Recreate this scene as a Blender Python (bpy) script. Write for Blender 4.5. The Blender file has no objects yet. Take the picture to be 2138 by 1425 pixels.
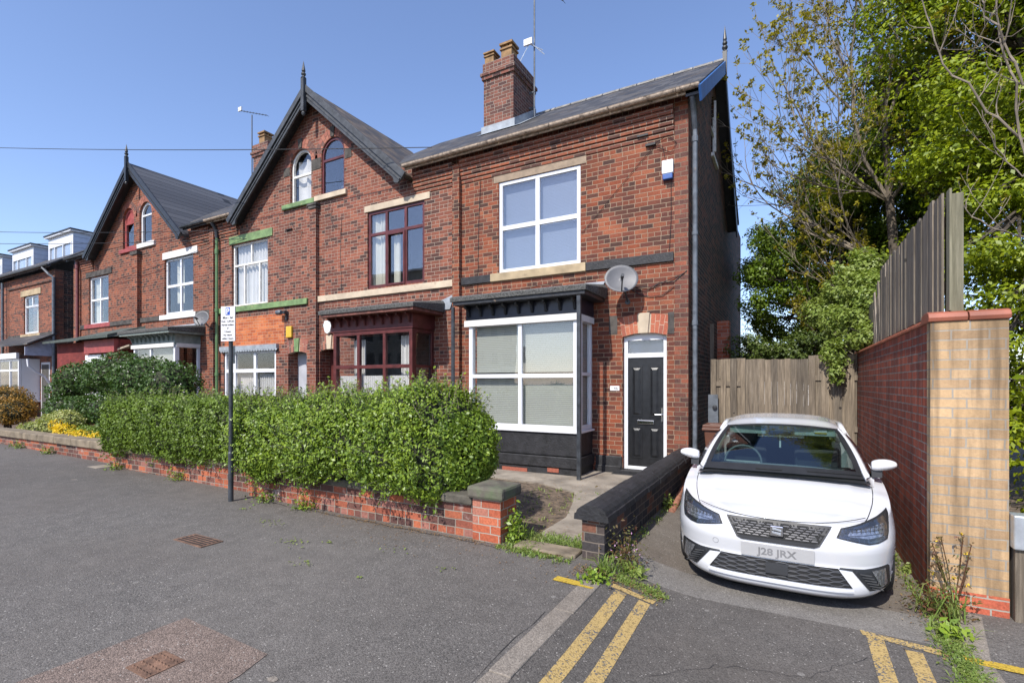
import bpy, bmesh, math, random
import numpy as np
from mathutils import Vector, Matrix
random.seed(7); RNG = np.random.default_rng(11)
scene = bpy.context.scene
COL = scene.collection
R_ = math.radians
PI = math.pi
ORG = {}

# ------------------------------------------------------------------ objects
def tag(o, label=None, cat=None, group=None, kind=None):
    if label: o['label'] = label
    if cat: o['category'] = cat
    if group: o['group'] = group
    if kind: o['kind'] = kind
    return o
def thing(name, loc, label, cat, group=None, rz=0.0):
    o = bpy.data.objects.new(name, None); COL.objects.link(o)
    o.location = loc; o.rotation_euler = (0, 0, rz); o.empty_display_size = .2
    ORG[o] = Vector((0, 0, 0)) if rz else Vector(loc)
    return tag(o, label, cat, group)
def link(name, me, mat, parent=None):
    o = bpy.data.objects.new(name, me); COL.objects.link(o)
    if mat is not None and not me.materials:
        me.materials.append(mat)
    if parent is not None:
        o.parent = parent; ORG[o] = ORG.get(parent, Vector((0, 0, 0)))
    else: ORG[o] = Vector((0, 0, 0))
    return o
class MB:
    def __init__(s): s.v = []; s.f = []; s.e = None
    def add(s, vs, fs):
        n = len(s.v); s.v += [tuple(p) for p in vs]; s.f += [tuple(i + n for i in f) for f in fs]; return s
    def box(s, x0, x1, y0, y1, z0, z1):
        if x0 > x1: x0, x1 = x1, x0
        if y0 > y1: y0, y1 = y1, y0
        if z0 > z1: z0, z1 = z1, z0
        return s.add([(x0,y0,z0),(x1,y0,z0),(x1,y1,z0),(x0,y1,z0),(x0,y0,z1),(x1,y0,z1),(x1,y1,z1),(x0,y1,z1)],
              [(0,3,2,1),(4,5,6,7),(0,1,5,4),(1,2,6,5),(2,3,7,6),(3,0,4,7)])
    def quad(s, *p): return s.add(p, [tuple(range(len(p)))])
    def prism(s, pts, ax, a, b):
        """extrude 2d polygon: ax 'y' -> pts are (x,z); 'x' -> (y,z); 'z' -> (x,y)"""
        n = len(pts)
        def P(p, t):
            return (p[0], t, p[1]) if ax == 'y' else ((t, p[0], p[1]) if ax == 'x' else (p[0], p[1], t))
        vs = [P(p, a) for p in pts] + [P(p, b) for p in pts]
        fs = [tuple(range(n)), tuple(range(2*n-1, n-1, -1))] + [(i, i+n, (i+1) % n + n, (i+1) % n) for i in range(n)]
        return s.add(vs, fs)
    def tube(s, pts, r, n=8, cap=True):
        pts = [Vector(p) for p in pts]; m = len(pts)
        rs = r if isinstance(r, (list, tuple)) else [r]*m
        vs = []; prev = None
        for i, p in enumerate(pts):
            d = (pts[min(i+1, m-1)] - pts[max(i-1, 0)]).normalized()
            if prev is None:
                a = Vector((0, 0, 1)) if abs(d.z) < .9 else Vector((1, 0, 0))
                prev = d.cross(a).normalized()
            u = (prev - d*prev.dot(d)).normalized(); w = d.cross(u); prev = u
            for k in range(n):
                t = 2*PI*k/n; vs.append(p + (u*math.cos(t) + w*math.sin(t))*rs[i])
        fs = [(i*n+k, i*n+(k+1) % n, (i+1)*n+(k+1) % n, (i+1)*n+k) for i in range(m-1) for k in range(n)]
        if cap: fs += [tuple(range(n-1, -1, -1)), tuple(range((m-1)*n, m*n))]
        return s.add(vs, fs)
    def lathe(s, c, prof, n=14, ax='z'):
        vs = []
        for r, h in prof:
            for k in range(n):
                t = 2*PI*k/n; a, b = r*math.cos(t), r*math.sin(t)
                if ax == 'z': vs.append((c[0]+a, c[1]+b, c[2]+h))
                elif ax == 'y': vs.append((c[0]+a, c[1]+h, c[2]+b))
                else: vs.append((c[0]+h, c[1]+a, c[2]+b))
        m = len(prof)
        fs = [(i*n+k, i*n+(k+1) % n, (i+1)*n+(k+1) % n, (i+1)*n+k) for i in range(m-1) for k in range(n)]
        fs += [tuple(range(n)), tuple(range((m-1)*n, m*n))]
        return s.add(vs, fs)
    def grid(s, f, nu, nv):
        vs = [f(i/nu, j/nv) for i in range(nu+1) for j in range(nv+1)]
        fs = [(i*(nv+1)+j, (i+1)*(nv+1)+j, (i+1)*(nv+1)+j+1, i*(nv+1)+j+1) for i in range(nu) for j in range(nv)]
        return s.add(vs, fs)
    def wavy(s, x0, x1, z0, z1, y, amp=.03, wl=.12, ph=0):
        n = max(6, int(abs(x1-x0)/wl*8)); 
        return s.grid(lambda u, v: (x0+(x1-x0)*u, y+amp*math.sin(2*PI*(x0+(x1-x0)*u)/wl+ph+math.sin(9*u+ph)*1.3)*(.7+.3*v), z0+(z1-z0)*v), n, 3)
    def build(s, name, mat, parent=None, smooth=False, bevel=0, seg=2, auto=True):
        o = ORG.get(parent, Vector((0, 0, 0))) if parent is not None else Vector((0, 0, 0))
        me = bpy.data.meshes.new(name)
        me.from_pydata([(a-o.x, b-o.y, c-o.z) for a, b, c in s.v], [], s.f)
        if auto:
            bm = bmesh.new(); bm.from_mesh(me); bmesh.ops.recalc_face_normals(bm, faces=bm.faces); bm.to_mesh(me); bm.free()
        if smooth:
            me.polygons.foreach_set('use_smooth', [True]*len(me.polygons))
        ob = link(name, me, mat, parent)
        if bevel:
            m = ob.modifiers.new('b', 'BEVEL'); m.width = bevel; m.segments = seg; m.limit_method = 'ANGLE'; m.angle_limit = R_(40)
        return ob
def holes_face(outer, holes, ax, t, depth, name, mat, parent, back=None):
    """planar wall outline with openings plus reveals; ax 'y': (x,z) in plane Y=t, 'x': (y,z) in plane X=t"""
    bm = bmesh.new()
    def P(p, q): return (p[0], q, p[1]) if ax == 'y' else (q, p[0], p[1])
    edges = []; loops = []
    for poly in [outer] + holes:
        vs = [bm.verts.new(P(p, t)) for p in poly]
        es = [bm.edges.new((vs[i], vs[(i+1) % len(vs)])) for i in range(len(vs))]
        edges += es; loops.append((vs, es))
    bmesh.ops.triangle_fill(bm, use_beauty=True, use_dissolve=False, edges=edges)
    for vs, es in loops:
        vb = [bm.verts.new(P((v.co.x if ax == 'y' else v.co.y, v.co.z), t+depth)) for v in vs]
        n = len(vs)
        for i in range(n):
            try: bm.faces.new((vs[i], vs[(i+1) % n], vb[(i+1) % n], vb[i]))
            except ValueError: pass
    o = ORG.get(parent, Vector((0, 0, 0)))
    for v in bm.verts: v.co -= o
    me = bpy.data.meshes.new(name); bm.to_mesh(me); bm.free()
    return link(name, me, mat, parent)
def arch_pts(cx, hw, z0, zs, n=14):
    """pointy-free round headed opening: list of (x,z) from lower left round to lower right"""
    return [(cx-hw, z0), (cx-hw, zs)] + [(cx-hw*math.cos(PI*k/n), zs+hw*math.sin(PI*k/n)) for k in range(1, n)] + [(cx+hw, zs), (cx+hw, z0)]

# ------------------------------------------------------------------ materials
def nt(name):
    m = bpy.data.materials.new(name); m.use_nodes = True
    t = m.node_tree; b = t.nodes['Principled BSDF']; return m, t, b
class N:
    def __init__(s, t): s.t = t
    def __call__(s, typ, **k):
        n = s.t.nodes.new(typ)
        for a, b in k.items(): setattr(n, a, b)
        return n
    def ln(s, a, b): s.t.links.new(a, b)
    def math(s, op, a, b=None, c=None, clamp=False):
        n = s.t.nodes.new('ShaderNodeMath'); n.operation = op; n.use_clamp = clamp
        for i, x in enumerate((a, b, c)):
            if x is None: continue
            if isinstance(x, (int, float)): n.inputs[i].default_value = x
            else: s.t.links.new(x, n.inputs[i])
        return n.outputs[0]
    def mix(s, f, a, b, mode='MIX'):
        n = s.t.nodes.new('ShaderNodeMix'); n.data_type = 'RGBA'; n.blend_type = mode
        for i, x in ((0, f), (6, a), (7, b)):
            if isinstance(x, (int, float)): n.inputs[i].default_value = x
            elif isinstance(x, tuple): n.inputs[i].default_value = (*x, 1) if len(x) == 3 else x
            else: s.t.links.new(x, n.inputs[i])
        return n.outputs[2]
    def ramp(s, f, stops, interp='LINEAR'):
        n = s.t.nodes.new('ShaderNodeValToRGB'); n.color_ramp.interpolation = interp
        e = n.color_ramp.elements
        while len(e) < len(stops): e.new(.5)
        for q, (p, c) in zip(e, stops): q.position = p; q.color = (*c, 1) if len(c) == 3 else c
        if f is not None: s.t.links.new(f, n.inputs[0])
        return n.outputs[0]
    def noise(s, vec, scale, detail=3, rough=.55, out=0):
        n = s.t.nodes.new('ShaderNodeTexNoise'); n.inputs['Scale'].default_value = scale
        n.inputs['Detail'].default_value = detail; n.inputs['Roughness'].default_value = rough
        if vec is not None: s.t.links.new(vec, n.inputs['Vector'])
        return n.outputs[out]
    def bump(s, h, strength, dist, bsdf):
        n = s.t.nodes.new('ShaderNodeBump'); n.inputs['Strength'].default_value = strength; n.inputs['Distance'].default_value = dist
        s.t.links.new(h, n.inputs['Height']); s.t.links.new(n.outputs[0], bsdf.inputs['Normal']); return n
def plain(name, col, rough=.6, metal=0, var=.15, scale=6, spec=.5, bump=0, bscale=60, coat=0, dirt=None):
    m, t, b = nt(name); n = N(t)
    geo = n('ShaderNodeNewGeometry'); pos = geo.outputs['Position']
    f = n.noise(pos, scale, 4)
    dark = tuple(c*(1-var*1.6) for c in col); lite = tuple(min(1, c*(1+var)) for c in col)
    c = n.ramp(f, [(.3, dark), (.7, lite)])
    if dirt:
        g = n.noise(pos, dirt[1], 5, .65); c = n.mix(n.ramp(g, [(dirt[2], (0, 0, 0)), (dirt[2]+.12, (1, 1, 1))]), c, dirt[0])
    n.ln(c, b.inputs['Base Color']); b.inputs['Roughness'].default_value = rough
    b.inputs['Metallic'].default_value = metal; b.inputs['Specular IOR Level'].default_value = spec
    b.inputs['Coat Weight'].default_value = coat; b.inputs['Coat Roughness'].default_value = .03
    if bump:
        n.bump(n.noise(pos, bscale, 4), bump, .01, b)
    return m
def brick(name, pal, mortar=(.42, .36, .28), h=.0835, w=.238, mw=.011, headers=True, stain=.35, stainc=(.03, .022, .02), bump=.6, rough=.85, shift=0., streak=0., efflo=0., grain=1.):
    m, t, b = nt(name); n = N(t)
    geo = n('ShaderNodeNewGeometry'); pos = geo.outputs['Position']
    sp = n('ShaderNodeSeparateXYZ'); n.ln(pos, sp.inputs[0])
    sn = n('ShaderNodeSeparateXYZ'); n.ln(geo.outputs['True Normal'], sn.inputs[0])
    isx = n.math('GREATER_THAN', n.math('ABSOLUTE', sn.outputs[0]), .6)
    u = n.math('ADD', n.math('MULTIPLY', sp.outputs[0], n.math('SUBTRACT', 1, isx)), n.math('MULTIPLY', sp.outputs[1], isx))
    isz = n.math('GREATER_THAN', n.math('ABSOLUTE', sn.outputs[2]), .7)
    v = n.math('ADD', n.math('MULTIPLY', sp.outputs[2], n.math('SUBTRACT', 1, isz)), n.math('MULTIPLY', sp.outputs[1], isz))
    wob = n.math('MULTIPLY', n.math('SUBTRACT', n.noise(pos, 9, 2), .5), .012)
    u = n.math('ADD', u, wob); v = n.math('ADD', n.math('ADD', v, wob), shift)
    vr = n.math('DIVIDE', v, h); row = n.math('FLOOR', vr); fz = n.math('FRACT', vr)
    hd = n.math('LESS_THAN', n.math('MODULO', n.math('ABSOLUTE', row), 4), .5) if headers else 0.
    freq = n.math('ADD', 1, hd) if headers else 1.
    uu = n.math('ADD', n.math('MULTIPLY', n.math('DIVIDE', u, w), freq), n.math('MULTIPLY', n.math('MODULO', n.math('ABSOLUTE', row), 2), .5))
    rj = n('ShaderNodeTexWhiteNoise', noise_dimensions='1D'); n.ln(row, rj.inputs['W'])
    uu = n.math('ADD', uu, n.math('MULTIPLY', rj.outputs[0], .16))
    col = n.math('FLOOR', uu); fx = n.math('FRACT', uu)
    ex = n.math('ABSOLUTE', n.math('SUBTRACT', fx, .5)); ez = n.math('ABSOLUTE', n.math('SUBTRACT', fz, .5))
    mx = n.math('GREATER_THAN', ex, n.math('SUBTRACT', .5, n.math('MULTIPLY', mw/w/2, freq)))
    mz = n.math('GREATER_THAN', ez, .5-mw/h/2)
    mort = n.math('MAXIMUM', mx, mz)
    cv = n('ShaderNodeCombineXYZ'); n.ln(col, cv.inputs[0]); n.ln(row, cv.inputs[1]); n.ln(isx if True else 0, cv.inputs[2])
    wn = n('ShaderNodeTexWhiteNoise', noise_dimensions='3D'); n.ln(cv.outputs[0], wn.inputs['Vector'])
    k = len(pal)
    c = n.ramp(wn.outputs[0], [(i/k, p) for i, p in enumerate(pal)], 'CONSTANT')
    nf = n.noise(pos, 45, 3, .7)
    c = n.mix(1, c, n.ramp(nf, [(.25, (1-.38*grain,)*3), (.75, (1+.25*grain,)*3)]), 'MULTIPLY')
    # soot and weathering
    c = n.mix(1, c, n.ramp(n.noise(pos, 1.7, 4, .6), [(.3, (.74, .74, .76)), (.7, (1.16, 1.14, 1.1))]), 'MULTIPLY')
    big = n.noise(pos, .9, 5, .6)
    c = n.mix(n.math('MULTIPLY', n.ramp(big, [(.5, (0, 0, 0)), (.72, (1, 1, 1))]), stain), c, stainc)
    mc = n.mix(n.math('MULTIPLY', n.noise(pos, 3, 3), .6), mortar, tuple(x*.35 for x in mortar))
    c = n.mix(mort, c, mc)
    if streak:
        mp = n('ShaderNodeMapping'); mp.inputs['Scale'].default_value = (5, 5, .35); n.ln(pos, mp.inputs[0])
        s2 = n.noise(mp.outputs[0], 1.6, 4, .6)
        c = n.mix(n.math('MULTIPLY', n.ramp(s2, [(.38, (0, 0, 0)), (.62, (1, 1, 1))]), streak), c, stainc)
    if efflo:
        e = n.noise(pos, 2.3, 5, .7)
        c = n.mix(n.math('MULTIPLY', n.ramp(e, [(.62, (0, 0, 0)), (.72, (1, 1, 1))]), efflo), c, (.5, .46, .42))
    n.ln(c, b.inputs['Base Color']); b.inputs['Roughness'].default_value = rough; b.inputs['Specular IOR Level'].default_value = .3
    hgt = n.math('ADD', n.math('MULTIPLY', n.math('SUBTRACT', 1, mort), 1), n.math('MULTIPLY', nf, .5))
    n.bump(hgt, bump, .008, b)
    return m
def slate(name, c1, c2, axis='y', h=.17, w=.26, moss=0.):
    """roof slates: courses up the slope (world z), columns along x (axis 'x') or y"""
    m, t, b = nt(name); n = N(t)
    geo = n('ShaderNodeNewGeometry'); pos = geo.outputs['Position']
    sp = n('ShaderNodeSeparateXYZ'); n.ln(pos, sp.inputs[0])
    u = sp.outputs[0] if axis == 'x' else sp.outputs[1]
    vr = n.math('DIVIDE', sp.outputs[2], h); row = n.math('FLOOR', vr); fz = n.math('FRACT', vr)
    uu = n.math('ADD', n.math('DIVIDE', u, w), n.math('MULTIPLY', n.math('MODULO', row, 2), .5)); col = n.math('FLOOR', uu); fx = n.math('FRACT', uu)
    cv = n('ShaderNodeCombineXYZ'); n.ln(col, cv.inputs[0]); n.ln(row, cv.inputs[1])
    wn = n('ShaderNodeTexWhiteNoise', noise_dimensions='3D'); n.ln(cv.outputs[0], wn.inputs['Vector'])
    c = n.mix(n.math('POWER', wn.outputs[0], 1.6), c1, tuple(x*1.25 for x in c2))
    edge = n.math('MAXIMUM', n.math('LESS_THAN', fz, .09), n.math('LESS_THAN', fx, .035))
    c = n.mix(n.math('MULTIPLY', edge, .9), c, tuple(x*.15 for x in c1))
    if moss:
        g = n.noise(pos, 2.2, 6, .7); c = n.mix(n.math('MULTIPLY', n.ramp(g, [(.5, (0, 0, 0)), (.64, (1, 1, 1))]), moss), c, (.125, .085, .038))
    n.ln(c, b.inputs['Base Color']); b.inputs['Roughness'].default_value = .62
    n.bump(n.math('ADD', n.math('SUBTRACT', 1, fz), n.math('MULTIPLY', wn.outputs[0], .3)), .9, .02, b)
    return m
def glass(name, tint=(1, 1, 1), ior=1.75, base=.06, wav=0.):
    m, t, b = nt(name); n = N(t); t.nodes.remove(b)
    out = [x for x in t.nodes if x.type == 'OUTPUT_MATERIAL'][0]
    tr = n('ShaderNodeBsdfTransparent'); tr.inputs[0].default_value = (*tint, 1)
    gl = n('ShaderNodeBsdfGlossy'); gl.inputs['Roughness'].default_value = .0; gl.inputs[0].default_value = (1, 1, 1, 1)
    g0 = n('ShaderNodeNewGeometry'); dp = n('ShaderNodeVectorMath', operation='DOT_PRODUCT'); n.ln(g0.outputs['Incoming'], dp.inputs[0]); n.ln(g0.outputs['Normal'], dp.inputs[1])
    f0 = ((ior-1)/(ior+1))**2+base; fr = n.math('ADD', f0, n.math('MULTIPLY', 1-f0, n.math('POWER', n.math('SUBTRACT', 1, n.math('ABSOLUTE', dp.outputs['Value'])), 5)), clamp=True)
    if wav:
        g = n('ShaderNodeNewGeometry'); bp = n('ShaderNodeBump'); bp.inputs['Strength'].default_value = wav; bp.inputs['Distance'].default_value = .01
        n.ln(n.noise(g.outputs['Position'], 2.2, 1), bp.inputs['Height']); n.ln(bp.outputs[0], gl.inputs['Normal'])
    mx = n('ShaderNodeMixShader'); n.ln(fr, mx.inputs[0]); n.ln(tr.outputs[0], mx.inputs[1]); n.ln(gl.outputs[0], mx.inputs[2])
    n.ln(mx.outputs[0], out.inputs[0]); return m
def leafmat(name, cols, transl=.3, rough=.45, spec=.4):
    m, t, b = nt(name); n = N(t)
    out = [x for x in t.nodes if x.type == 'OUTPUT_MATERIAL'][0]
    geo = n('ShaderNodeNewGeometry')
    k = len(cols); rf_ = n.math('ADD', n.math('MULTIPLY', geo.outputs['Random Per Island'], .55), n.math('MULTIPLY', n.math('SUBTRACT', n.noise(geo.outputs['Position'], 2.2, 4, .6), .28), 1.0), clamp=True); c = n.ramp(rf_, [(i/max(1, k-1), p) for i, p in enumerate(cols)])
    n.ln(c, b.inputs['Base Color']); b.inputs['Roughness'].default_value = rough; b.inputs['Specular IOR Level'].default_value = spec
    tl = n('ShaderNodeBsdfTranslucent'); n.ln(n.mix(1, c, (1.5, 1.5, .8), 'MULTIPLY'), tl.inputs[0])
    mx = n('ShaderNodeMixShader'); mx.inputs[0].default_value = transl
    n.ln(b.outputs[0], mx.inputs[1]); n.ln(tl.outputs[0], mx.inputs[2]); n.ln(mx.outputs[0], out.inputs[0]); return m
def asphalt(name, base, speck=(.34, .32, .29), warm=(.17, .15, .13), amt=.5, patch=None, grain=1.):
    m, t, b = nt(name); n = N(t)
    geo = n('ShaderNodeNewGeometry'); pos = geo.outputs['Position']
    vo = n('ShaderNodeTexVoronoi'); vo.inputs['Scale'].default_value = 130; n.ln(pos, vo.inputs['Vector'])
    sep = n('ShaderNodeSeparateColor'); n.ln(vo.outputs['Color'], sep.inputs[0])
    c = n.mix(n.math('MULTIPLY', sep.outputs[0], 1.), tuple(x*(1-.45*grain) for x in base), tuple(x*(1+.5*grain) for x in base))
    c = n.mix(n.math('GREATER_THAN', sep.outputs[1], .988), c, speck)
    big = n.noise(pos, .55, 5, .6)
    c = n.mix(n.math('MULTIPLY', n.ramp(big, [(.35, (0, 0, 0)), (.65, (1, 1, 1))]), amt), c, warm)
    vg = n.noise(pos, .23, 3, .5); c = n.mix(1, c, n.ramp(vg, [(.35, (.86, .85, .84)), (.65, (1.1, 1.1, 1.1))]), 'MULTIPLY')
    gum = n('ShaderNodeTexVoronoi'); gum.inputs['Scale'].default_value = 2.1; n.ln(pos, gum.inputs['Vector']); c = n.mix(n.math('MULTIPLY', n.math('LESS_THAN', gum.outputs['Distance'], .045), .35), c, speck)
    mid = n.noise(pos, 5, 4, .6)
    c = n.mix(1, c, n.ramp(mid, [(.3, (.86, .86, .86)), (.7, (1.1, 1.1, 1.1))]), 'MULTIPLY')
    n.ln(c, b.inputs['Base Color']); b.inputs['Roughness'].default_value = .82; b.inputs['Specular IOR Level'].default_value = .35
    n.bump(n.math('SUBTRACT', 1, vo.outputs['Distance']), .55*grain, .006, b)
    return m

M = {}
PAL1 = [(0.238, 0.070, 0.036), (0.200, 0.059, 0.032), (0.162, 0.052, 0.032), (0.223, 0.067, 0.037), (0.100, 0.039, 0.027), (0.277, 0.090, 0.046), (0.168, 0.052, 0.032), (0.074, 0.035, 0.027), (0.230, 0.061, 0.029), (0.131, 0.044, 0.031)]
PAL2 = [(0.256, 0.090, 0.056), (0.218, 0.075, 0.051), (0.188, 0.066, 0.044), (0.241, 0.083, 0.052), (0.113, 0.047, 0.036), (0.226, 0.075, 0.047), (0.271, 0.098, 0.061), (0.075, 0.038, 0.032), (0.165, 0.058, 0.040)]
PAL3 = [(0.255, 0.079, 0.041), (0.216, 0.067, 0.038), (0.185, 0.062, 0.038), (0.085, 0.039, 0.030), (0.239, 0.075, 0.041), (0.277, 0.086, 0.045), (0.154, 0.052, 0.034)]
M['brick1'] = brick('brick_warm_red', PAL1, mortar=(.36, .27, .185), mw=.0095, stain=.5)
M['brick2'] = brick('brick_dusty_red', PAL2, mortar=(.40, .32, .25), mw=.0095, stain=.45)
M['brick3'] = brick('brick_brown_red', PAL3, mortar=(.36, .28, .21), mw=.0095, stain=.5)
M['brick_patch'] = brick('brick_new_orange', [(.52, .15, .05), (.46, .12, .045), (.55, .18, .07), (.38, .10, .04)], mortar=(.5, .3, .2), stain=.1)
M['brick_dark'] = brick('brick_sooty_shaded', [(.075, .038, .030), (.05, .030, .026), (.11, .048, .036), (.038, .026, .025), (.15, .058, .04)], mortar=(.30, .25, .20), stain=.3, mw=.009)  # dark palette holds soot plus the shade on the side walls
M['brick_chim'] = brick('brick_chimney', [(.17, .07, .05), (.12, .055, .045), (.22, .085, .06), (.09, .045, .04), (.14, .06, .045)], mortar=(.34, .29, .24), stain=.25)
M['brick_quoin'] = brick('brick_quoin_brown', [(.22, .075, .045), (.15, .058, .042), (.11, .05, .04), (.26, .085, .05), (.18, .065, .045)], mortar=(.22, .17, .12), stain=.4, w=.24, headers=False)
M['brick_garden'] = brick('brick_garden_wall', [(.34, .10, .055), (.26, .08, .05), (.10, .05, .042), (.40, .12, .06), (.16, .07, .055), (.30, .13, .10)], mortar=(.30, .26, .21), stain=.7, efflo=.6, h=.088)
M['brick_pier'] = brick('brick_pier_orange', [(.44, .115, .055), (.38, .10, .05), (.48, .14, .07), (.40, .16, .11), (.33, .09, .05)], mortar=(.40, .36, .30), stain=.1, h=.088, headers=False)
M['brick_black'] = brick('brick_black_painted', [(.035, .034, .04), (.05, .045, .045), (.028, .028, .034), (.16, .07, .045), (.045, .04, .042), (.07, .055, .05), (.035, .034, .04)], mortar=(.19, .155, .125), stain=.5, h=.088, efflo=.35)
M['brick_bound'] = brick('brick_boundary_red', [(.33, .075, .04), (.28, .065, .037), (.37, .09, .05), (.24, .06, .038)], mortar=(.27, .245, .22), stain=.25, h=.0775, w=.228, headers=False, streak=.5, efflo=.12, grain=.6)
M['brick_buff'] = brick('brick_buff', [(.50, .34, .19), (.46, .31, .17), (.54, .37, .21), (.43, .29, .165)], mortar=(.40, .36, .30), stain=.55, stainc=(.10, .068, .04), h=.0775, w=.228, headers=False, streak=.85, grain=.35)
M['brick_redtop'] = brick('brick_red_base', [(.50, .13, .065), (.45, .11, .06)], mortar=(.4, .36, .3), stain=.05, h=.0775, w=.228, headers=False)
M['maroon_wall'] = brick('brick_maroon_painted', [(.20, .035, .03), (.17, .03, .028), (.22, .04, .035)], mortar=(.16, .05, .04), stain=.1)
M['vouss'] = None
def isl(name, cols, rough=.85):
    m, t, b = nt(name); n = N(t); g = n('ShaderNodeNewGeometry')
    c = n.ramp(g.outputs['Random Per Island'], [(i/len(cols), p) for i, p in enumerate(cols)], 'CONSTANT')
    c = n.mix(1, c, n.ramp(n.noise(g.outputs['Position'], 40, 3, .7), [(.25, (.65, .65, .65)), (.75, (1.25, 1.25, 1.25))]), 'MULTIPLY')
    n.ln(c, b.inputs['Base Color']); b.inputs['Roughness'].default_value = rough
    n.bump(n.noise(g.outputs['Position'], 60, 3), .4, .006, b); return m
M['vouss'] = isl('brick_voussoir', [(.40, .12, .065), (.36, .10, .055), (.30, .09, .055), (.43, .14, .075)])
M['vouss2'] = isl('brick_voussoir_dusty', [(.34, .13, .085), (.29, .10, .07), (.25, .09, .065), (.14, .07, .055)])
M['mortar'] = plain('mortar', (.46, .38, .28), .9)
M['stone'] = plain('sandstone', (.40, .31, .19), .85, var=.2, scale=3, bump=.4, dirt=((.16, .12, .08), 4, .62))
M['stone_grey'] = plain('sandstone_lintel', (.29, .22, .155), .85, var=.15, scale=9, bump=.5, bscale=120)
M['stone_pale'] = plain('stone_pale', (.50, .41, .30), .85, var=.15, scale=3, bump=.3, dirt=((.30, .22, .16), 5, .62))
M['stone_black'] = plain('stone_black_paint', (.019, .019, .021), .6, var=.35, scale=8, bump=.7, bscale=30)
M['stone_soot'] = plain('stone_soot', (.07, .062, .055), .9, var=.4, scale=5, bump=.5)
M['stone_green'] = plain('stone_green_paint', (.16, .25, .10), .6, var=.25, scale=5, dirt=((.42, .36, .16), 6, .64))
M['stone_white'] = plain('stone_white_paint', (.66, .64, .61), .6, var=.06)
M['stone_maroon'] = plain('stone_maroon_paint', (.30, .06, .055), .6, var=.2)
M['stone_coping'] = plain('coping_stone', (.20, .16, .11), .9, var=.3, scale=4, bump=.6, bscale=25, dirt=((.36, .30, .10), 3, .62))
M['stone_mossy'] = plain('coping_mossy', (.10, .09, .07), .9, var=.35, scale=6, bump=.8, bscale=25, dirt=((.09, .11, .06), 3, .55))
M['white_pvc'] = plain('white_pvc', (.68, .69, .71), .3, var=.03, scale=2)
M['white_wood'] = plain('old_white_wood', (.66, .65, .62), .7, var=.15, scale=12, dirt=((.30, .26, .21), 18, .6))
M['maroon_wood'] = plain('rosewood_frame', (.105, .028, .026), .35, var=.25, scale=6, spec=.5)
M['maroon_bright'] = plain('red_painted_frame', (.34, .06, .05), .5, var=.1)
M['brown_fascia'] = plain('weathered_brown_wood', (.15, .055, .04), .7, var=.35, scale=10, dirt=((.30, .20, .15), 7, .68))
M['black_wood'] = plain('black_painted_wood', (.022, .024, .028), .5, var=.35, scale=9, dirt=((.30, .21, .14), 5, .66))
M['navy_black'] = plain('glossy_blue_black', (.016, .019, .034), .3, var=.3, scale=5)
M['dark_grey_paint'] = plain('barge_dark_grey', (.048, .052, .057), .55, var=.3, scale=7, dirt=((.02, .02, .02), 9, .6))
M['black_smooth'] = plain('barge_black', (.022, .024, .028), .45, var=.15)
M['blue_paint'] = plain('barge_blue', (.03, .11, .32), .45, var=.12, scale=4)
M['felt'] = plain('mineral_felt', (.10, .10, .095), .95, var=.45, scale=30, bump=.9, bscale=90, dirt=((.20, .19, .13), 10, .62))
M['felt_green'] = plain('weathered_green_felt', (.065, .08, .07), .9, var=.25, scale=12, bump=.5)
M['lead'] = plain('lead_flashing', (.30, .33, .36), .45, var=.2, scale=5, metal=.0)
M['greygreen'] = plain('grey_green_paint', (.20, .235, .21), .6, var=.2, scale=8)
M['gutter_buff'] = plain('old_gutter', (.42, .33, .25), .7, var=.3, scale=14, dirt=((.10, .07, .05), 9, .56))
M['black_pipe'] = plain('black_metal_pipe', (.04, .045, .052), .4, var=.35, scale=8)
M['grey_pipe'] = plain('grey_metal_pipe', (.11, .125, .145), .4, var=.3, scale=7, dirt=((.25, .19, .14), 8, .66))
M['green_pipe'] = plain('green_metal_pipe', (.10, .19, .075), .45, var=.15)
M['red_pipe'] = plain('maroon_metal_pipe', (.16, .04, .04), .45, var=.15)
M['rust_pipe'] = plain('rusty_clay_pipe', (.24, .10, .06), .8, var=.35, scale=12, bump=.4, dirt=((.16, .11, .08), 9, .56))
M['rust'] = plain('rusty_iron', (.17, .095, .06), .85, var=.35, scale=12, bump=.7, bscale=70)
M['rust_dark'] = plain('dark_slot', (.02, .015, .012), .9)
M['pot_buff'] = plain('chimney_pot_buff', (.26, .155, .07), .85, var=.25, scale=8)
M['pot_red'] = plain('chimney_pot_red', (.38, .13, .06), .85, var=.2, scale=8)
M['slate_x'] = slate('roof_slate', (.026, .026, .028), (.066, .063, .060), 'x', moss=.3)
M['slate_moss'] = slate('roof_slate_mossy', (.04, .036, .03), (.12, .09, .06), 'y', moss=.8)
M['tile_new'] = slate('roof_tile_new', (.05, .052, .058), (.062, .064, .07), 'y', h=.2, w=8.)
M['slate_y'] = slate('roof_slate_side', (.05, .05, .052), (.09, .085, .08), 'y', moss=.35)
M['ridge'] = plain('ridge_tile', (.20, .19, .17), .85, var=.3, scale=8)
M['concrete'] = plain('concrete_path', (.26, .225, .18), .9, var=.25, scale=2.2, bump=.6, bscale=60, dirt=((.14, .11, .085), 1.4, .56))
M['drive'] = asphalt('old_drive', (.14, .125, .108), warm=(.115, .092, .07), amt=.65, grain=.7)
M['drive_worn'] = asphalt('drive_concrete_strip', (.165, .155, .142), warm=(.14, .125, .105), amt=.4, grain=.8)
M['kerbstone'] = asphalt('kerb_granite', (.215, .19, .16), speck=(.34, .30, .26), warm=(.17, .14, .11), amt=.5, grain=.8)
M['pavement'] = asphalt('pavement_asphalt', (.107, .099, .090), warm=(.128, .114, .100), amt=.5)
M['road'] = asphalt('road_asphalt', (.092, .085, .077), warm=(.106, .092, .078), amt=.5)
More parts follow.
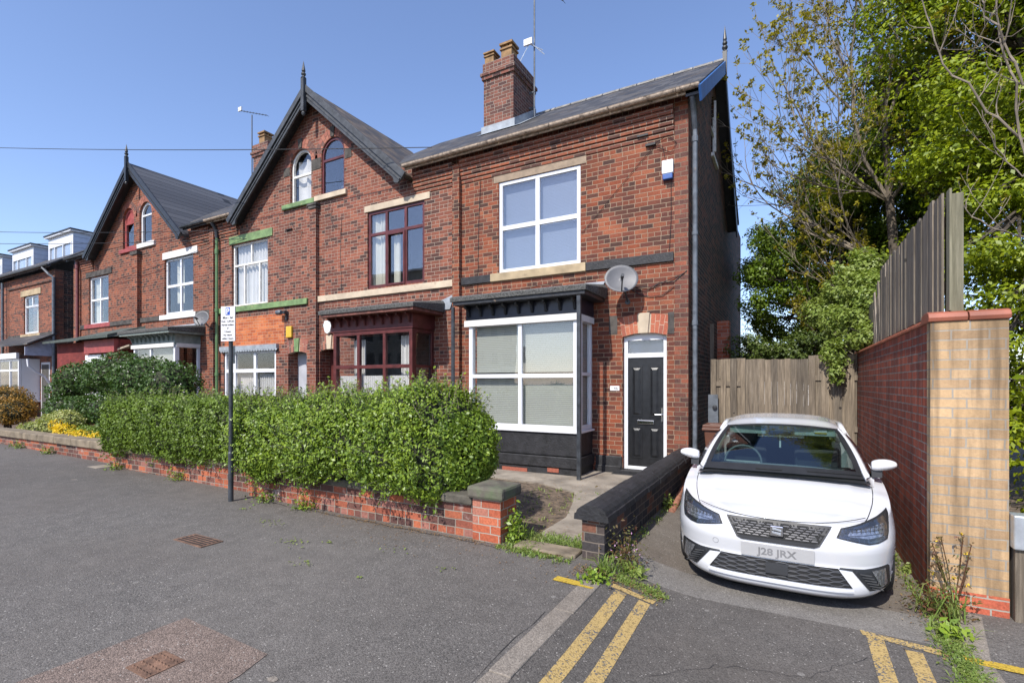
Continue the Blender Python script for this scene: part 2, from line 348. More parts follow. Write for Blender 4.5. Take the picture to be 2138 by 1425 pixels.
M['patchtar'] = asphalt('reddish_asphalt', (.155, .118, .098), warm=(.145, .108, .085), amt=.4, grain=1.2)
M['soil'] = plain('garden_soil', (.13, .095, .065), .95, var=.5, scale=14, bump=1., bscale=40)
M['grassland'] = plain('ground_far', (.08, .10, .045), .95, var=.3, scale=2)
M['curtain'] = plain('net_curtain', (.52, .52, .50), .9, var=.05, scale=3)
M['curtain_warm'] = plain('cream_curtain', (.46, .46, .38), .9, var=.08, scale=3)
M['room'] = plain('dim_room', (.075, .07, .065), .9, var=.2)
M['glass'] = glass('window_glass', ior=1.5, base=.025, wav=.12)
M['glass_sky'] = glass('window_glass_bright', ior=1.7, base=.05, wav=.06)
M['black_door'] = plain('black_door', (.012, .013, .015), .35, var=.3, scale=10, bump=.15, bscale=40)
M['chrome'] = plain('chrome', (.75, .76, .78), .14, metal=1, var=.02)
M['galv'] = plain('galvanised', (.60, .64, .68), .35, metal=.7, var=.12, scale=9)
M['dish'] = plain('dish_grey', (.13, .13, .135), .55, var=.12, scale=5, metal=.2)
M['cable'] = plain('black_cable', (.015, .015, .016), .6)
M['plastic_white'] = plain('white_plastic', (.72, .74, .72), .4, var=.05)
M['plastic_blue'] = plain('blue_plastic', (.04, .10, .30), .35)
M['plastic_yellow'] = plain('yellow_plastic', (.65, .40, .04), .4, var=.06)
M['bin_brown'] = plain('brown_plastic', (.12, .048, .028), .45, var=.1)
M['bark'] = plain('bark', (.11, .088, .065), .9, var=.4, scale=14, bump=.8, bscale=50)
M['bark_dark'] = plain('bark_dark', (.07, .055, .042), .9, var=.4, scale=14, bump=.8, bscale=50)
M['twig'] = plain('twig_brown', (.20, .165, .125), .85, var=.25, scale=9)
def woodmat(name, c1, c2, c3):
    m, t, b = nt(name); n = N(t); g = n('ShaderNodeNewGeometry'); pos = g.outputs['Position']
    mp = n('ShaderNodeMapping'); mp.inputs['Scale'].default_value = (26, 26, 1.6); n.ln(pos, mp.inputs[0])
    gr = n.noise(mp.outputs[0], 1.6, 5, .65)
    c = n.ramp(gr, [(.3, c1), (.55, c2), (.72, c3)])
    r = n.ramp(g.outputs['Random Per Island'], [(0, (.62, .62, .62)), (1, (1.25, 1.2, 1.12))]); c = n.mix(1, c, r, 'MULTIPLY')
    kn = n('ShaderNodeTexVoronoi'); kn.inputs['Scale'].default_value = 3.4; n.ln(pos, kn.inputs['Vector'])
    c = n.mix(n.math('LESS_THAN', kn.outputs['Distance'], .075), c, tuple(x*.3 for x in c1))
    n.ln(c, b.inputs['Base Color']); b.inputs['Roughness'].default_value = .85; n.bump(gr, .6, .006, b); return m
M['fence_grey'] = woodmat('weathered_fence_wood', (.075, .06, .045), (.17, .14, .105), (.26, .22, .17))
M['fence_dark'] = woodmat('dark_fence_wood', (.085, .072, .056), (.18, .155, .125), (.28, .25, .21))
M['post_green'] = woodmat('greenish_post_wood', (.12, .115, .075), (.21, .20, .14), (.29, .27, .20))
M['hedge1'] = leafmat('privet_leaf_bright', [(.05, .095, .012), (.10, .165, .018), (.15, .23, .022), (.22, .30, .03), (.09, .15, .018)], .16, .42, .35)
M['hedge2'] = leafmat('privet_leaf_deep', [(.05, .09, .012), (.10, .155, .018), (.13, .20, .022), (.18, .25, .028)], .16, .45, .3)
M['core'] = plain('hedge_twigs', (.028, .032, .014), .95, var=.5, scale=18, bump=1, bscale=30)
M['camellia'] = leafmat('camellia_leaf', [(.02, .05, .012), (.045, .09, .02), (.075, .13, .03), (.03, .06, .015)], .15, .45, .25)
M['flower_glint'] = leafmat('white_flower_glint', [(.75, .68, .68), (.8, .78, .76)], .2, .6)
M['flower_yellow'] = leafmat('yellow_flower', [(.75, .48, .02), (.7, .55, .04)], .3, .6)
M['variegated'] = leafmat('variegated_leaf', [(.16, .22, .05), (.42, .42, .16), (.25, .30, .08), (.10, .15, .04)], .25, .5)
M['orange_leaf'] = leafmat('orange_leaf', [(.20, .10, .02), (.42, .22, .03), (.10, .08, .02), (.30, .20, .03)], .25, .5)
M['tree_bright'] = leafmat('maple_leaf_bright', [(.08, .13, .008), (.19, .25, .010), (.29, .34, .014), (.12, .18, .010), (.36, .40, .02)], .30, .45)
M['tree_mid'] = leafmat('leaf_mid_green', [(.05, .10, .012), (.10, .17, .018), (.17, .24, .022), (.07, .13, .015)], .28, .45)
M['tree_dark'] = leafmat('leaf_dark_green', [(.04, .075, .015), (.07, .11, .022), (.12, .16, .035), (.05, .085, .018)], .25, .45)
M['bud'] = leafmat('bud_leaf_olive', [(.13, .12, .016), (.24, .21, .02), (.34, .30, .025), (.16, .14, .018), (.11, .085, .02)], .35, .5)
M['bush_light'] = leafmat('bush_leaf_light', [(.12, .18, .03), (.20, .27, .05), (.28, .34, .09), (.09, .13, .02)], .35, .45)
M['grass'] = leafmat('grass_blade', [(.10, .17, .03), (.17, .25, .05), (.22, .28, .07), (.28, .27, .10)], .35, .5)
M['dry'] = leafmat('dry_leaf', [(.28, .18, .09), (.20, .12, .06), (.36, .27, .13)], .2, .8)
M['redweed'] = leafmat('reddish_weed', [(.17, .05, .035), (.12, .06, .03), (.10, .12, .03), (.22, .08, .05)], .3, .5)
M['pinkflower'] = leafmat('pink_flower', [(.5, .25, .45), (.6, .35, .55)], .3, .5)
M['car_paint'] = plain('white_car_paint', (.60, .61, .63), .22, var=.01, scale=1, coat=1, spec=.5)
M['car_black'] = plain('car_black_trim', (.016, .017, .019), .5, var=.2)
M['car_gap'] = plain('car_shut_line', (.006, .006, .006), .8)
M['car_grille'] = plain('car_grille_grey', (.055, .057, .06), .3, var=.2)
M['car_glass'] = glass('car_glass', (.45, .57, .55), 1.5, .10)
M['car_lens'] = glass('car_lens', (.96, .97, 1), 1.5, .03)
M['car_inside'] = plain('car_interior_dark', (.03, .035, .045), .7)
M['car_lining'] = plain('car_pale_lining', (.42, .47, .45), .8)
M['reflector'] = plain('lamp_reflector', (.34, .35, .37), .25, metal=.7, var=.35, scale=45)
M['tyre'] = plain('tyre_rubber', (.02, .02, .021), .8)
M['alloy'] = plain('alloy_wheel', (.35, .36, .38), .3, metal=.8)
M['plate'] = plain('number_plate', (.46, .46, .46), .5, var=.03)
M['grey_text'] = plain('faded_lettering', (.17, .17, .18), .6)
M['black_text'] = plain('black_lettering', (.02, .02, .02), .5)
M['signwhite'] = plain('sign_white', (.68, .68, .69), .35, var=.02)
M['signblue'] = plain('sign_blue', (.02, .08, .42), .4)
def yellowmat(name, col, wear):
    m, t, b = nt(name); n = N(t); g = n('ShaderNodeNewGeometry'); pos = g.outputs['Position']
    out = [x for x in t.nodes if x.type == 'OUTPUT_MATERIAL'][0]
    vo = n('ShaderNodeTexVoronoi'); vo.inputs['Scale'].default_value = 95; n.ln(pos, vo.inputs['Vector'])
    sep = n('ShaderNodeSeparateColor'); n.ln(vo.outputs['Color'], sep.inputs[0])
    f = n.math('ADD', n.math('MULTIPLY', sep.outputs[0], .45), n.math('MULTIPLY', n.noise(pos, 6, 5, .7), 1.))
    hole = n.math('GREATER_THAN', f, wear)
    c = n.mix(n.noise(pos, 20, 4), tuple(x*.8 for x in col), tuple(x*1.15 for x in col))
    c = n.mix(n.math('GREATER_THAN', sep.outputs[2], .8), c, tuple(x*.6 for x in col))
    c = n.mix(hole, c, (.10, .095, .09))
    n.ln(c, b.inputs['Base Color']); b.inputs['Roughness'].default_value = .75; n.bump(n.math('SUBTRACT', 1, vo.outputs['Distance']), .5, .006, b); return m
M['yellow_line'] = yellowmat('worn_yellow_paint', (.40, .28, .105), .9)
M['yellow_fresh'] = yellowmat('fresh_yellow_paint', (.46, .31, .03), .95)
def blindmat(name, c1, c2, pitch):
    m, t, b = nt(name); n = N(t); g = n('ShaderNodeNewGeometry')
    sp = n('ShaderNodeSeparateXYZ'); n.ln(g.outputs['Position'], sp.inputs[0])
    f = n.math('FRACT', n.math('DIVIDE', sp.outputs[2], pitch))
    n.ln(n.mix(n.math('GREATER_THAN', f, .72), c1, c2), b.inputs['Base Color']); b.inputs['Roughness'].default_value = .6
    n.bump(f, .5, .01, b); return m
M['blind'] = blindmat('venetian_blind', (.35, .37, .325), (.20, .215, .195), .036)
M['blind_blue'] = blindmat('pale_sheet_blind', (.145, .175, .225), (.115, .145, .195), .03)

M['grille_bar'] = plain('grille_bar', (.10, .10, .105), .4, metal=.5, var=.1)
M['plate_text'] = plain('plate_lettering', (.23, .23, .235), .6)

# ------------------------------------------------------------------ camera, light, sky
cam_d = bpy.data.cameras.new('camera'); cam = bpy.data.objects.new('camera', cam_d); COL.objects.link(cam); scene.camera = cam
cam.location = (0, 0, 1.67); cam.rotation_euler = (R_(90), 0, R_(29.1))
cam_d.sensor_width = 36; cam_d.lens = 17.51; cam_d.shift_y = .0409; cam_d.clip_end = 3000; cam_d.clip_start = .05
SUNDIR = Vector((.11, 1, -1.07)).normalized()
sd = bpy.data.lights.new('sun', 'SUN'); sd.energy = 4.4; sd.angle = R_(.5); sd.color = (1, .95, .87)
sun = bpy.data.objects.new('sun', sd); COL.objects.link(sun); sun.rotation_euler = SUNDIR.to_track_quat('-Z', 'Y').to_euler(); sun.location = (0, -20, 30)
w = bpy.data.worlds.new('World'); scene.world = w; w.use_nodes = True
wt = w.node_tree; bg = wt.nodes['Background']
sky = wt.nodes.new('ShaderNodeTexSky'); sky.sky_type = 'NISHITA'; sky.sun_disc = False
sky.sun_elevation = R_(47); sky.sun_rotation = PI; sky.air_density = 1.0; sky.dust_density = .7; sky.ozone_density = 5.0; sky.altitude = 60
tint = wt.nodes.new('ShaderNodeMix'); tint.data_type = 'RGBA'; tint.blend_type = 'MULTIPLY'; tint.inputs[0].default_value = 1; tint.inputs[7].default_value = (1.34, 1.19, 1.20, 1)
wt.links.new(sky.outputs[0], tint.inputs[6]); wt.links.new(tint.outputs[2], bg.inputs[0]); bg.inputs[1].default_value = .15
scene.view_settings.view_transform = 'Standard'; scene.view_settings.look = 'None'; scene.view_settings.exposure = .46; scene.view_settings.gamma = 1

# ------------------------------------------------------------------ ground
def gz(x, y):
    return -.13*min(1, max(0, (x+1.4)/.6)) + .011*min(20, max(0, -x-4))
def sheet(name, x0, x1, y0, y1, mat, dz=0., step=.5, kind='structure', poly=None):
    m = MB()
    nx = max(1, int((x1-x0)/step)); ny = max(1, min(12, int((y1-y0)/2)))
    m.grid(lambda u, v: (x0+(x1-x0)*u, y0+(y1-y0)*v, gz(x0+(x1-x0)*u, 0)+dz), nx, ny)
    o = m.build(name, mat); 
    if kind: tag(o, kind=kind)
    return o
m = MB(); m.quad((-900, -900, -.3), (900, -900, -.3), (900, 900, -.3), (-900, 900, -.3)); tag(m.build('ground', M['grassland']), kind='structure')
sheet('pavement', -90, -1.53, -14, 4.9, M['pavement'], 0, .8)
sheet('road', -1.38, 1.02, -14, 4.42, M['road'], -.002, .2)
sheet('road', -90, 60, -30, -14, M['road'], -.05, 2)
sheet('driveway', -1.5, 1.01, 4.42, 10.4, M['drive'], -.008, .2)
sheet('driveway', -1.5, 1.01, 4.422, 4.92, M['drive_worn'], -.004, .2)
sheet('pavement', 1.13, 30, -14, 5.4, M['pavement'], .002, 1)
sheet('garden_soil', -60, -1.72, 4.7, 9.6, M['soil'], -.03, .6)
sheet('garden_soil', 1.3, 60, 5.3, 60, M['soil'], -.02, 4)
sheet('garden_soil', -60, 1.4, 10.3, 60, M['soil'], -.1, 4)
m = MB()
for y0, y1 in [(-14+i*.915, -14+(i+1)*.915-.006) for i in range(20)]:
    if y1 < 4.0: m.add([(-1.535, y0, -.15), (-1.375, y0, -.15), (-1.365, y1, -.15), (-1.53, y1, -.15), (-1.535, y0, .004), (-1.385, y0, .003), (-1.375, y1, .003), (-1.53, y1, .004)], [(4,5,6,7), (0,1,5,4), (1,2,6,5), (2,3,7,6), (3,0,4,7)])
m.box(-1.53, -1.37, 3.38, 4.02, -.15, .005)
tag(m.build('kerb', M['kerbstone'], bevel=.008), kind='structure')
m = MB(); m.prism([(1.0, -14), (1.13, -14), (1.14, 4.3), (1.30, 5.12), (1.15, 5.14), (1.0, 4.3)], 'z', -.3, -.122)
tag(m.build('kerb', M['kerbstone'], bevel=.01), kind='structure')
# double yellow lines with their end bars
def line(pts, mat, name='yellow_line', dz=.004):
    m = MB(); m.add([(x, y, gz(x, y)+dz) for x, y in pts], [tuple(range(len(pts)))]); tag(m.build(name, mat), kind='structure')
def striprow(x0, x1, y0, y1, mat, dx=0):
    m = MB(); n = 24
    def f(u, v):
        y = y0+(y1-y0)*u; e = .006*math.sin(y*9+x0*30)+.004*math.sin(y*23)
        x = x0+(x1-x0)*v+e+dx*(1-u); return (x, y, gz(x, y)+.001)
    m.grid(f, n, 1); tag(m.build('yellow_line', mat), kind='structure')
striprow(-1.245, -1.15, -9, 4.01, M['yellow_line']); striprow(-1.05, -.96, -9, 4.01, M['yellow_line'])
line([(-1.30, 4.03), (-.955, 4.03), (-.945, 4.10), (-1.30, 4.10)], M['yellow_line'], dz=.002)
striprow(.485, .585, -9, 4.34, M['yellow_line'], -.02); striprow(.68, .775, -9, 4.24, M['yellow_line'], -.03)
line([(.46, 4.345), (.88, 4.26), (.90, 4.35), (.45, 4.42)], M['yellow_line'], dz=.002)
line([(-1.76, 3.86), (-1.40, 3.84), (-1.38, 3.93), (-1.75, 3.96)], M['yellow_fresh'], dz=.007)
m = MB(); m.add([(1.0, 4.22, -.119), (1.8, 4.2, -.119), (1.8, 4.3, -.119), (1.0, 4.31, -.119)], [(0, 1, 2, 3)])
tag(m.build('yellow_line', M['yellow_fresh']), kind='structure')
# reddish asphalt repair and covers
m = MB(); m.quad((-3.80, -2, .004), (-2.55, -2, .004), (-2.74, 1.72, .004), (-2.81, 1.95, .004), (-3.76, 1.97, .004)); tag(m.build('pavement_patch', M['patchtar']), kind='structure')
m = MB(); m.quad((-3.46, 1.41, .006), (-3.13, 1.38, .006), (-3.09, 1.68, .006), (-3.41, 1.71, .006)); 
m = MB(); m.box(-3.40, -3.17, 1.45, 1.66, -.05, .009)
o = thing('drain_cover', (-3.28, 1.55, 0), 'rusty iron cover with worn raised ribs set in the reddish asphalt patch', 'drain cover'); m.build('frame', M['rust'], o)
m = MB()
for i in range(6):
    for j in range(4):
        x = -3.385+i*.036; y = 1.465+j*.048
        m.add([(x, y+.01, .009), (x+.026, y, .009), (x+.03, y+.014, .009), (x+.004, y+.026, .009), (x+.014, y+.012, .017)], [(0,1,4), (1,2,4), (2,3,4), (3,0,4)])
m.build('ribs', M['rust'], o)
o = thing('drain_grate', (-5.44, 2.98, .01), 'rusty slotted iron grate set in the pavement in front of the hedge', 'drain grate')
z = gz(-5.44, 3); m = MB(); m.box(-5.70, -5.18, 2.86, 3.09, z-.05, z+.006); m.build('bars', M['rust'], o)
m = MB()
for i in range(5): m.box(-5.66, -5.22, 2.885+i*.041, 2.903+i*.041, z+.004, z+.0085)
m.build('slots', M['rust_dark'], o)
o = thing('stopcock_cover', (-11.4, 4.5, .08), 'small pale flat cover in the pavement beside the stone capped wall end', 'utility cover')
z = gz(-11.4, 4.5); m = MB(); m.box(-11.7, -11.3, 4.35, 4.62, z-.03, z+.006); m.build('lid', M['concrete'], o)
# front path of the nearest house
m = MB()
m.prism([(-1.73, 4.75), (-1.73, 9.2), (-6.4, 9.2), (-6.4, 7.75), (-3.6, 7.55), (-2.9, 7.2), (-2.65, 6.5), (-2.45, 5.8), (-2.45, 5.1), (-2.35, 4.9), (-2.3, 4.75)], 'z', -.1, -.008)
tag(m.build('concrete_path', M['concrete']), kind='structure')
o = tag(MB().box(-2.45, -1.78, 4.42, 4.66, -.08, .035).build('stone_step', M['stone_coping'], bevel=.02), 'worn flat stone step between the brick pier and the black coped wall', 'step')

# ------------------------------------------------------------------ garden walls
def coped_wall(x0, x1, y0, y1, zt, mat, label, cap=None, zc=0., capmat='stone_coping', pier=None, pm=None, cat='garden wall'):
    o = thing('garden_wall', ((x0+x1)/2, (y0+y1)/2, 0), label, cat)
    z0 = -.15
    MB().box(x0, x1, y0, y1, z0, zt).build('brickwork', mat, o)
    if cap:
        m = MB(); n = int((x1-x0)/.9)+1
        for i in range(n):
            a = x0+(x1-x0)*i/n; b = x0+(x1-x0)*(i+1)/n
            m.box(a-.0, b-.006, y0-.05, y1+.05, zt+.001, zt+cap+.006*math.sin(i*2.3))
        m.build('coping', M[capmat], o, bevel=.02)
    if pier:
        a, b, c, d, zp = pier
        MB().box(a, b, c, d, z0, zp).build('pier', pm, o)
        MB().box(a-.05, b+.05, c-.05, d+.05, zp+.001, zp+.13).build('pier_cap', M['stone_mossy'], o, bevel=.03)
    return o
coped_wall(-6.93, -2.97, 4.50, 4.72, .36, M['brick_garden'], 'low brick wall under the hedge ending in an orange brick pier with stone cap', cap=.10, capmat='stone_mossy', pier=(-2.965, -2.62, 4.46, 4.80, .45), pm=M['brick_pier'])
coped_wall(-11.45, -6.95, 4.62, 4.84, .38, M['brick_garden'], 'low dusty brick wall under the far smooth part of the hedge behind the sign pole', cap=.08)
coped_wall(-30.0, -11.60, 4.74, 5.0, .34, M['brick_garden'], 'low brick wall with long lichen covered stone coping below the flowers', cap=.16)
# black coped side wall
o = thing('coped_wall', (-1.61, 6.8, 0), 'black painted brick wall with rounded black coping beside the white car', 'wall')
MB().box(-1.72, -1.50, 4.46, 9.15, -.2, .39).build('brickwork', M['brick_black'], o)
m = MB(); y = 4.40; i = 0
while y < 9.12:
    y1 = min(9.15, y+.30); prof = [(-.17, .0), (-.165, .055)] + [(-.15*math.cos(PI*k/8), .06+.085*math.sin(PI*k/8)) for k in range(9)] + [(.165, .055), (.17, .0)]
    m.prism([(-1.61+a+.004*math.sin(i*3), .392+b+.003*math.sin(i*5)) for a, b in prof], 'y', y, y1-.007); y = y1; i += 1
m.build('coping', M['stone_black'], o)
o = tag(MB().tube([(-1.36, 6.75, -.04), (-1.42, 7.9, .06), (-1.46, 8.95, .16)], .045, 10).build('clay_pipe', M['rust_pipe'], smooth=True), 'rusty orange clay pipe leaning against the foot of the black wall', 'pipe')

# boundary wall with buff end pier on the right
o = thing('boundary_wall', (1.2, 5.3, -.13), 'tall red brick boundary wall with buff brick end and red rounded coping', 'wall')
MB().box(1.012, 1.23, 5.29, 12.0, -.3, 2.165).build('red_brickwork', M['brick_bound'], o)
MB().box(1.0, 1.47, 5.18, 5.295, .025, 2.165).build('buff_pier', M['brick_buff'], o)
MB().box(1.235, 1.465, 5.296, 5.65, -.3, 2.16).build('pier_return', M['brick_bound'], o)
MB().box(.997, 1.473, 5.176, 5.3, -.3, .024).build('red_base_course', M['brick_redtop'], o)
m = MB(); x = .985
def half(cx, hw, z0, h, n=8): return [(cx-hw, z0)] + [(cx-hw*math.cos(PI*k/n)*1.0, z0+.02+h*math.sin(PI*k/n)) for k in range(n+1)] + [(cx+hw, z0)]
for i in range(2):
    a = .985+i*.252; m.prism([(5.165, 2.167), (5.155, 2.20), (5.175, 2.235), (5.22, 2.25), (5.30, 2.25), (5.42, 2.235), (5.43, 2.167)], 'x', a, a+.245)
y = 5.435
while y < 12: m.prism(half(1.121, .13, 2.167, .045), 'y', y, y+.105); y += .115
mm = plain('red_coping_brick', (.30, .095, .055), .55, var=.2, scale=4, spec=.5); m.build('coping', mm, o, bevel=.006)
# fence on the wall
o = thing('board_fence', (1.18, 5.3, 2.24), 'tall weathered vertical board fence standing on top of the red wall', 'fence')
MB().box(1.14, 1.235, 5.30, 5.42, 2.255, 3.22).build('post', M['post_green'], o, bevel=.006)
m = MB(); y = 5.31; i = 0
rr = random.Random(4)
while y < 8.45:
    wd = rr.choice([.09, .10, .10, .11]); zt = 3.25+rr.uniform(-.03, .02); 
    if rr.random() < .04: zt -= .18
    t = rr.uniform(0, .018); m.box(1.105-t, 1.122-t, y, y+wd-.006, 2.262, zt); y += wd*.93; i += 1
m.build('boards', M['fence_dark'], o)
m = MB(); m.box(1.124, 1.139, 5.20, 5.298, 2.256, 3.235); m.build('edge_board', M['post_green'], o)
for zr in (2.45, 3.0): MB().box(1.124, 1.17, 5.43, 8.5, zr, zr+.07).build('rail', M['fence_dark'], o)
m = MB()
for y, l, zt in ((8.5, .08, 3.1), (8.66, -.05, 2.9), (8.8, .12, 3.0), (8.95, .02, 2.75)):
    m.add([(1.10, y, 2.2), (1.12, y, 2.2), (1.12, y+.09, 2.2), (1.10, y+.09, 2.2), (1.08, y+l, zt), (1.10, y+l, zt), (1.10, y+l+.09, zt-.04), (1.08, y+l+.09, zt-.04)], [(0,1,5,4), (1,2,6,5), (2,3,7,6), (3,0,4,7), (4,5,6,7)])
m.build('broken_boards', M['fence_dark'], o)
m = MB(); y = 9.05
while y < 12: m.box(1.16, 1.18, y, y+.1, 2.2, 2.95); y += .105
m.build('far_boards', M['fence_dark'], o)

# close board fence and gate at the back of the drive
def boards(x0, x1, zt, Y, seed, hit=True, bw=.105, jit=.01):
    r = random.Random(seed); m = MB(); x = x0; k = 0
    while x < x1-.02:
        b = min(bw*r.uniform(.85, 1.15), x1-x); y = Y + (0 if k % 2 == 0 or not hit else .045) + r.uniform(0, .006)
        m.box(x, x+b-.004, y, y+.02, -.1, zt+r.uniform(-jit, jit)); x += b*(.98 if not hit else .86); k += 1
    return m
def rails(m, x0, x1, Y, zs):
    for z in zs: m.box(x0, x1, Y+.022, Y+.044, z, z+.09)
    return m
for (x0, x1, zt, sd_, nm, lb, ct, hit, rl) in (
    (-1.30, -.70, 2.13, 3, 'board_fence', 'narrow grey board fence panel between the house and the gate', 'fence', True, (1.62, .3)),
    (-.70, .292, 2.105, 5, 'wooden_gate', 'wide weathered grey wooden double gate behind the white car', 'gate', False, (1.7, .3)),
    (.2925, 1.0, 2.16, 9, 'board_fence', 'grey board fence panel against the red wall with branch shadows on it', 'fence', True, (1.72, .85, .2))):
    o = thing(nm, ((x0+x1)/2, 10.1, -.13), lb, ct)
    boards(x0, x1, zt, 10.08, sd_, hit).build('boards', M['fence_grey'], o)
    for z_ in rl: rails(MB(), x0, x1, 10.08, (z_,)).build('rail', M['fence_grey'], o)
    if nm == 'wooden_gate':
        MB().box(x0-.012, x0-.002, 10.06, 10.12, -.1, 2.11).build('post', M['fence_dark'], o)
o = thing('leaning_board', (-1.28, 10.0, -.1), 'dark grey board with a round knob leaning between house and fence', 'board')
MB().add([(-1.33, 9.98, -.1), (-1.14, 9.98, -.1), (-1.14, 10.01, -.1), (-1.33, 10.01, -.1), (-1.34, 10.03, 1.46), (-1.17, 10.03, 1.46), (-1.17, 10.06, 1.46), (-1.34, 10.06, 1.46)], [(0,3,2,1),(4,5,6,7),(0,1,5,4),(1,2,6,5),(2,3,7,6),(3,0,4,7)]).build('board', M['grey_pipe'], o)
MB().lathe((-1.22, 10.02, 1.22), [(.015, -.04), (.04, -.035), (.045, 0), (.02, .01)], 10, 'y').build('knob', M['black_wood'], o)

# wheelie bin
o = thing('wheelie_bin', (-1.05, 9.4, -.13), 'brown plastic wheelie bin standing behind the car beside the house wall', 'bin')
m = MB(); bx, by = -1.02, 9.42
m.add([(bx+sx*a, by+sy*b, z) for z, a, b in ((-.05, .2, .2), (.86, .27, .28)) for sx, sy in ((-1,-1),(1,-1),(1,1),(-1,1))], [(0,3,2,1),(4,5,6,7),(0,1,5,4),(1,2,6,5),(2,3,7,6),(3,0,4,7)])
m.build('body', M['bin_brown'], o, bevel=.02)
MB().box(bx-.3, bx+.3, by-.31, by+.3, .86, .90).box(bx-.29, bx+.29, by-.30, by+.3, .90, .955).box(bx-.18, bx+.22, by-.26, by-.10, .955, .97).build('lid', M['bin_brown'], o, bevel=.015)
MB().tube([(bx-.22, by+.34, .93), (bx+.22, by+.34, .93)], .016).build('handle', M['bin_brown'], o)
for s in (-1, 1): MB().lathe((bx+s*.22-.02, by+.24, -.03), [(.0, 0), (.1, 0), (.1, .05), (0, .05)], 16, 'x').build('wheel', M['tyre'], o)

# ------------------------------------------------------------------ parking sign
def text(body, size, loc, rz, mat, parent, name, extr=.001, align='CENTER', bold=0., xr=R_(90), sx=1.):
    c = bpy.data.curves.new(name, 'FONT'); c.body = body; c.size = size; c.align_x = align; c.extrude = extr; c.offset = bold; c.resolution_u = 3
    t = bpy.data.objects.new('tmp', c); COL.objects.link(t)
    dg = bpy.context.evaluated_depsgraph_get(); dg.update()
    me = bpy.data.meshes.new_from_object(t.evaluated_get(dg)); bpy.data.objects.remove(t)
    mt = Matrix.Translation(Vector(loc)) @ Matrix.Rotation(rz, 4, 'Z') @ Matrix.Rotation(xr, 4, 'X') @ Matrix.Diagonal((sx, 1, 1, 1))
    me.transform(mt); me.materials.clear(); me.name = name
    o = ORG.get(parent, Vector((0, 0, 0)))
    for v in me.vertices: v.co -= o
    return link(name, me, mat, parent)
sx, sy = -6.80, 4.16
o = thing('parking_sign', (sx, sy, 0), 'white parking restriction sign with blue P on a black pole by the hedge', 'sign')
m = MB(); m.lathe((sx, sy, -.1), [(.034, 0), (.034, .75), (.037, .76), (.037, .80), (.028, .82), (.028, 2.80), (.0, 2.81)], 14); m.build('pole', M['black_pipe'], o, smooth=False)
rz = R_(11.8); ca, sa = math.cos(rz), math.sin(rz)
def SP(a, b, z): return (sx+a*ca+b*sa, sy+a*sa-b*ca, z)
def sbox(a0, a1, b0, b1, z0, z1): 
    return MB().add([SP(a0,b0,z0),SP(a1,b0,z0),SP(a1,b1,z0),SP(a0,b1,z0),SP(a0,b0,z1),SP(a1,b0,z1),SP(a1,b1,z1),SP(a0,b1,z1)], [(0,3,2,1),(4,5,6,7),(0,1,5,4),(1,2,6,5),(2,3,7,6),(3,0,4,7)])
ox = .0
sg = sbox(-.122, .122, .045, .05, 2.255, 2.735).build('sign_plate', M['signwhite'], o)
sbox(-.122, .122, .036, .044, 2.255, 2.735).build('sign_back', M['galv'], o)
for zz in (2.34, 2.62): sbox(-.05, .05, -.03, .035, zz, zz+.03).build('bracket', M['galv'], o)
sbox(-.038, .038, .0505, .0515, 2.615, 2.72).build('blue_square', M['signblue'], sg)
text('P', .115, SP(0, .0525, 2.628), rz, M['signwhite'], sg, 'lettering', bold=.0025)
for s_, z_, b_ in (('Mon - Sat', .046, 2.565), ('8 am - 6.30 pm', .036, 2.518), ('Permit holders', .036, 2.468), ('or', .036, 2.424), ('2 hours', .038, 2.374), ('No return', .036, 2.328), ('within 3 hours', .034, 2.280)):
    text(s_, z_, SP(0, .0512, b_), rz, M['black_text'], sg, 'lettering', bold=.0006)
tag(MB().box(-6.86, -6.83, 4.20, 4.24, 1.95, 2.2).build('cable_tag', M['galv']), 'thin grey strip strapped to the back of the sign pole', 'strap')

# guard rail at far right
o = thing('guard_rail', (1.75, 5.25, -.13), 'short galvanised box rail on a timber post beside the buff brick pier', 'rail')
MB().box(1.475, 3.2, 5.10, 5.24, .42, .68).build('rail', M['galv'], o, bevel=.012)
m = MB(); m.box(1.49, 1.70, 5.13, 5.30, -.3, .415); m.build('post', M['fence_grey'], o, bevel=.006)

# ------------------------------------------------------------------ apartment block across the road, seen in the window reflections
o = thing('apartment_block', (-45, -26, 0), 'beige apartment block across the road mirrored in the upper window glass', 'building')
mbeige = plain('beige_render', (.34, .30, .24), .85, var=.1)
MB().box(-64, -30, -38, -28, -.3, 15).build('wall', mbeige, o)
m = MB()
for k in range(5):
    for i in range(12): m.box(-62.5+i*2.75, -61+i*2.75, -27.99, -27.95, 1+k*2.9, 2.4+k*2.9)
    for i in range(3): m.box(-29.99, -29.95, -36.5+i*3, -35+i*3, 1+k*2.9, 2.4+k*2.9)
m.build('windows', M['room'], o)
m = MB()
for k in range(5):
    for i in range(12): m.box(-62.6+i*2.75, -60.9+i*2.75, -27.98, -27.85, .9+k*2.9, .99+k*2.9)
m.build('window_sills', M['stone_white'], o)
MB().box(-64.3, -29.7, -38.3, -27.7, 15, 15.3).build('parapet', M['stone_white'], o)

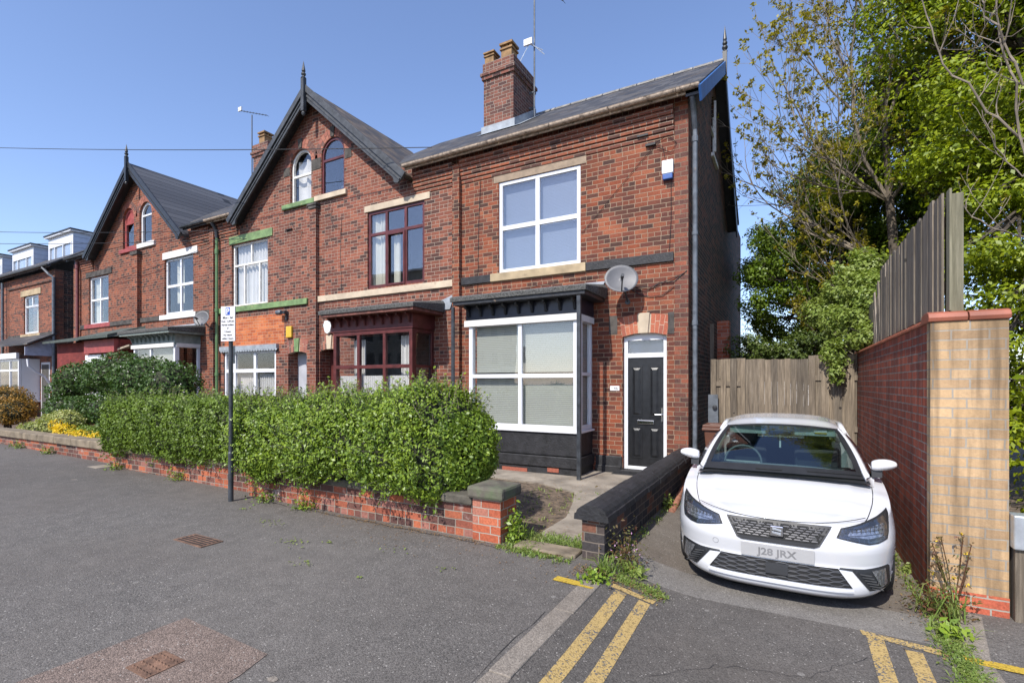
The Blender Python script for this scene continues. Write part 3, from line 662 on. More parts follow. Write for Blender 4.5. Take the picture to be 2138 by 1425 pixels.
def crack(pts, wd, seed, name='pavement_crack', mat=None):
    r = random.Random(seed); P = []
    for (a, b) in zip(pts, pts[1:]):
        for k in range(9): t = k/9; P.append((a[0]+(b[0]-a[0])*t+r.gauss(0, .012), a[1]+(b[1]-a[1])*t+r.gauss(0, .012)))
    P.append(pts[-1]); m = MB()
    for (a, b) in zip(P, P[1:]):
        dx, dy = b[0]-a[0], b[1]-a[1]; L = math.hypot(dx, dy); nx, ny = -dy/L*wd*r.uniform(.4, 1), dx/L*wd*r.uniform(.4, 1)
        m.quad(*[(x, y, gz(x, 0)+.0045) for x, y in ((a[0]-nx, a[1]-ny), (b[0]-nx, b[1]-ny), (b[0]+nx, b[1]+ny), (a[0]+nx, a[1]+ny))])
    tag(m.build(name, mat or M['soot_line']), kind='structure')
M['soot_line'] = plain('dark_crack', (.035, .031, .028), .95)
crack([(-1.56, 1.4), (-1.56, 3.3)], .003, 5)
crack([(-2.6, 4.36), (-3.9, 4.40), (-5.4, 4.38), (-6.9, 4.42)], .008, 6)
crack([(-.85, 3.0), (-.4, 3.4), (.1, 3.55), (.45, 4.0)], .002, 8)

# ------------------------------------------------------------------ terrace houses
F = 9.2
PITCH_M = .668
def bars(m, x0, x1, z0, z1, y0, y1, fw, cols=(), rows=(), mw=None, segs=None):
    """rectangular frame + mullions at fractions cols, transoms rows (fractions from bottom)"""
    mw = mw or fw*.8
    m.box(x0, x0+fw, y0, y1, z0, z1); m.box(x1-fw, x1, y0, y1, z0, z1)
    m.box(x0+fw, x1-fw, y0, y1, z0, z0+fw); m.box(x0+fw, x1-fw, y0, y1, z1-fw, z1)
    W, Hh = x1-x0, z1-z0; e = .003
    for r in rows: z = z0+Hh*r; m.box(x0+fw, x1-fw, y0+e, y1, z-mw/2, z+mw/2)
    for c in cols:
        if isinstance(c, tuple): c, a, b = c
        else: a, b = 0, 1
        x = x0+W*c; za = z0+fw if a == 0 else z0+Hh*a+mw/2; zb = z1-fw if b == 1 else z0+Hh*b-mw/2
        segs_ = [za] + [q for r in rows for q in (z0+Hh*r-mw/2, z0+Hh*r+mw/2) if za < z0+Hh*r < zb] + [zb]
        segs_ = sorted(segs_)
        for i in range(0, len(segs_)-1, 2): m.box(x-mw/2, x+mw/2, y0+e, y1, segs_[i], segs_[i+1])
    return m
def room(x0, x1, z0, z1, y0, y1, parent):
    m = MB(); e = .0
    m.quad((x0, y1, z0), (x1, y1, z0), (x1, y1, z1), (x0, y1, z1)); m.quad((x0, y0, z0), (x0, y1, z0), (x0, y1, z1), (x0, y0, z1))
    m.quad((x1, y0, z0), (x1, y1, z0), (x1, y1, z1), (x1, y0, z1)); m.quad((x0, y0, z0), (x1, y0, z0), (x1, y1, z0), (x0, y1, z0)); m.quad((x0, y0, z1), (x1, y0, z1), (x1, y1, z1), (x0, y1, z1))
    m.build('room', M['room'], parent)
def window(h, x0, x1, z0, z1, mat, cols=(), rows=(), fw=.06, Y=F+.06, gl='glass', fill=None, mw=None):
    f = bars(MB(), x0, x1, z0, z1, Y, Y+.07, fw, cols, rows, mw).build('window', mat, h, bevel=.006)
    MB().box(x0+fw*.8, x1-fw*.8, Y+.030, Y+.034, z0+fw*.8, z1-fw*.8).build('pane', M[gl], f)
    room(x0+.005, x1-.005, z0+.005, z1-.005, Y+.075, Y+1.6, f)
    if fill: fill(f, x0+.02, x1-.02, z0+.02, z1-.02, Y+.16)
    return f
def arch_window(h, cx, hw, z0, zs, mat, fw=.055, Y=F+.07, tr=None, fill=None, solid=None, gl='glass'):
    out = arch_pts(cx, hw, z0, zs); inn = arch_pts(cx, hw-fw, z0+fw, zs)
    m = MB(); n = len(out)
    for i in range(n):
        j = (i+1) % n
        a, b, c, d = out[i], out[j], inn[j], inn[i]
        m.add([(p[0], y, p[1]) for y in (Y, Y+.07) for p in (a, b, c, d)], [(0,1,2,3),(7,6,5,4),(3,2,6,7),(1,0,4,5)])
    tz = tr if tr else zs-.02
    m.box(cx-hw+fw, cx+hw-fw, Y+.003, Y+.06, tz-.03, tz+.03)
    f = m.build('window', mat, h)
    MB().prism(inn, 'y', Y+.03, Y+.034).build('pane', M[gl], f)
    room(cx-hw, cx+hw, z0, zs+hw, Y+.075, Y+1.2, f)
    if solid: MB().prism([(cx-hw+fw, tz)]+[p for p in inn[1:-1]]+[(cx+hw-fw, tz)], 'y', Y+.02, Y+.028).build('top_panel', solid, f)
    if fill: fill(f, cx-hw+.03, cx+hw-.03, z0+.03, zs+hw*.8, Y+.16)
    return f
def curt(mat='curtain', parts=((0, 1, 0, 1),), amp=.03, wl=.13):
    def g(f, x0, x1, z0, z1, y):
        m = MB()
        for a, b, c, d in parts: m.wavy(x0+(x1-x0)*a, x0+(x1-x0)*b, z0+(z1-z0)*c, z0+(z1-z0)*d, y, amp, wl, a*9)
        m.build('curtain', M[mat], f, smooth=True)
    return g
def blind(mat='blind', y_=.0, a=0, b=1, c=0, d=1):
    def g(f, x0, x1, z0, z1, y): MB().box(x0+(x1-x0)*a, x0+(x1-x0)*b, y+y_, y+y_+.006, z0+(z1-z0)*c, z0+(z1-z0)*d).build('blind', M[mat], f)
    return g
def vouss_arch(m, cx, hw, zs, t=.24, n=15, y0=F-.004, y1=F+.1, skip=()):
    for k in range(n):
        if k in skip: continue
        for (ra, rb) in ((hw, hw+t*.47), (hw+t*.52, hw+t)) if k % 2 else ((hw, hw+t*.3), (hw+t*.35, hw+t)):
            a0 = PI*(k+.06)/n; a1 = PI*(k+.94)/n
            p = [(cx-r*math.cos(a), zs+r*math.sin(a)) for r, a in ((ra, a0), (ra, a1), (rb, a1), (rb, a0))]
            m.prism(p, 'y', y0, y1)
def flat_arch(h, x0, x1, zb, keymat, mat='vouss', t=.35, rise=.06, y0=F-.004):
    cx = (x0+x1)/2; n = 11; m = MB(); W = x1-x0; kw = .075
    mm_ = MB(); 
    def zc(x): return zb+rise*(1-((x-cx)/(W/2))**2)
    for k in range(n):
        a = x0+W*(k+.04)/n; b = x0+W*(k+.96)/n
        if a < cx+kw*.8 and b > cx-kw*.8: continue
        s = lambda x: cx+(x-cx)*1.17
        zm = t*(.45 if k % 2 else .62)
        for f0, f1 in ((0, zm-.005), (zm+.005, t)):
            sl = lambda x, f: cx+(x-cx)*(1+.17*f/t)
            m.prism([(sl(a, f0), zc(a)+f0), (sl(b, f0), zc(b)+f0), (sl(b, f1), zc(b)+f1), (sl(a, f1), zc(a)+f1)], 'y', y0, F+.12)
    m.build('arch_bricks', M[mat], h)
    MB().prism([(sl_(cx, x), z) for x, z in []] or [(x0-.0, zc(x0)), (cx-W*.25, zc(cx-W*.25)), (cx, zc(cx)), (cx+W*.25, zc(cx+W*.25)), (x1, zc(x1)), (x1+W*.08, zb+t), (cx, zc(cx)+t), (x0-W*.08, zb+t)], 'y', y0+.002, F+.118).build('arch_mortar', M['mortar'], h)
    MB().prism([(cx-kw, zc(cx)-.012), (cx+kw, zc(cx)-.012), (cx+kw*1.45, zc(cx)+t+.01), (cx-kw*1.45, zc(cx)+t+.01)], 'y', y0-.035, F+.1).build('keystone', keymat, h, bevel=.006)
def cornice(h, x0, x1, mat, y=F, zt=6.62):
    m = MB(); 
    for k, (z, d) in enumerate(((6.12, .018), (6.205, .04), (6.29, .062), (6.375, .085), (6.46, .105), (6.545, .125))):
        m.box(x0, x1, y-d, y+.05, z+.004, z+.079)
    m.build('cornice', mat, h)
def gable_half(h, xp, side, xe, roofmat, barge, ze=6.58, zp=9.53, Y0=8.86, Y1=13.1, finial=False, bargew=.27):
    """half of a front gable: ridge at xp, eave at xe (side +1 right / -1 left)"""
    L = math.hypot(xe-xp, zp-ze); dx = (xe-xp)/L; dz = (ze-zp)/L; nx = -dz*side if side > 0 else dz*-side
    nx, nz = (abs(dz))*side, abs(dx)
    xo = xe+dx*.10; zo = ze+dz*.10
    T = .07
    m = MB(); m.prism([(xp, zp), (xo, zo), (xo-nx*T, zo-nz*T), (xp, zp-T/nz)], 'y', Y0+.055, Y1); m.build('gable_roof', roofmat, h)
    # bargeboard: two stepped boards
    m = MB()
    a = .02
    def off(p, d, q): return (p[0]+dx*q-nx*d, p[1]+dz*q-nz*d)
    tip = L+.10
    m.prism([(xp, zp-a/nz), off((xp, zp), a, tip), off((xp, zp), bargew, tip-.06), off((xp, zp), bargew+.05, tip-.16), off((xp, zp), bargew-.02, tip-.26), (xp, zp-bargew/nz)], 'y', Y0, Y0+.05)
    m.prism([(xp, zp+.045/nz), off((xp, zp), -.045, tip+.02), off((xp, zp), .10, tip+.02), (xp, zp-.10/nz)], 'y', Y0-.045, Y0-.002)
    m.prism([(xp, zp-.15/nz), off((xp, zp), .15, tip-.05), off((xp, zp), .19, tip-.05), (xp, zp-.19/nz)], 'y', Y0-.022, Y0-.002)
    m.build('bargeboard', barge, h, bevel=.004)
    m = MB(); m.prism([(xp, zp-T/nz-.01), off((xp, zp), T+.01, tip-.03), off((xp, zp), T+.03, tip-.03), (xp, zp-(T+.03)/nz)], 'y', Y0+.06, F+.02); m.build('soffit', M['black_wood'], h)
    if finial:
        m = MB(); m.box(xp-.055, xp+.055, Y0-.10, Y0-.005, 8.85, 9.72)
        m.lathe((xp, Y0-.05, 8.85), [(.0, -.13), (.035, -.11), (.055, -.06), (.035, -.02), (.05, 0), (.05, .02)], 10)
        m.lathe((xp, Y0-.05, 9.72), [(.07, 0), (.04, .03), (.035, .05), (.062, .09), (.062, .12), (.03, .15), (.05, .18), (.048, .2), (.0, .46)], 10)
        m.build('finial', barge, h)
def h_right(g, a, b): return (g-a) < (b-g) or True
def main_roof(h, x0, x1, mat, y0=8.93, z0=6.78, yr=12.6, back=True, gut='gutter_buff', ridge=True, ga=None):
    zr = z0+(yr-y0)*PITCH_M; m = MB()
    if ga is not None:
        a, b = (x0, ga) if ga > x0+.001 and abs(ga-x0) < abs(x1-x0) and h_right(ga, x0, x1) else (ga, x1)
        yb = F+.35; zb = z0+(yb-y0)*PITCH_M
        m.prism([(yb, zb), (yr, zr), (yr+4, zr-4*PITCH_M), (yr+4, zr-4*PITCH_M-.08), (yr, zr-.09), (yb, zb-.06)], 'x', a, b)
        if a == x0: x0 = ga
        else: x1 = ga
    m.prism([(y0, z0), (yr, zr), (yr+4, zr-4*PITCH_M), (yr+4, zr-4*PITCH_M-.08), (yr, zr-.09), (y0, z0-.06)], 'x', x0, x1)
    m.build('roof', mat, h)
    if gut:
        m = MB(); n = 8
        for seg in range(int((x1-x0)/1.2)+1):
            a = x0+seg*1.2; b = min(x1, a+1.19)
            if b <= a: break
            m.prism([(y0-.04-.055*math.cos(PI*k/n), z0-.045-.055*math.sin(PI*k/n)) for k in range(n+1)]+[(y0+.02, z0-.035), (y0-.10, z0-.035)], 'x', a, b)
        m.prism([(y0+.02, z0-.13), (y0+.05, z0-.13), (y0+.05, z0-.03), (y0+.02, z0-.03)], 'x', x0, x1)
        m.build('gutter', M[gut], h)
    if ridge:
        m = MB(); x = x0
        while x < x1-.1:
            b = min(x1, x+.44); m.prism([(yr-.13, zr-.075), (yr-.05, zr+.02), (yr, zr+.045), (yr+.05, zr+.02), (yr+.13, zr-.075)], 'x', x, b-.012); x += .45
        m.build('ridge_tiles', M['ridge'], h)
def chimney(h, x0, x1, y0, y1, z0, zt, pots, name='chimney', mat='brick_chim'):
    m = MB(); m.box(x0, x1, y0, y1, z0, zt-.42)
    m.box(x0-.04, x1+.04, y0-.04, y1+.04, zt-.42, zt-.33); m.box(x0-.07, x1+.07, y0-.07, y1+.07, zt-.33, zt-.25); m.box(x0-.02, x1+.02, y0-.02, y1+.02, zt-.25, zt)
    c = m.build(name, M[mat], h)
    for (px, py, r, hh, kind) in pots:
        m = MB()
        if kind == 'sq':
            m.box(px-r, px+r, py-r, py+r, zt-.02, zt+hh*.62); m.box(px-r*1.2, px+r*1.2, py-r*1.2, py+r*1.2, zt+hh*.62, zt+hh*.72)
            for a in (-.66, 0, .66):
                for b in (-.66, 0, .66):
                    if abs(a) > .5 or abs(b) > .5: m.box(px+r*1.1*a-r*.2, px+r*1.1*a+r*.2, py+r*1.1*b-r*.2, py+r*1.1*b+r*.2, zt+hh*.72, zt+hh*.88)
            m.box(px-r*1.25, px+r*1.25, py-r*1.25, py+r*1.25, zt+hh*.88, zt+hh)
            m.build('chimney_pot', M['pot_buff'], c)
        else:
            m.lathe((px, py, zt-.02), [(r, 0), (r*.92, hh*.8), (r*1.1, hh*.82), (r*1.1, hh*.9)], 14); m.lathe((px, py, zt+hh*.97), [(r*1.25, 0), (r*1.3, .02), (r*.3, .06)], 14)
            m.build('chimney_pot', M['pot_red'], c)
    return c
def band(h, segs, z0=3.855, z1=4.02, y=F-.045):
    for (a, b, mt) in segs:
        MB().box(a+.004, b-.004, y, F+.02, z0, z1).build('string_course', M[mt], h, bevel=.006)
def bay(h, xl, xr, wallm, winmat, canopy, boardmat, brmat, roofL, roofR, cols, rows, base='stone_black', zf=(.80, 2.89), Yb=8.44, Yr=8.10, fill=None, side_rows=(.5,), roofmat='felt', fw=.07, board=None, fasciamat=None, sidefill=None, topmat=None, flash=True, casing=None):
    b = MB()
    if base == 'stone_black':
        b.box(xl-.02, xr+.02, Yb-.02, F, -.15, .12); b.box(xl-.05, xr+.05, Yb-.05, F, .12, .32); b.box(xl-.01, xr+.01, Yb-.01, F, .33, zf[0]-.04)
    else: b.box(xl, xr, Yb, F, -.15, zf[0]-.05)
    bo = b.build('bay_window', M[base] if isinstance(base, str) else base, h, bevel=.012)
    z0, z1 = zf; y0 = Yb
    fr = bars(MB(), xl, xr, z0, z1, y0, y0+.08, fw, cols, rows, fw*.9)
    # side frames
    for sgn, xs in ((1, xr), (-1, xl)):
        xa, xb = (xs-.075, xs-.003) if sgn > 0 else (xs+.003, xs+.075)
        fr.box(xa, xb, y0+.081, y0+.13, z0, z1); fr.box(xa, xb, F-.08, F-.001, z0, z1)
        fr.box(xa, xb, y0+.131, F-.081, z0, z0+fw); fr.box(xa, xb, y0+.131, F-.081, z1-fw, z1)
        for r in side_rows: zz = z0+(z1-z0)*r; fr.box(xa, xb, y0+.131, F-.081, zz-.03, zz+.03)
    f = fr.build('bay_frame', winmat, bo, bevel=.005)
    MB().box(xl+fw*.6, xr-fw*.6, y0+.035, y0+.039, z0+.04, z1-.04).box(xr-.045, xr-.041, y0+.12, F-.05, z0+.04, z1-.04).box(xl+.041, xl+.045, y0+.12, F-.05, z0+.04, z1-.04).build('bay_panes', M['glass'], bo)
    MB().box(xl-.05, xr+.05, Yb-.05, F, z0-.04, z0-.001).build('sill', winmat, bo, bevel=.006)
    if fill: fill(bo, xl+.09, xr-.09, z0+.05, z1-.03, y0+.14)
    if sidefill: MB().box(xr-.10, xr-.094, y0+.16, F-.02, z0+.05, z1-.03).build('side_blind', M[sidefill], bo)
    # fascia with brackets
    zt = z1+.33
    m = MB(); m.box(xl-.06, xr+.03, Yb-.02, F, z1+.001, zt); m.build('fascia', M[fasciamat or canopy], bo)
    n = int((xr-xl)/.27)
    for i in range(n+1):
        x = xl+.02+(xr-xl-.06)*i/n; m = MB()
        m.prism([(Yb-.02, zt-.005), (Yb-.19, zt-.005), (Yb-.18, zt-.05), (Yb-.10, zt-.08), (Yb-.08, zt-.14), (Yb-.06, zt-.20), (Yb-.02, zt-.22)], 'x', x-.022, x+.022); m.build('bracket', M[brmat], bo, bevel=.004)
    for i in range(3):
        y = Yb+.1+i*.26; m = MB(); m.prism([(xr+.03, zt-.005), (xr+.16, zt-.005), (xr+.15, zt-.05), (xr+.08, zt-.09), (xr+.06, zt-.2), (xr+.03, zt-.22)], 'y', y-.022, y+.022)
    if board:
        m = MB(); m.box(xl-.09, xr+.0, Yb-.045, Yb-.021, z1-.075, z1+.05); m.box(xr+.031, xr+.05, Yb+.03, F-.02, z1-.08, z1+.04); m.build('cover_board', M[board], bo, bevel=.003)
    # canopy edge board and felt roof
    m = MB(); m.box(roofL+.05, roofR-.03, Yr+.03, F, zt+.001, zt+.07); m.build('canopy_board', M[canopy], bo, bevel=.006)
    m = MB(); zz = zt+.07
    m.add([(roofL, Yr, zz+.001), (roofR, Yr, zz+.001), (roofR, F, zz+.001), (roofL, F, zz+.001), (roofL, Yr-.01, zz+.08), (roofR+.01, Yr-.01, zz+.08), (roofR+.03, F, zz+.20), (roofL, F, zz+.20), (roofL+.02, Yr+.06, zz+.115), (roofR-.05, Yr+.06, zz+.115), (roofR-.02, F, zz+.27), (roofL+.02, F, zz+.27)],
          [(0,3,2,1),(0,1,5,4),(1,2,6,5),(3,0,4,7),(4,5,9,8),(5,6,10,9),(7,4,8,11),(8,9,10,11)])
    m.build('bay_roof', M[roofmat], bo)
    if flash: MB().add([(roofL+.1, F-.09, zz+.262), (roofR-.02, F-.09, zz+.262), (roofR-.02, F-.003, zz+.335), (roofL+.1, F-.003, zz+.335)], [(0,1,2,3)]).build('flashing', M['lead'], bo)
    return bo
def house_core(h, x0, x1, mat, y1=16):
    MB().box(x0+.01, x1-.01, F+1.9, y1, -.3, 6.65).build('rear_wall', mat, h)
def std_holes(wins): return [[(a, c), (b, c), (b, d), (a, d)] for a, b, c, d in wins]
def gable_outline(xp, side, xo, z_line=6.87, zp=9.45):
    xs = xp+side*(zp-z_line)/.8806
    pts = [(xp, -.25), (xo, -.25), (xo, z_line), (xs, z_line), (xp, zp)]
    return pts

def back_roof(h, a, b, y0=8.93, z0=6.78, yr=12.6):
    yb = F+.35; zb = z0+(yb-y0)*PITCH_M; zr = z0+(yr-y0)*PITCH_M
    MB().prism([(yb, zb), (yr, zr), (yr+4, zr-4*PITCH_M), (yr+4, zr-4*PITCH_M-.08), (yr, zr-.09), (yb, zb-.06)], 'x', a, b).build('roof', M['slate_x'], h)
# ---------------- house 1
H1 = thing('end_terrace_house', (-4.0, F, 0), 'nearest red brick end house with black panelled door and white bay window', 'house')
w1 = [(-5.45, -3.58, 4.03, 5.97), (-2.74, -1.93, .02, 2.56), (-5.62, -3.42, .85, 2.85)]
oc = [(-6.5, -.25), (-1.57, -.25), (-1.57, 6.87), (-6.5, 6.87)]
hs = std_holes(w1); hs[1] = [(-2.74, .02), (-1.93, .02), (-1.93, 2.54), (-2.13, 2.585), (-2.335, 2.6), (-2.54, 2.585), (-2.74, 2.54)]
holes_face(oc, hs, 'y', F, .11, 'wall', M['brick1'], H1)
MB().box(-1.79, -1.555, F-.012, F+.25, .34, 6.60).build('quoin_strip', M['brick_quoin'], H1)
MB().box(-6.6, -6.41, F-.10, F+.05, -.2, 6.55).build('pilaster', M['brick1'], H1)
# gable side wall, brick colour darkened for soot and for shade
side = [(F+.03, -.3), (15.5, -.3), (15.5, 6.2), (12.55, 9.12), (F+.03, 6.72)]
sh = [[(12.75, 7.1), (13.55, 7.1), (13.55, 8.25), (13.4, 8.5), (13.15, 8.6), (12.9, 8.5), (12.75, 8.25)]]
sh = [[(12.2, 6.95), (12.95, 6.95), (12.95, 8.05), (12.84, 8.3), (12.57, 8.42), (12.3, 8.3), (12.2, 8.05)]]
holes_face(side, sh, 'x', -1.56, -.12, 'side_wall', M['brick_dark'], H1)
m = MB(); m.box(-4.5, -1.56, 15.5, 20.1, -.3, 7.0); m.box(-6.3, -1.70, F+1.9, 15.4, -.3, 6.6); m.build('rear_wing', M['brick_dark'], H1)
m = MB(); m.box(-1.50, -1.455, 12.15, 12.19, 6.95, 8.1); m.box(-1.60, -1.50, 12.15, 13.0, 6.86, 6.94); m.box(-1.62, -1.58, 12.2, 12.26, 6.95, 8.1); m.box(-1.62, -1.58, 12.89, 12.95, 6.95, 8.1); m.box(-1.62, -1.58, 12.26, 12.89, 7.6, 7.66)
m.build('side_window', M['white_wood'], H1); MB().box(-1.66, -1.655, 12.2, 12.95, 6.95, 8.4).build('side_pane', M['room'], H1)
main_roof(H1, -6.5, -1.33, M['slate_x'])
# verge boards of the gable end
m = MB(); yy0, zz0, yr, zr = 8.86, 6.74, 12.6, 9.23
s_ = PITCH_M; m.prism([(8.80, 6.66), (12.6, 9.20), (12.6, 8.90), (9.02, 6.52), (8.94, 6.46)], 'x', -1.33, -1.29); m.build('bargeboard', M['blue_paint'], H1)
m = MB(); m.prism([(12.6, 9.20), (15.75, 6.1), (15.6, 5.85), (12.6, 8.85)], 'x', -1.33, -1.295); m.prism([(12.6, 9.24), (15.8, 6.12), (15.7, 6.04), (12.6, 9.1)], 'x', -1.60, -1.34); m.prism([(8.95, 6.70), (12.6, 9.13), (15.6, 6.15), (15.6, 6.08), (12.6, 9.04), (8.95, 6.6)], 'x', -1.56, -1.335); m.build('rear_bargeboard', M['black_smooth'], H1)
m = MB(); m.box(-1.36, -1.27, 12.55, 12.65, 8.75, 9.42); m.lathe((-1.315, 12.6, 9.42), [(.06, 0), (.04, .03), (.065, .08), (.065, .11), (.03, .14), (.055, .18), (.055, .21), (.035, .25), (.045, .28), (.0, .62)], 10); m.build('finial', M['black_smooth'], H1)
cornice(H1, -6.40, -1.80, M['brick3'])
MB().box(-5.57, -3.46, F-.006, F+.1, 5.972, 6.135).build('lintel', M['stone_grey'], H1)
band(H1, ((-6.40, -5.63, 'stone_black'), (-3.46, -1.80, 'stone_black')))
MB().box(-5.63, -3.46, F-.06, F+.1, 3.855, 4.025).build('window_sill', M['stone'], H1, bevel=.008)
window(H1, -5.44, -3.59, 4.03, 5.968, M['white_pvc'], cols=(.49,), rows=(.49,), fw=.075, Y=F+.02, gl='glass_sky', fill=blind('blind_blue', -.02, 0, 1, 0, .97), mw=.095)
def bl4(f, x0, x1, z0, z1, y):
    xm = (x0+x1)/2; zm = (z0+z1)/2
    m = MB()
    for a, b in ((x0+.01, xm-.01), (xm+.01, x1-.01)):
        m.box(a, b, y, y+.006, z0, zm-.03); m.box(a, b, y+.002, y+.008, zm+.03, z1-.04)
    m.build('venetian_blind', M['blind'], f)
    MB().box(x0-.05, x1+.05, y+.1, y+.12, z0-.1, z1+.05).build('room', M['room'], f)
B1 = bay(H1, -5.70, -3.34, None, M['white_pvc'], 'black_wood', 'x', 'black_wood', -5.93, -3.06, (.497,), (.485,), fill=bl4, sidefill='blind', board='stone_white', fasciamat='navy_black', fw=.085)
MB().box(-3.335, -3.27, Yb_ if False else 8.44, 8.50, .8, 2.80).build('corner_post', M['white_pvc'], B1, bevel=.004)
MB().box(-3.93, -3.70, 8.408, 8.42, .03, .105).build('air_brick', M['vouss'], B1)
MB().box(-4.9, -4.35, 8.405, 8.42, -.02, .06).build('exposed_bricks', M['vouss'], B1)
MB().box(-3.235, -3.165, 8.12, 8.18, -.05, 3.20).build('corner_pipe', M['black_pipe'], B1, bevel=.004)
MB().box(-5.93, -5.87, 8.14, 8.19, -.05, 3.20).build('left_pipe', M['black_pipe'], B1, bevel=.004)
# door
fr = MB(); y0 = F+.09
fr.box(-2.74, -2.665, y0, y0+.08, .06, 2.60); fr.box(-2.005, -1.93, y0, y0+.08, .06, 2.60); fr.box(-2.664, -2.006, y0, y0+.08, .06, .12); fr.box(-2.664, -2.006, y0, y0+.08, 2.15, 2.235); fr.box(-2.664, -2.006, y0, y0+.08, 2.47, 2.60)
dr = MB().box(-2.662, -2.008, y0+.025, y0+.065, .125, 2.145)
door = dr.build('door', M['black_door'], H1)
fr.build('door_frame', M['white_pvc'], H1, bevel=.004)
m = MB()
for (a, b, c, d) in ((-2.60, -2.40, 1.05, 1.99), (-2.27, -2.07, 1.05, 1.99), (-2.60, -2.40, .27, .86), (-2.27, -2.07, .27, .86)):
    for i, (o1, dd) in enumerate(((0, .012), (.035, .004))):
        pass
    e = .03
    m.box(a, b, y0+.014, y0+.026, d-.022, d); m.box(a, b, y0+.014, y0+.026, c, c+.022); m.box(a, a+.018, y0+.014, y0+.026, c+.022, d-.022); m.box(b-.018, b, y0+.014, y0+.026, c+.022, d-.022)
    m.add([(a+e, y0+.024, c+e), (b-e, y0+.024, c+e), (b-e, y0+.024, d-e), (a+e, y0+.024, d-e), (a+e+.035, y0+.008, c+e+.04), (b-e-.035, y0+.008, c+e+.04), (b-e-.035, y0+.008, d-e-.04), (a+e+.035, y0+.008, d-e-.04)], [(0,1,5,4),(1,2,6,5),(2,3,7,6),(3,0,4,7),(4,5,6,7)])
m.build('door_panels', M['black_door'], door)
MB().box(-2.49, -2.18, y0-.004, y0+.02, .915, .985).build('letter_box', M['chrome'], door, bevel=.006)
m = MB(); m.box(-2.045, -2.022, y0-.004, y0+.022, .97, 1.22); m.tube([(-2.035, y0-.01, 1.10), (-2.035, y0-.05, 1.10), (-2.15, y0-.055, 1.10)], .009, 8); m.build('handle', M['chrome'], door)
MB().box(-2.664, -2.006, y0+.03, y0+.036, 2.236, 2.469).build('fanlight', M['glass'], H1); MB().box(-2.664, -2.006, y0+.06, y0+.07, 2.236, 2.469).build('fanlight_backing', plain('fanlight_blue', (.02, .035, .07), .5, var=.3, scale=5), H1)
MB().box(-2.80, -1.93, F-.06, F+.1, -.05, .055).box(-2.90, -1.85, F-.22, F-.061, -.1, .0).build('door_step', M['stone_black'], H1, bevel=.01)
MB().box(-3.26, -2.745, F-.035, F+.02, -.1, .30).box(-3.26, -2.76, F-.065, F-.036, -.1, .12).build('plinth', M['stone_black'], H1, bevel=.015)
MB().box(-1.925, -1.56, F-.03, F+.02, -.1, .30).build('plinth', M['stone_black'], H1, bevel=.015)
flat_arch(H1, -2.74, -1.93, 2.545, M['stone_pale'])
MB().box(-3.00, -2.84, F-.008, F+.02, 2.60, 2.95).build('stone_block', M['stone_soot'], H1); MB().box(-1.905, -1.80, F-.008, F+.02, 2.56, 2.95).build('stone_block', M['stone_soot'], H1)
m = MB(); m.box(-2.98, -2.80, F-.006, F, 1.535, 1.625)
np_ = m.build('number_plaque', M['signwhite'], H1); text('46', .085, (-2.87, F-.007, 1.55), 0, M['grey_text'], np_, 'lettering')
m = MB(); m.lathe((-1.46, F+.10, .2), [(.042, 0), (.042, 1.0), (.05, 1.0), (.05, 1.06), (.042, 1.06), (.042, 2.5), (.052, 2.5), (.052, 2.58), (.044, 2.58), (.044, 4.1), (.052, 4.1), (.052, 4.16), (.044, 4.16), (.044, 5.75), (.055, 5.75), (.055, 5.85), (.04, 5.86), (.04, 6.0)], 12)
m.tube([(-1.46, F+.10, 6.18), (-1.46, F-.02, 6.38), (-1.46, F-.2, 6.62)], .045, 10); m.tube([(-1.46, F+.10, .22), (-1.46, F+.08, .12), (-1.44, F-.05, .05)], .045, 10)
m.build('drainpipe', M['grey_pipe'], H1)
chimney(H1, -6.87, -6.0, 10.85, 12.0, 7.7, 9.86, ((-6.72, 11.0, .13, .30, 'sq'), (-6.26, 11.1, .15, .44, 'sq')))
m = MB(); s_ = lambda y: 6.78+(y-8.93)*PITCH_M
m.add([(-6.92, 10.80, s_(10.8)+.0), (-5.94, 10.80, s_(10.8)+.0), (-5.94, 10.80, s_(10.8)+.22), (-6.92, 10.80, s_(10.8)+.2)], [(0,1,2,3)])
m.add([(-5.96, 10.80, s_(10.8)), (-5.96, 12.05, s_(12.05)), (-5.96, 12.05, s_(12.05)+.20), (-5.96, 10.80, s_(10.8)+.22)], [(0,1,2,3)])
m.add([(-7.0, 10.70, s_(10.70)+.03), (-5.8, 10.70, s_(10.70)+.03), (-5.8, 10.82, s_(10.82)+.03), (-7.0, 10.82, s_(10.82)+.03)], [(0,1,2,3)])
m.add([(-5.96, 10.80, s_(10.80)+.02), (-5.78, 10.80, s_(10.80)+.02), (-5.78, 12.1, s_(12.1)+.02), (-5.96, 12.1, s_(12.1)+.02)], [(0,1,2,3)])
m.build('flashing', M['lead'], H1)

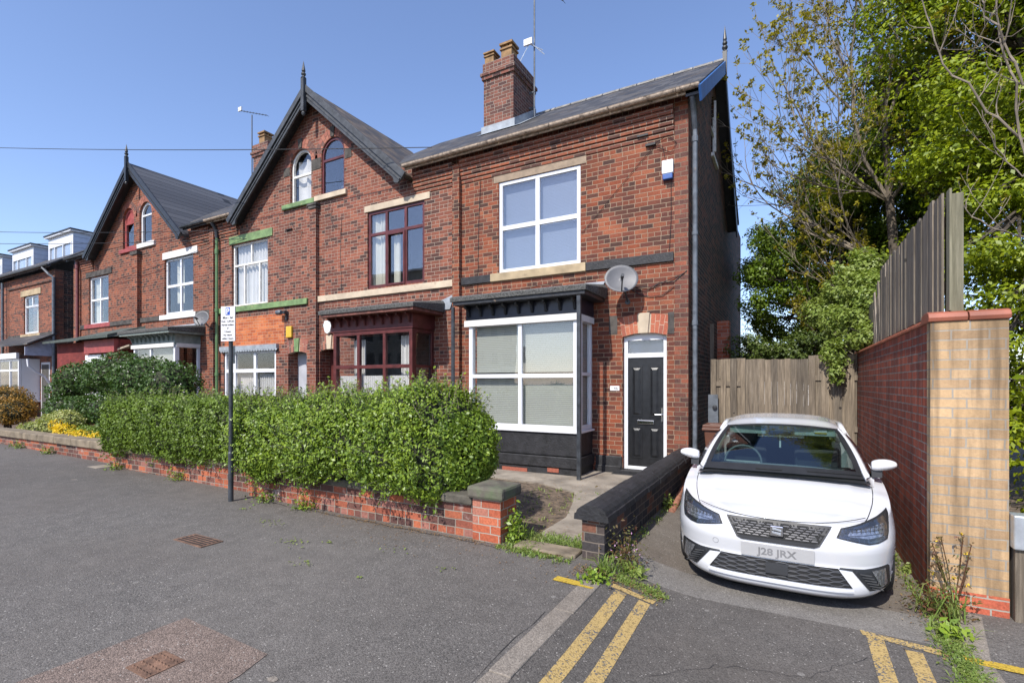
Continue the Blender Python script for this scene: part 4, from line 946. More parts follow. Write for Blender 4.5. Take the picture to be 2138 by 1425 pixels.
# ---------------- house 2 (right half of the near gable)
H2 = thing('terrace_house', (-8.8, F, 0), 'brick house with dark red window frames under the right half of the near gable', 'house')
ga = [(p[0], p[1]) for p in arch_pts(-10.545, .435, 6.70, 7.74)]
holes_face(gable_outline(-11.2, 1, -6.5), std_holes([(-9.29, -7.47, 4.05, 5.97), (-9.55, -7.27, .85, 2.85)]) + [[(-11.04, -.1), (-10.28, -.1), (-10.28, 2.53), (-10.47, 2.575), (-10.66, 2.59), (-10.85, 2.575), (-11.04, 2.53)], ga], 'y', F, .11, 'wall', M['brick2'], H2)
house_core(H2, -11.2, -6.5, M['brick_dark'])
gable_half(H2, -11.2, 1, -7.85, M['slate_moss'], M['dark_grey_paint'], finial=True)
main_roof(H2, -9.6, -6.5, M['slate_x'], ga=-7.86)
cornice(H2, -7.75, -6.6, M['brick3'])
MB().box(-9.38, -7.30, F-.02, F+.1, 5.972, 6.13).build('lintel', M['stone_pale'], H2, bevel=.006)
MB().box(-11.09, -6.61, F-.05, F+.1, 3.855, 4.01).build('string_course', M['stone_pale'], H2, bevel=.006)
window(H2, -9.28, -7.48, 4.055, 5.968, M['maroon_wood'], cols=(.33, .67), rows=(.70,), fw=.07, Y=F+.03, mw=.075, gl='glass_sky', fill=curt('curtain_warm', ((0, .26, 0, 1), (.40, .50, 0, .68))))
m = MB(); bars(m, -8.66, -8.08, 4.07, 5.36, F-.0, F+.04, .05); m.build('opening_casement', M['maroon_wood'], H2, bevel=.005)
arch_window(H2, -10.545, .43, 6.705, 7.735, M['maroon_wood'], gl='glass_sky', tr=7.62, Y=F+.03, fill=blind('blind_blue', .4, .0, 1, 0, .3))
m = MB(); vouss_arch(m, -10.545, .45, 7.735, skip=(7,)); m.build('arch_bricks', M['vouss2'], H2)
MB().prism([(-10.545-.06, 8.19), (-10.545+.06, 8.19), (-10.545+.085, 8.45), (-10.545-.085, 8.45)], 'y', F-.03, F+.05).build('keystone', M['stone_soot'], H2)
MB().box(-10.09, -9.85, F-.012, F+.03, 7.50, 7.74).build('stone_block', M['stone_soot'], H2)
MB().box(-11.195, -10.0, F-.07, F+.1, 6.565, 6.70).build('gable_sill', M['stone_pale'], H2, bevel=.008)
m = MB(); m.box(-11.31, -11.07, F-.11, F+.05, -.2, 6.36); m.build('pilaster', M['brick2'], H2)
m = MB(); m.box(-11.38, -11.01, F-.16, F+.03, 6.44, 6.50); m.box(-11.35, -11.04, F-.14, F+.03, 6.36, 6.44); m.build('pilaster_cap', M['stone_soot'], H2, bevel=.01)
m = MB(); m.box(-11.04, -10.90, 9.55, 9.60, 0, 2.6); m.box(-10.32, -10.28, 9.55, 9.60, 0, 2.6); m.box(-10.9, -10.32, 9.55, 9.60, 2.08, 2.14); m.build('door_frame', M['maroon_wood'], H2)
door = MB().box(-10.899, -10.321, 9.57, 9.60, 0, 2.08).build('door', M['maroon_bright'], H2)
m = MB()
for a, c, d in ((-10.85, 1.1, 1.9), (-10.58, 1.1, 1.9), (-10.85, .2, .95), (-10.58, .2, .95)): bars(m, a, a+.22, c, d, 9.555, 9.57, .03)
m.build('door_panels', M['maroon_bright'], door)
MB().box(-10.9, -10.32, 9.58, 9.585, 2.14, 2.6).build('fanlight', M['glass'], H2)
MB().box(-11.06, -11.041, F+.1, 9.6, -.1, 2.62).box(-10.279, -10.26, F+.1, 9.6, -.1, 2.62).build('porch_wall', M['brick2'], H2)
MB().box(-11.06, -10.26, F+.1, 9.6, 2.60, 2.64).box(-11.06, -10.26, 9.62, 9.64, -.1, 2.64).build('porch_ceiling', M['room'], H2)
flat_arch(H2, -11.04, -10.28, 2.53, M['stone_pale'], 'vouss2')
def cur2(f, x0, x1, z0, z1, y):
    m = MB(); W = x1-x0
    m.wavy(x0+.16*W, x0+.32*W, z0, z1-.15, y+.12, .03, .09); m.wavy(x0+.80*W, x0+.98*W, z0, z1-.1, y+.12, .03, .09, 1)
    m.wavy(x0, x1, z0, z0+1.0, y, .015, .06); m.build('curtain', M['curtain'], f, smooth=True)
    room(x0-.05, x1+.05, z0-.1, z1+.05, y+.5, y+1.6, f)
bay(H2, -9.65, -7.19, None, M['maroon_wood'], 'brown_fascia', 'x', 'maroon_wood', -9.78, -6.88, (.335, .665), (.60,), base=M['brick2'], fill=cur2, fasciamat='maroon_wood', fw=.09, side_rows=(.6,), flash=False)
MB().prism([(-7.0, 3.55), (-6.66, 3.66), (-6.60, 3.62), (-6.72, 3.35), (-6.95, 3.35)], 'y', F-.03, F-.004).build('flashing', M['lead'], H2)

# ---------------- house 3 (left half of the near gable)
H3 = thing('terrace_house', (-13.5, F, 0), 'brick house with green painted lintels and a green drainpipe left of the pilaster', 'house')
ga = arch_pts(-11.815, .435, 6.70, 7.72)
o3 = [(-15.9, -.25), (-11.2, -.25), (-11.2, 9.45), (-11.2-(9.45-6.87)/.8806, 6.87), (-15.9, 6.87)]
holes_face(o3, std_holes([(-15.0, -13.25, 4.02, 5.92), (-15.40, -12.88, .85, 2.66)]) + [[(-12.34, -.1), (-11.57, -.1), (-11.57, 2.50), (-11.76, 2.545), (-11.955, 2.56), (-12.15, 2.545), (-12.34, 2.50)], ga], 'y', F, .11, 'wall', M['brick2'], H3)
house_core(H3, -15.9, -11.2, M['brick_dark'])
gable_half(H3, -11.2, -1, -14.55, M['slate_moss'], M['dark_grey_paint'])
main_roof(H3, -15.9, -14.56, M['slate_x']); back_roof(H3, -14.56, -12.8)
cornice(H3, -15.8, -14.65, M['brick3'])
MB().box(-15.10, -13.02, F-.025, F+.1, 5.93, 6.16).build('lintel', M['stone_green'], H3, bevel=.006)
MB().box(-15.72, -11.50, F-.06, F+.1, 3.84, 4.0).build('string_course', M['stone_green'], H3, bevel=.006)
window(H3, -15.0, -13.25, 4.02, 5.92, M['white_wood'], cols=((.30, 0, .66), (.72, 0, .66), (.5, .66, 1)), rows=(.66,), fw=.055, Y=F+.07, fill=curt('curtain', ((0, 1, 0, 1),), .04, .16), mw=.06)
MB().box(-11.37, -10.99, F+.001, F+.09, 6.9, 8.35).build('wall_infill', M['brick2'], H3)
arch_window(H3, -11.815, .43, 6.705, 7.715, M['white_wood'], fill=curt('curtain', ((.1, 1, 0, .9),), .05, .3), tr=7.45)
m = MB(); vouss_arch(m, -11.815, .45, 7.715, skip=(7,)); m.build('arch_bricks', M['vouss2'], H3)
MB().prism([(-11.815-.06, 8.17), (-11.815+.06, 8.17), (-11.815+.085, 8.43), (-11.815-.085, 8.43)], 'y', F-.03, F+.05).build('keystone', M['stone_soot'], H3)
MB().box(-12.52, -12.27, F-.012, F+.03, 7.50, 7.74).build('stone_block', M['stone_soot'], H3); MB().box(-11.36, -11.0, F-.012, F+.03, 7.45, 7.74).build('stone_block', M['stone_soot'], H3)
MB().box(-12.54, -11.205, F-.07, F+.1, 6.55, 6.685).build('gable_sill', M['stone_green'], H3, bevel=.008)
MB().box(-15.35, -12.5, F-.006, F+.02, 2.80, 3.66).build('repaired_brickwork', M['brick_patch'], H3)
f = window(H3, -15.38, -12.90, .9, 2.64, M['white_pvc'], cols=(.20, .60), rows=(.66,), fw=.07, Y=F+.02, fill=curt('curtain', ((0, 1, 0, .62), (.0, .18, .6, 1)), .03, .1), mw=.11)
m = MB(); m.box(-15.5, -12.75, F-.09, F-.005, 2.67, 2.80)
for i in range(22): x = -15.46+i*.125; m.prism([(x, 2.67)]+[(x+.0625-.0625*math.cos(PI*k/6), 2.67-.055*math.sin(PI*k/6)) for k in range(1, 6)]+[(x+.125, 2.67)], 'y', F-.085, F-.07)
m.build('scalloped_pelmet', M['lead'], H3)
flat_arch(H3, -12.34, -11.57, 2.50, M['stone_green'], 'vouss2')
MB().box(-12.36, -12.345, F+.1, 10.0, -.1, 2.6).box(-11.565, -11.55, F+.1, 10.0, -.1, 2.6).build('porch_wall', M['brick2'], H3)
MB().box(-12.34, -11.57, 9.52, 9.56, -.1, 2.56).build('door', plain('pale_door', (.42, .43, .47), .5, var=.1, scale=3), H3); MB().box(-12.34, -11.57, 9.7, 9.75, -.1, 2.55).build('porch_back', M['room'], H3)
MB().box(-12.36, -11.55, F+.1, 9.75, 2.57, 2.6).build('porch_ceiling', M['room'], H3)
m = MB(); m.lathe((-15.62, F-.09, .0), [(.045, 0), (.045, 1.9), (.06, 1.9), (.06, 2.0), (.045, 2.0), (.045, 3.9), (.06, 3.9), (.06, 4.0), (.045, 4.0), (.045, 5.7), (.06, 5.7), (.06, 5.85), (.045, 5.86), (.045, 6.2)], 12)
m.build('drainpipe', M['green_pipe'], H3)
m = MB(); m.tube([(-15.62, F-.09, 6.2), (-15.62, F-.12, 6.45), (-15.62, F-.26, 6.66)], .05, 10); m.build('rainwater_head', M['black_pipe'], H3)
chimney(H3, -16.35, -15.55, 10.8, 11.8, 7.7, 9.95, ((-15.95, 11.0, .15, .42, 'sq'),))

# ---------------- house 4 (right half of the far gable)
H4 = thing('terrace_house', (-18.2, F, 0), 'brick house with white lintel and sill and grey green bay canopy behind the flowering shrub', 'house')
ga = arch_pts(-20.14, .425, 6.70, 7.74)
holes_face(gable_outline(-20.6, 1, -15.9), std_holes([(-18.86, -17.10, 4.03, 5.93), (-19.0, -16.9, .9, 2.85)]) + [ga], 'y', F, .11, 'wall', M['brick3'], H4)
house_core(H4, -20.6, -15.9, M['brick_dark'])
gable_half(H4, -20.6, 1, -17.25, M['tile_new'], M['black_smooth'], finial=True, Y1=12.9)
main_roof(H4, -19.0, -15.9, M['slate_x'], gut='black_pipe', ga=-17.26)
cornice(H4, -17.15, -16.05, M['brick3']); MB().box(-16.02, -15.80, F-.10, F+.05, -.2, 6.55).build('pilaster', M['brick3'], H4)
MB().box(-18.95, -16.83, F-.03, F+.1, 5.93, 6.16).build('lintel', M['stone_white'], H4, bevel=.006)
band(H4, ((-20.45, -19.13, 'stone_soot'), (-19.13, -16.9, 'stone_white'), (-16.9, -16.05, 'stone_soot')))
window(H4, -18.86, -17.10, 4.03, 5.93, M['white_pvc'], cols=(.51,), rows=(.51,), fw=.07, Y=F+.06, fill=curt('curtain_warm', ((.24, .48, .2, .98),)), mw=.09)
arch_window(H4, -20.14, .42, 6.705, 7.735, M['white_pvc'], tr=7.72, fw=.07, fill=blind('blind_blue', .3, 0, 1, .45, 1))
m = MB(); vouss_arch(m, -20.14, .44, 7.735); m.build('arch_bricks', M['vouss2'], H4)
MB().box(-20.62, -19.44, F-.07, F+.1, 6.53, 6.69).build('gable_sill', M['stone_white'], H4, bevel=.008)
bay(H4, -19.25, -16.70, None, M['white_pvc'], 'greygreen', 'x', 'greygreen', -19.55, -16.42, (.42,), (.6,), base=M['brick3'], fill=blind('blind', .02, 0, .9, .3, 1), board='stone_white', fasciamat='greygreen', roofmat='felt', fw=.09, side_rows=(.42,))
m = MB(); m.add([(-20.4, 8.35, 2.78), (-19.35, 8.35, 2.92), (-19.35, F, 3.05), (-20.4, F, 2.95), (-20.4, 8.35, 2.84), (-19.35, 8.35, 2.98), (-19.35, F, 3.11), (-20.4, F, 3.01)], [(0,3,2,1),(4,5,6,7),(0,1,5,4),(1,2,6,5),(2,3,7,6),(3,0,4,7)]); m.build('door_canopy', plain('beige_canopy', (.33, .27, .20), .8), H4)

# ---------------- house 5 (left half of the far gable)
H5 = thing('terrace_house', (-23.2, F, 0), 'brick house with maroon sills and maroon drainpipe under the left half of the far gable', 'house')
ga = arch_pts(-21.37, .41, 6.66, 7.74)
o5 = [(-25.8, -.25), (-20.6, -.25), (-20.6, 9.45), (-20.6-(9.45-6.87)/.8806, 6.87), (-25.8, 6.87)]
holes_face(o5, std_holes([(-24.53, -22.9, 4.0, 5.88)]) + [ga], 'y', F, .11, 'wall', M['brick3'], H5)
house_core(H5, -25.8, -20.6, M['brick_dark'])
gable_half(H5, -20.6, -1, -24.0, M['tile_new'], M['black_smooth'], ze=6.66, Y1=12.9)
main_roof(H5, -25.9, -24.0, M['slate_x'], gut='black_pipe'); back_roof(H5, -24.0, -22.2)
cornice(H5, -25.1, -24.1, M['brick3'])
MB().box(-24.75, -22.60, F-.03, F+.1, 5.89, 6.10).build('lintel', M['stone_soot'], H5, bevel=.006)
band(H5, ((-25.3, -24.85, 'stone_soot'), (-24.85, -22.69, 'stone_maroon'), (-22.69, -20.8, 'stone_soot')))
window(H5, -24.53, -22.9, 4.0, 5.88, M['white_pvc'], cols=(.5,), rows=(.52,), fw=.07, Y=F+.06, fill=curt('curtain_warm', ((.05, .42, 0, 1),)), mw=.08)
MB().box(-20.955, -20.57, F+.001, F+.09, 6.9, 8.35).build('wall_infill', M['brick3'], H5)
arch_window(H5, -21.37, .40, 6.665, 7.735, M['stone_maroon'], solid=M['stone_maroon'], tr=7.6, fw=.1)
m = MB(); vouss_arch(m, -21.37, .42, 7.735); m.build('arch_bricks', M['vouss2'], H5)
MB().box(-21.94, -20.625, F-.07, F+.1, 6.50, 6.64).build('gable_sill', M['stone_maroon'], H5, bevel=.008)
MB().box(-20.80, -20.42, F-.14, F+.05, -.2, 6.30).build('pilaster', M['brick3'], H5); MB().box(-20.86, -20.36, F-.18, F+.03, 6.30, 6.42).build('pilaster_cap', M['stone_soot'], H5)
MB().box(-25.78, -25.2, F-.05, F+.03, -.2, 6.55).build('pilaster', M['brick3'], H5)
MB().lathe((-25.30, F-.1, 0), [(.05, 0), (.05, 6.3), (.07, 6.32), (.07, 6.6)], 10).build('drainpipe', M['red_pipe'], H5)
m = MB(); m.add([(-25.4, 8.05, 3.20), (-22.3, 8.05, 3.20), (-22.3, F, 3.45), (-25.4, F, 3.45), (-25.4, 8.05, 3.28), (-22.3, 8.05, 3.30), (-22.3, F, 3.58), (-25.4, F, 3.56)], [(0,3,2,1),(4,5,6,7),(0,1,5,4),(1,2,6,5),(2,3,7,6),(3,0,4,7)])
m.add([(-22.3, 8.0, 3.22), (-20.0, 8.0, 3.22), (-20.0, F, 3.5), (-22.3, F, 3.5), (-22.2, 8.0, 3.32), (-20.0, 8.0, 3.32), (-20.2, F, 3.72), (-22.0, F, 3.72)], [(0,3,2,1),(4,5,6,7),(0,1,5,4),(1,2,6,5),(2,3,7,6),(3,0,4,7)])
m.build('porch_roof', M['felt_green'], H5)
MB().box(-25.1, -20.1, 8.4, F, -.2, 3.2).build('porch_wall', M['maroon_wall'], H5); MB().box(-22.6, -21.0, 8.36, 8.395, .6, 2.7).build('porch_window', M['white_pvc'], H5)
MB().box(-22.4, -20.15, 8.25, 8.39, 2.75, 3.2).build('porch_fascia', M['stone_maroon'], H5)

# ---------------- houses 6 and 7 beyond the passage
def dormer(h, x0, x1, y0, y1, z0, z1, cols):
    m = MB(); m.box(x0, x1, y0+.02, y1, z0-.6, z1); d = m.build('dormer', plain('grey_cladding', (.33, .38, .46), .5, var=.08, scale=3), h)
    m = MB(); m.box(x0-.02, x0+.10, y0-.02, y0+.019, z0, z1-.01); m.box(x1-.10, x1+.02, y0-.02, y0+.019, z0, z1-.01); m.box(x0+.1, x1-.1, y0-.02, y0+.019, z1-.42, z1-.01); m.box(x0+.1, x1-.1, y0-.02, y0+.019, z0, z0+.08)
    bars(m, x0+.1, x1-.1, z0+.08, z1-.42, y0-.04, y0+.018, .07, cols); m.build('dormer_front', M['white_pvc'], d)
    MB().box(x0+.1, x1-.1, y0+.005, y0+.015, z0+.1, z1-.42).build('dormer_glass', M['glass_sky'], d)
    m = MB()
    for i in range(6): m.box(x1, x1+.01, y0+.02, y1-.2, z0-.1+i*.24, z0+.12+i*.24)
    m.build('side_cladding', plain('pale_cladding', (.50, .56, .66), .5, var=.05), d)
    MB().box(x0-.12, x1+.12, y0-.15, y1, z1+.001, z1+.07).build('dormer_fascia', M['white_pvc'], d); MB().box(x0-.15, x1+.15, y0-.18, y1+.02, z1+.071, z1+.13).build('dormer_roof', M['black_smooth'], d)
H6 = thing('terrace_house', (-30.3, F, 0), 'brick house beyond the passage with white dormer and yellow stone lintel', 'house')
MB().box(-32.9, -27.72, F+.3, 15.8, -.3, 6.6).build('side_wall', M['brick_dark'], H6)  # side lies in shadow; its shade is put into the dark brick colour
holes_face([(-32.9, -.3), (-27.7, -.3), (-27.7, 6.6), (-32.9, 6.6)], std_holes([(-31.1, -29.45, 3.95, 5.68)]), 'y', F, .3, 'wall', M['brick3'], H6)
MB().box(-27.9, -27.69, F-.02, F+.29, -.3, 6.6).build('quoin_strip', M['brick_quoin'], H6)
window(H6, -31.1, -29.45, 3.95, 5.68, M['white_pvc'], cols=((.5, .72, 1),), rows=(.72,), fw=.08, Y=F+.05, fill=curt('curtain_warm', ((.55, .75, 0, .7),)), mw=.09)
MB().box(-31.4, -29.15, F-.03, F+.1, 5.69, 5.95).build('lintel', M['stone'], H6)
band(H6, ((-32.9, -31.4, 'stone_soot'), (-31.4, -29.2, 'stone'), (-29.2, -27.72, 'stone_soot')), 3.75, 3.93)
MB().box(-32.9, -27.75, F-.05, F, 6.12, 6.2).build('brick_ledge', M['brick_dark'], H6)
main_roof(H6, -32.9, -27.5, M['slate_x'], gut='black_pipe'); dormer(H6, -31.55, -28.9, 10.25, 12.6, 7.38, 8.68, (.25, .62))
m = MB(); m.tube([(-28.1, 8.9, 6.66), (-27.75, 9.0, 6.35), (-27.62, 9.12, 6.2)], .05, 8); m.lathe((-27.62, 9.12, 0), [(.055, 0), (.055, 6.2)], 10); m.build('drainpipe', M['grey_pipe'], H6)
chimney(H6, -34.0, -33.0, 11.6, 12.9, 7.5, 9.2, ((-33.6, 12.1, .17, .45, 'r'), (-32.95, 12.3, .17, .45, 'r')))
m = MB(); m.add([(-33, 8.25, 3.28), (-27.55, 8.25, 3.28), (-27.55, F, 3.78), (-33, F, 3.78), (-33, 8.25, 3.34), (-27.55, 8.25, 3.34), (-27.55, F, 3.85), (-33, F, 3.85)], [(0,3,2,1),(4,5,6,7),(0,1,5,4),(1,2,6,5),(2,3,7,6),(3,0,4,7)]); m.build('porch_roof', M['slate_x'], H6)
m = MB(); m.prism([(8.3, 3.2), (F, 3.7), (F, 2.85), (8.3, 2.85)], 'x', -28.0, -27.95); m.build('porch_cheek', plain('lilac_board', (.40, .42, .52), .5), H6)
m = MB(); m.tube([(-28.0, 8.4, 2.7), (-27.98, 8.42, 2.4), (-27.97, 8.65, 2.15), (-27.96, 8.95, 1.95), (-27.95, F-.05, 1.6), (-27.95, F-.04, 1.35)], .05, 6); m.build('porch_bracket', M['white_pvc'], H6)
b6 = bars(MB(), -33, -29.3, .95, 2.75, 8.5, 8.58, .1, (.35, .72), (.72,)); b6.box(-33, -29.25, 8.4, 8.5, 2.76, 3.0); b6.box(-29.4, -29.3, 8.59, F, .95, 2.75); b6.box(-33, -29.2, 8.4, 9.2, .85, .94)
bb = b6.build('bay_window', M['white_pvc'], H6); MB().box(-33, -29.35, 8.53, 8.54, 1, 2.7).build('bay_panes', M['glass'], bb); MB().box(-29.36, -29.34, 8.6, F-.02, 1, 2.7).build('side_pane', plain('dark_side_glass', (.05, .055, .05), .25, var=.5, scale=4), bb); MB().box(-33, -29.4, 8.6, F, -.2, .84).build('bay_base', M['brick3'], bb)
MB().box(-33, -29.5, 8.8, 8.82, .95, 2.7).build('room', M['room'], bb)
MB().box(-29.1, -28.2, F-.02, F+.02, .05, 2.6).build('door_frame', M['white_pvc'], H6); MB().box(-29.02, -28.28, F-.03, F-.021, .15, 2.5).build('door_glass', M['room'], H6)
H7 = thing('terrace_house', (-35.6, F, 0), 'farthest brick house at the left edge with a white dormer', 'house')
MB().box(-45, -32.95, F, 15.8, -.3, 6.6).build('wall', M['brick3'], H7)
main_roof(H7, -45, -32.95, M['slate_x'], gut='black_pipe'); dormer(H7, -36.1, -33.4, 10.25, 12.4, 7.38, 8.6, (.25, .7))
dormer(H7, -41.0, -37.6, 10.25, 12.4, 7.3, 8.6, (.25, .7)); MB().lathe((-33.2, 9.05, 0), [(.055, 0), (.055, 6.5)], 10).build('drainpipe', M['grey_pipe'], H7)

# ------------------------------------------------------------------ things fixed to the houses
def dishfn(loc, r, lb, face=(.35, -.9, .28), mx=.4):
    o = thing('satellite_dish', loc, lb, 'satellite dish'); c = Vector(loc); d = Vector(face).normalized()
    up = Vector((0, 0, 1)); s = d.cross(up).normalized(); u = s.cross(d)
    m = MB(); n = 28; vs = []
    for k in range(7):
        q = k/6
        for i in range(n): t = 2*PI*i/n; p = c+s*(r*q*math.cos(t))+u*(r*q*.9*math.sin(t))+d*(.12*r*q*q*1.6); vs.append(p)
    fs = [(k*n+i, k*n+(i+1) % n, (k+1)*n+(i+1) % n, (k+1)*n+i) for k in range(6) for i in range(n)]
    m.add(vs, fs); x = m.build('reflector', M['dish'], o, smooth=True, auto=True); sm = x.modifiers.new('s', 'SOLIDIFY'); sm.thickness = .008
    m = MB(); a = c-u*r*.85+d*.05; b = c+d*r*.95-u*r*.25; m.tube([c-d*.03-u*r*.4, a, b], .012, 8); m.build('feed_arm', M['cable'], o)
    m = MB(); m.tube([b-d*.06, b+d*.05], .03, 10); m.tube([b-d*.1, b-d*.06], .018, 10); m.build('receiver', M['black_pipe'], o)
    w_ = Vector((c.x+.02, mx, c.z-.35)); m = MB(); m.tube([c-d*.02, c-d*.10-u*.05, Vector((c.x+.03, c.y+.15, c.z-.2)), w_], .018, 8); m.lathe((w_.x, mx-.02, w_.z), [(.05, 0), (.05, .02)], 8, 'y'); m.build('bracket', M['black_pipe'], o)
dishfn((-2.66, 8.84, 3.54), .30, 'large grey satellite dish above the black panelled front door', mx=F)
dishfn((-15.85, 8.8, 3.66), .27, 'small grey satellite dish beside the green drainpipe', face=(.3, -.92, .25), mx=F)
o = thing('alarm_box', (-1.90, F-.05, 5.5), 'white alarm box with blue base near the top right corner of the wall', 'alarm box')
MB().box(-2.0, -1.805, F-.085, F, 5.42, 5.66).build('cover', M['plastic_white'], o, bevel=.012); MB().box(-1.99, -1.815, F-.08, F, 5.32, 5.418).build('base', M['plastic_blue'], o, bevel=.012)
o = tag(MB().box(-12.36, -12.13, F-.07, F, 2.95, 3.27).build('alarm_box', M['plastic_yellow'], bevel=.02), 'yellow alarm box on the brick beside the green keystone', 'alarm box')
m = MB(); m.prism([(-10.80, 3.20), (-10.76, 3.32), (-10.53, 3.32), (-10.49, 3.20), (-10.55, 3.02), (-10.645, 2.97), (-10.74, 3.02)], 'y', F-.10, F)
tag(m.build('alarm_box', M['plastic_white'], bevel=.015), 'white shield shaped alarm bell box left of the dark red bay', 'alarm box')
o = thing('security_light', (-12.3, F-.1, 3.7), 'grey security light on a bracket above the orange brick patch', 'security light')
m = MB(); m.lathe((-12.62, F-.16, 3.66), [(.055, 0), (.07, .02), (.07, .16), (.05, .2)], 12, 'x'); m.build('lamp_head', M['grey_pipe'], o)
m = MB(); m.box(-12.42, -12.32, F-.14, F, 3.62, 3.70); m.box(-12.40, -12.35, F-.05, F, 3.45, 3.62); m.build('bracket', M['black_pipe'], o)
# aerials
def yagi(m, c, d, L, n, el=.16):
    c = Vector(c); d = Vector(d).normalized(); s = d.cross(Vector((0, 0, 1))).normalized()
    m.tube([c-d*L/2, c+d*L/2], .012, 6)
    for i in range(n): p = c+d*(L*(i/(n-1)-.5)); m.tube([p-s*el, p+s*el], .006, 4)
o = thing('tv_aerial', (-5.86, 11.9, 8.5), 'tall aerial mast clamped to the nearest chimney stack', 'aerial')
m = MB(); m.tube([(-5.84, 11.7, 8.35), (-5.84, 11.7, 12.6)], .024, 8); m.tube([(-5.98, 11.7, 8.9), (-5.82, 11.7, 8.9)], .03, 6); m.tube([(-5.98, 11.7, 9.3), (-5.82, 11.7, 9.3)], .03, 6); m.build('mast', M['grey_pipe'], o)
m = MB(); yagi(m, (-5.55, 11.6, 11.85), (1, -.1, -1.0), 1.7, 7, .1); m.build('upper_aerial', M['black_pipe'], o)
m = MB(); m.tube([(-6.22, 11.5, 10.0), (-5.95, 11.62, 10.55), (-5.62, 11.75, 10.36)], .012, 6); m.tube([(-5.9, 11.6, 10.55), (-5.55, 11.7, 10.2)], .012, 6); m.build('lower_aerial', M['galv'], o)
m = MB(); m.box(-6.08, -5.84, 11.55, 11.60, 10.50, 10.66); m.build('reflector', M['signwhite'], o)
o = thing('tv_aerial', (-16.4, 10.85, 9), 'aerial on a thin mast above the chimney behind the near gable', 'aerial')
m = MB(); m.tube([(-16.42, 10.8, 8.5), (-16.42, 10.8, 11.05)], .02, 6); m.build('mast', M['black_pipe'], o)
m = MB(); yagi(m, (-16.35, 10.8, 11.1), (1.1, .1, -.38), 1.45, 10, .07); m.build('boom', M['black_pipe'], o)
m = MB(); m.box(-17.10, -16.92, 10.72, 10.76, 11.31, 11.45); m.build('reflector', M['signwhite'], o)
o = thing('tv_aerial', (-34.5, 12, 9), 'small aerial behind the white dormers', 'aerial'); m = MB(); m.tube([(-35.6, 13, 8.5), (-35.6, 13, 10.0)], .02, 6); yagi(m, (-35.2, 13, 10.0), (1.1, .1, -.2), 1.8, 9, .15); m.build('boom', M['black_pipe'], o)
o = thing('tv_aerial', (-39, 12, 9), 'aerial at the left edge above the last roof', 'aerial'); m = MB(); m.tube([(-38.6, 12, 8.5), (-38.6, 12, 9.3)], .02, 6); yagi(m, (-38.2, 12, 9.25), (1.1, .1, -.28), 1.8, 9, .15); m.build('boom', M['black_pipe'], o)
# cables
def cable(pts, r, lb, ct='cable', nm='cable', grp=None):
    m = MB(); m.tube(pts, r, 5); return tag(m.build(nm, M['cable']), lb, ct, grp)
def sag(a, b, s, n=14): return [Vector(a).lerp(Vector(b), i/n) - Vector((0, 0, s*4*(i/n)*(1-i/n))) for i in range(n+1)]
cable(sag((-6.9, 8.75, 6.88), (-30, 5.6, 11.0), .12), .010, 'highest overhead wire crossing the sky in front of the gables', 'overhead wire', 'overhead_wire')
cable(sag((-13.6, F-.02, 6.2), (-32, 6.4, 8.2), .12), .010, 'middle overhead wire running left from under the near gable', 'overhead wire', 'overhead_wire')
cable(sag((-14.2, F-.02, 6.0), (-32, 6.6, 7.7), .1), .010, 'lowest overhead wire running left past the far gable', 'overhead wire', 'overhead_wire')
def onwall(ps, d=.012): return [(x, F-d, z) for x, z in ps]
m = MB(); r = .007
m.tube(onwall([(-1.62, 3.62), (-1.9, 3.52), (-2.2, 3.42), (-2.55, 3.46)], .03), r, 5); m.tube(onwall([(-1.58, 3.66), (-1.8, 3.48), (-2.05, 3.50), (-2.3, 3.36), (-2.6, 3.42)], .02), r, 5); m.tube(onwall([(-1.80, 3.40), (-2.0, 3.26), (-2.2, 3.25), (-2.4, 3.30), (-2.55, 3.40)], .02), r, 5)
m.tube(onwall([(-1.85, 5.3), (-1.85, 4.6), (-1.88, 4.05)]), .005, 4); m.tube(onwall([(-5.9, 6.1), (-5.95, 5.2), (-5.97, 4.1), (-5.98, 3.6)]), .005, 4)
m.tube(onwall([(-1.95, 5.7), (-2.0, 5.95), (-2.15, 6.0)], .02), .005, 4); m.tube(onwall([(-2.2, 6.0), (-1.9, 6.12), (-1.75, 5.95), (-1.85, 5.8), (-2.1, 5.95)], .03), .006, 4); m.tube(onwall([(-2.15, 5.98), (-2.4, 5.75), (-3.55, 4.6)], .02), .005, 4)
m.tube(onwall([(-5.6, 3.5), (-5.5, 3.6), (-5.1, 3.62), (-3.9, 3.72), (-3.2, 3.72)], .02), .006, 4)
m.box(-2.3, -2.12, F-.06, F, 6.0, 6.04); m.box(-2.45, -2.25, F-.06, F, 6.2, 6.235)
tag(m.build('wall_cables', M['cable']), 'loose black cables pinned across the nearest house wall around the dish', 'cables')
m = MB(); m.tube(onwall([(-10.2, 6.0), (-10.25, 5.0), (-10.2, 4.05)]), .005, 4); m.tube(onwall([(-10.55, 6.3), (-10.6, 6.0), (-10.45, 5.75), (-10.2, 5.7), (-10.25, 5.5)], .02), .006, 4); m.tube(onwall([(-12.2, 6.2), (-12.0, 5.9), (-11.7, 5.85), (-11.8, 5.65)], .03), .006, 4); m.box(-12.4, -12.15, F-.05, F, 5.98, 6.0)
m.box(-11.31, -11.25, F-.125, F-.115, 3.0, 3.01); m.tube([(-10.98, F-.02, 3.8), (-10.99, F-.02, 3.2), (-11.03, F-.02, 2.6), (-10.9, F-.03, 2.55)], .006, 4)
tag(m.build('wall_cables', M['cable']), 'thin dark cables hanging on the brick around the tall pilaster', 'cables')

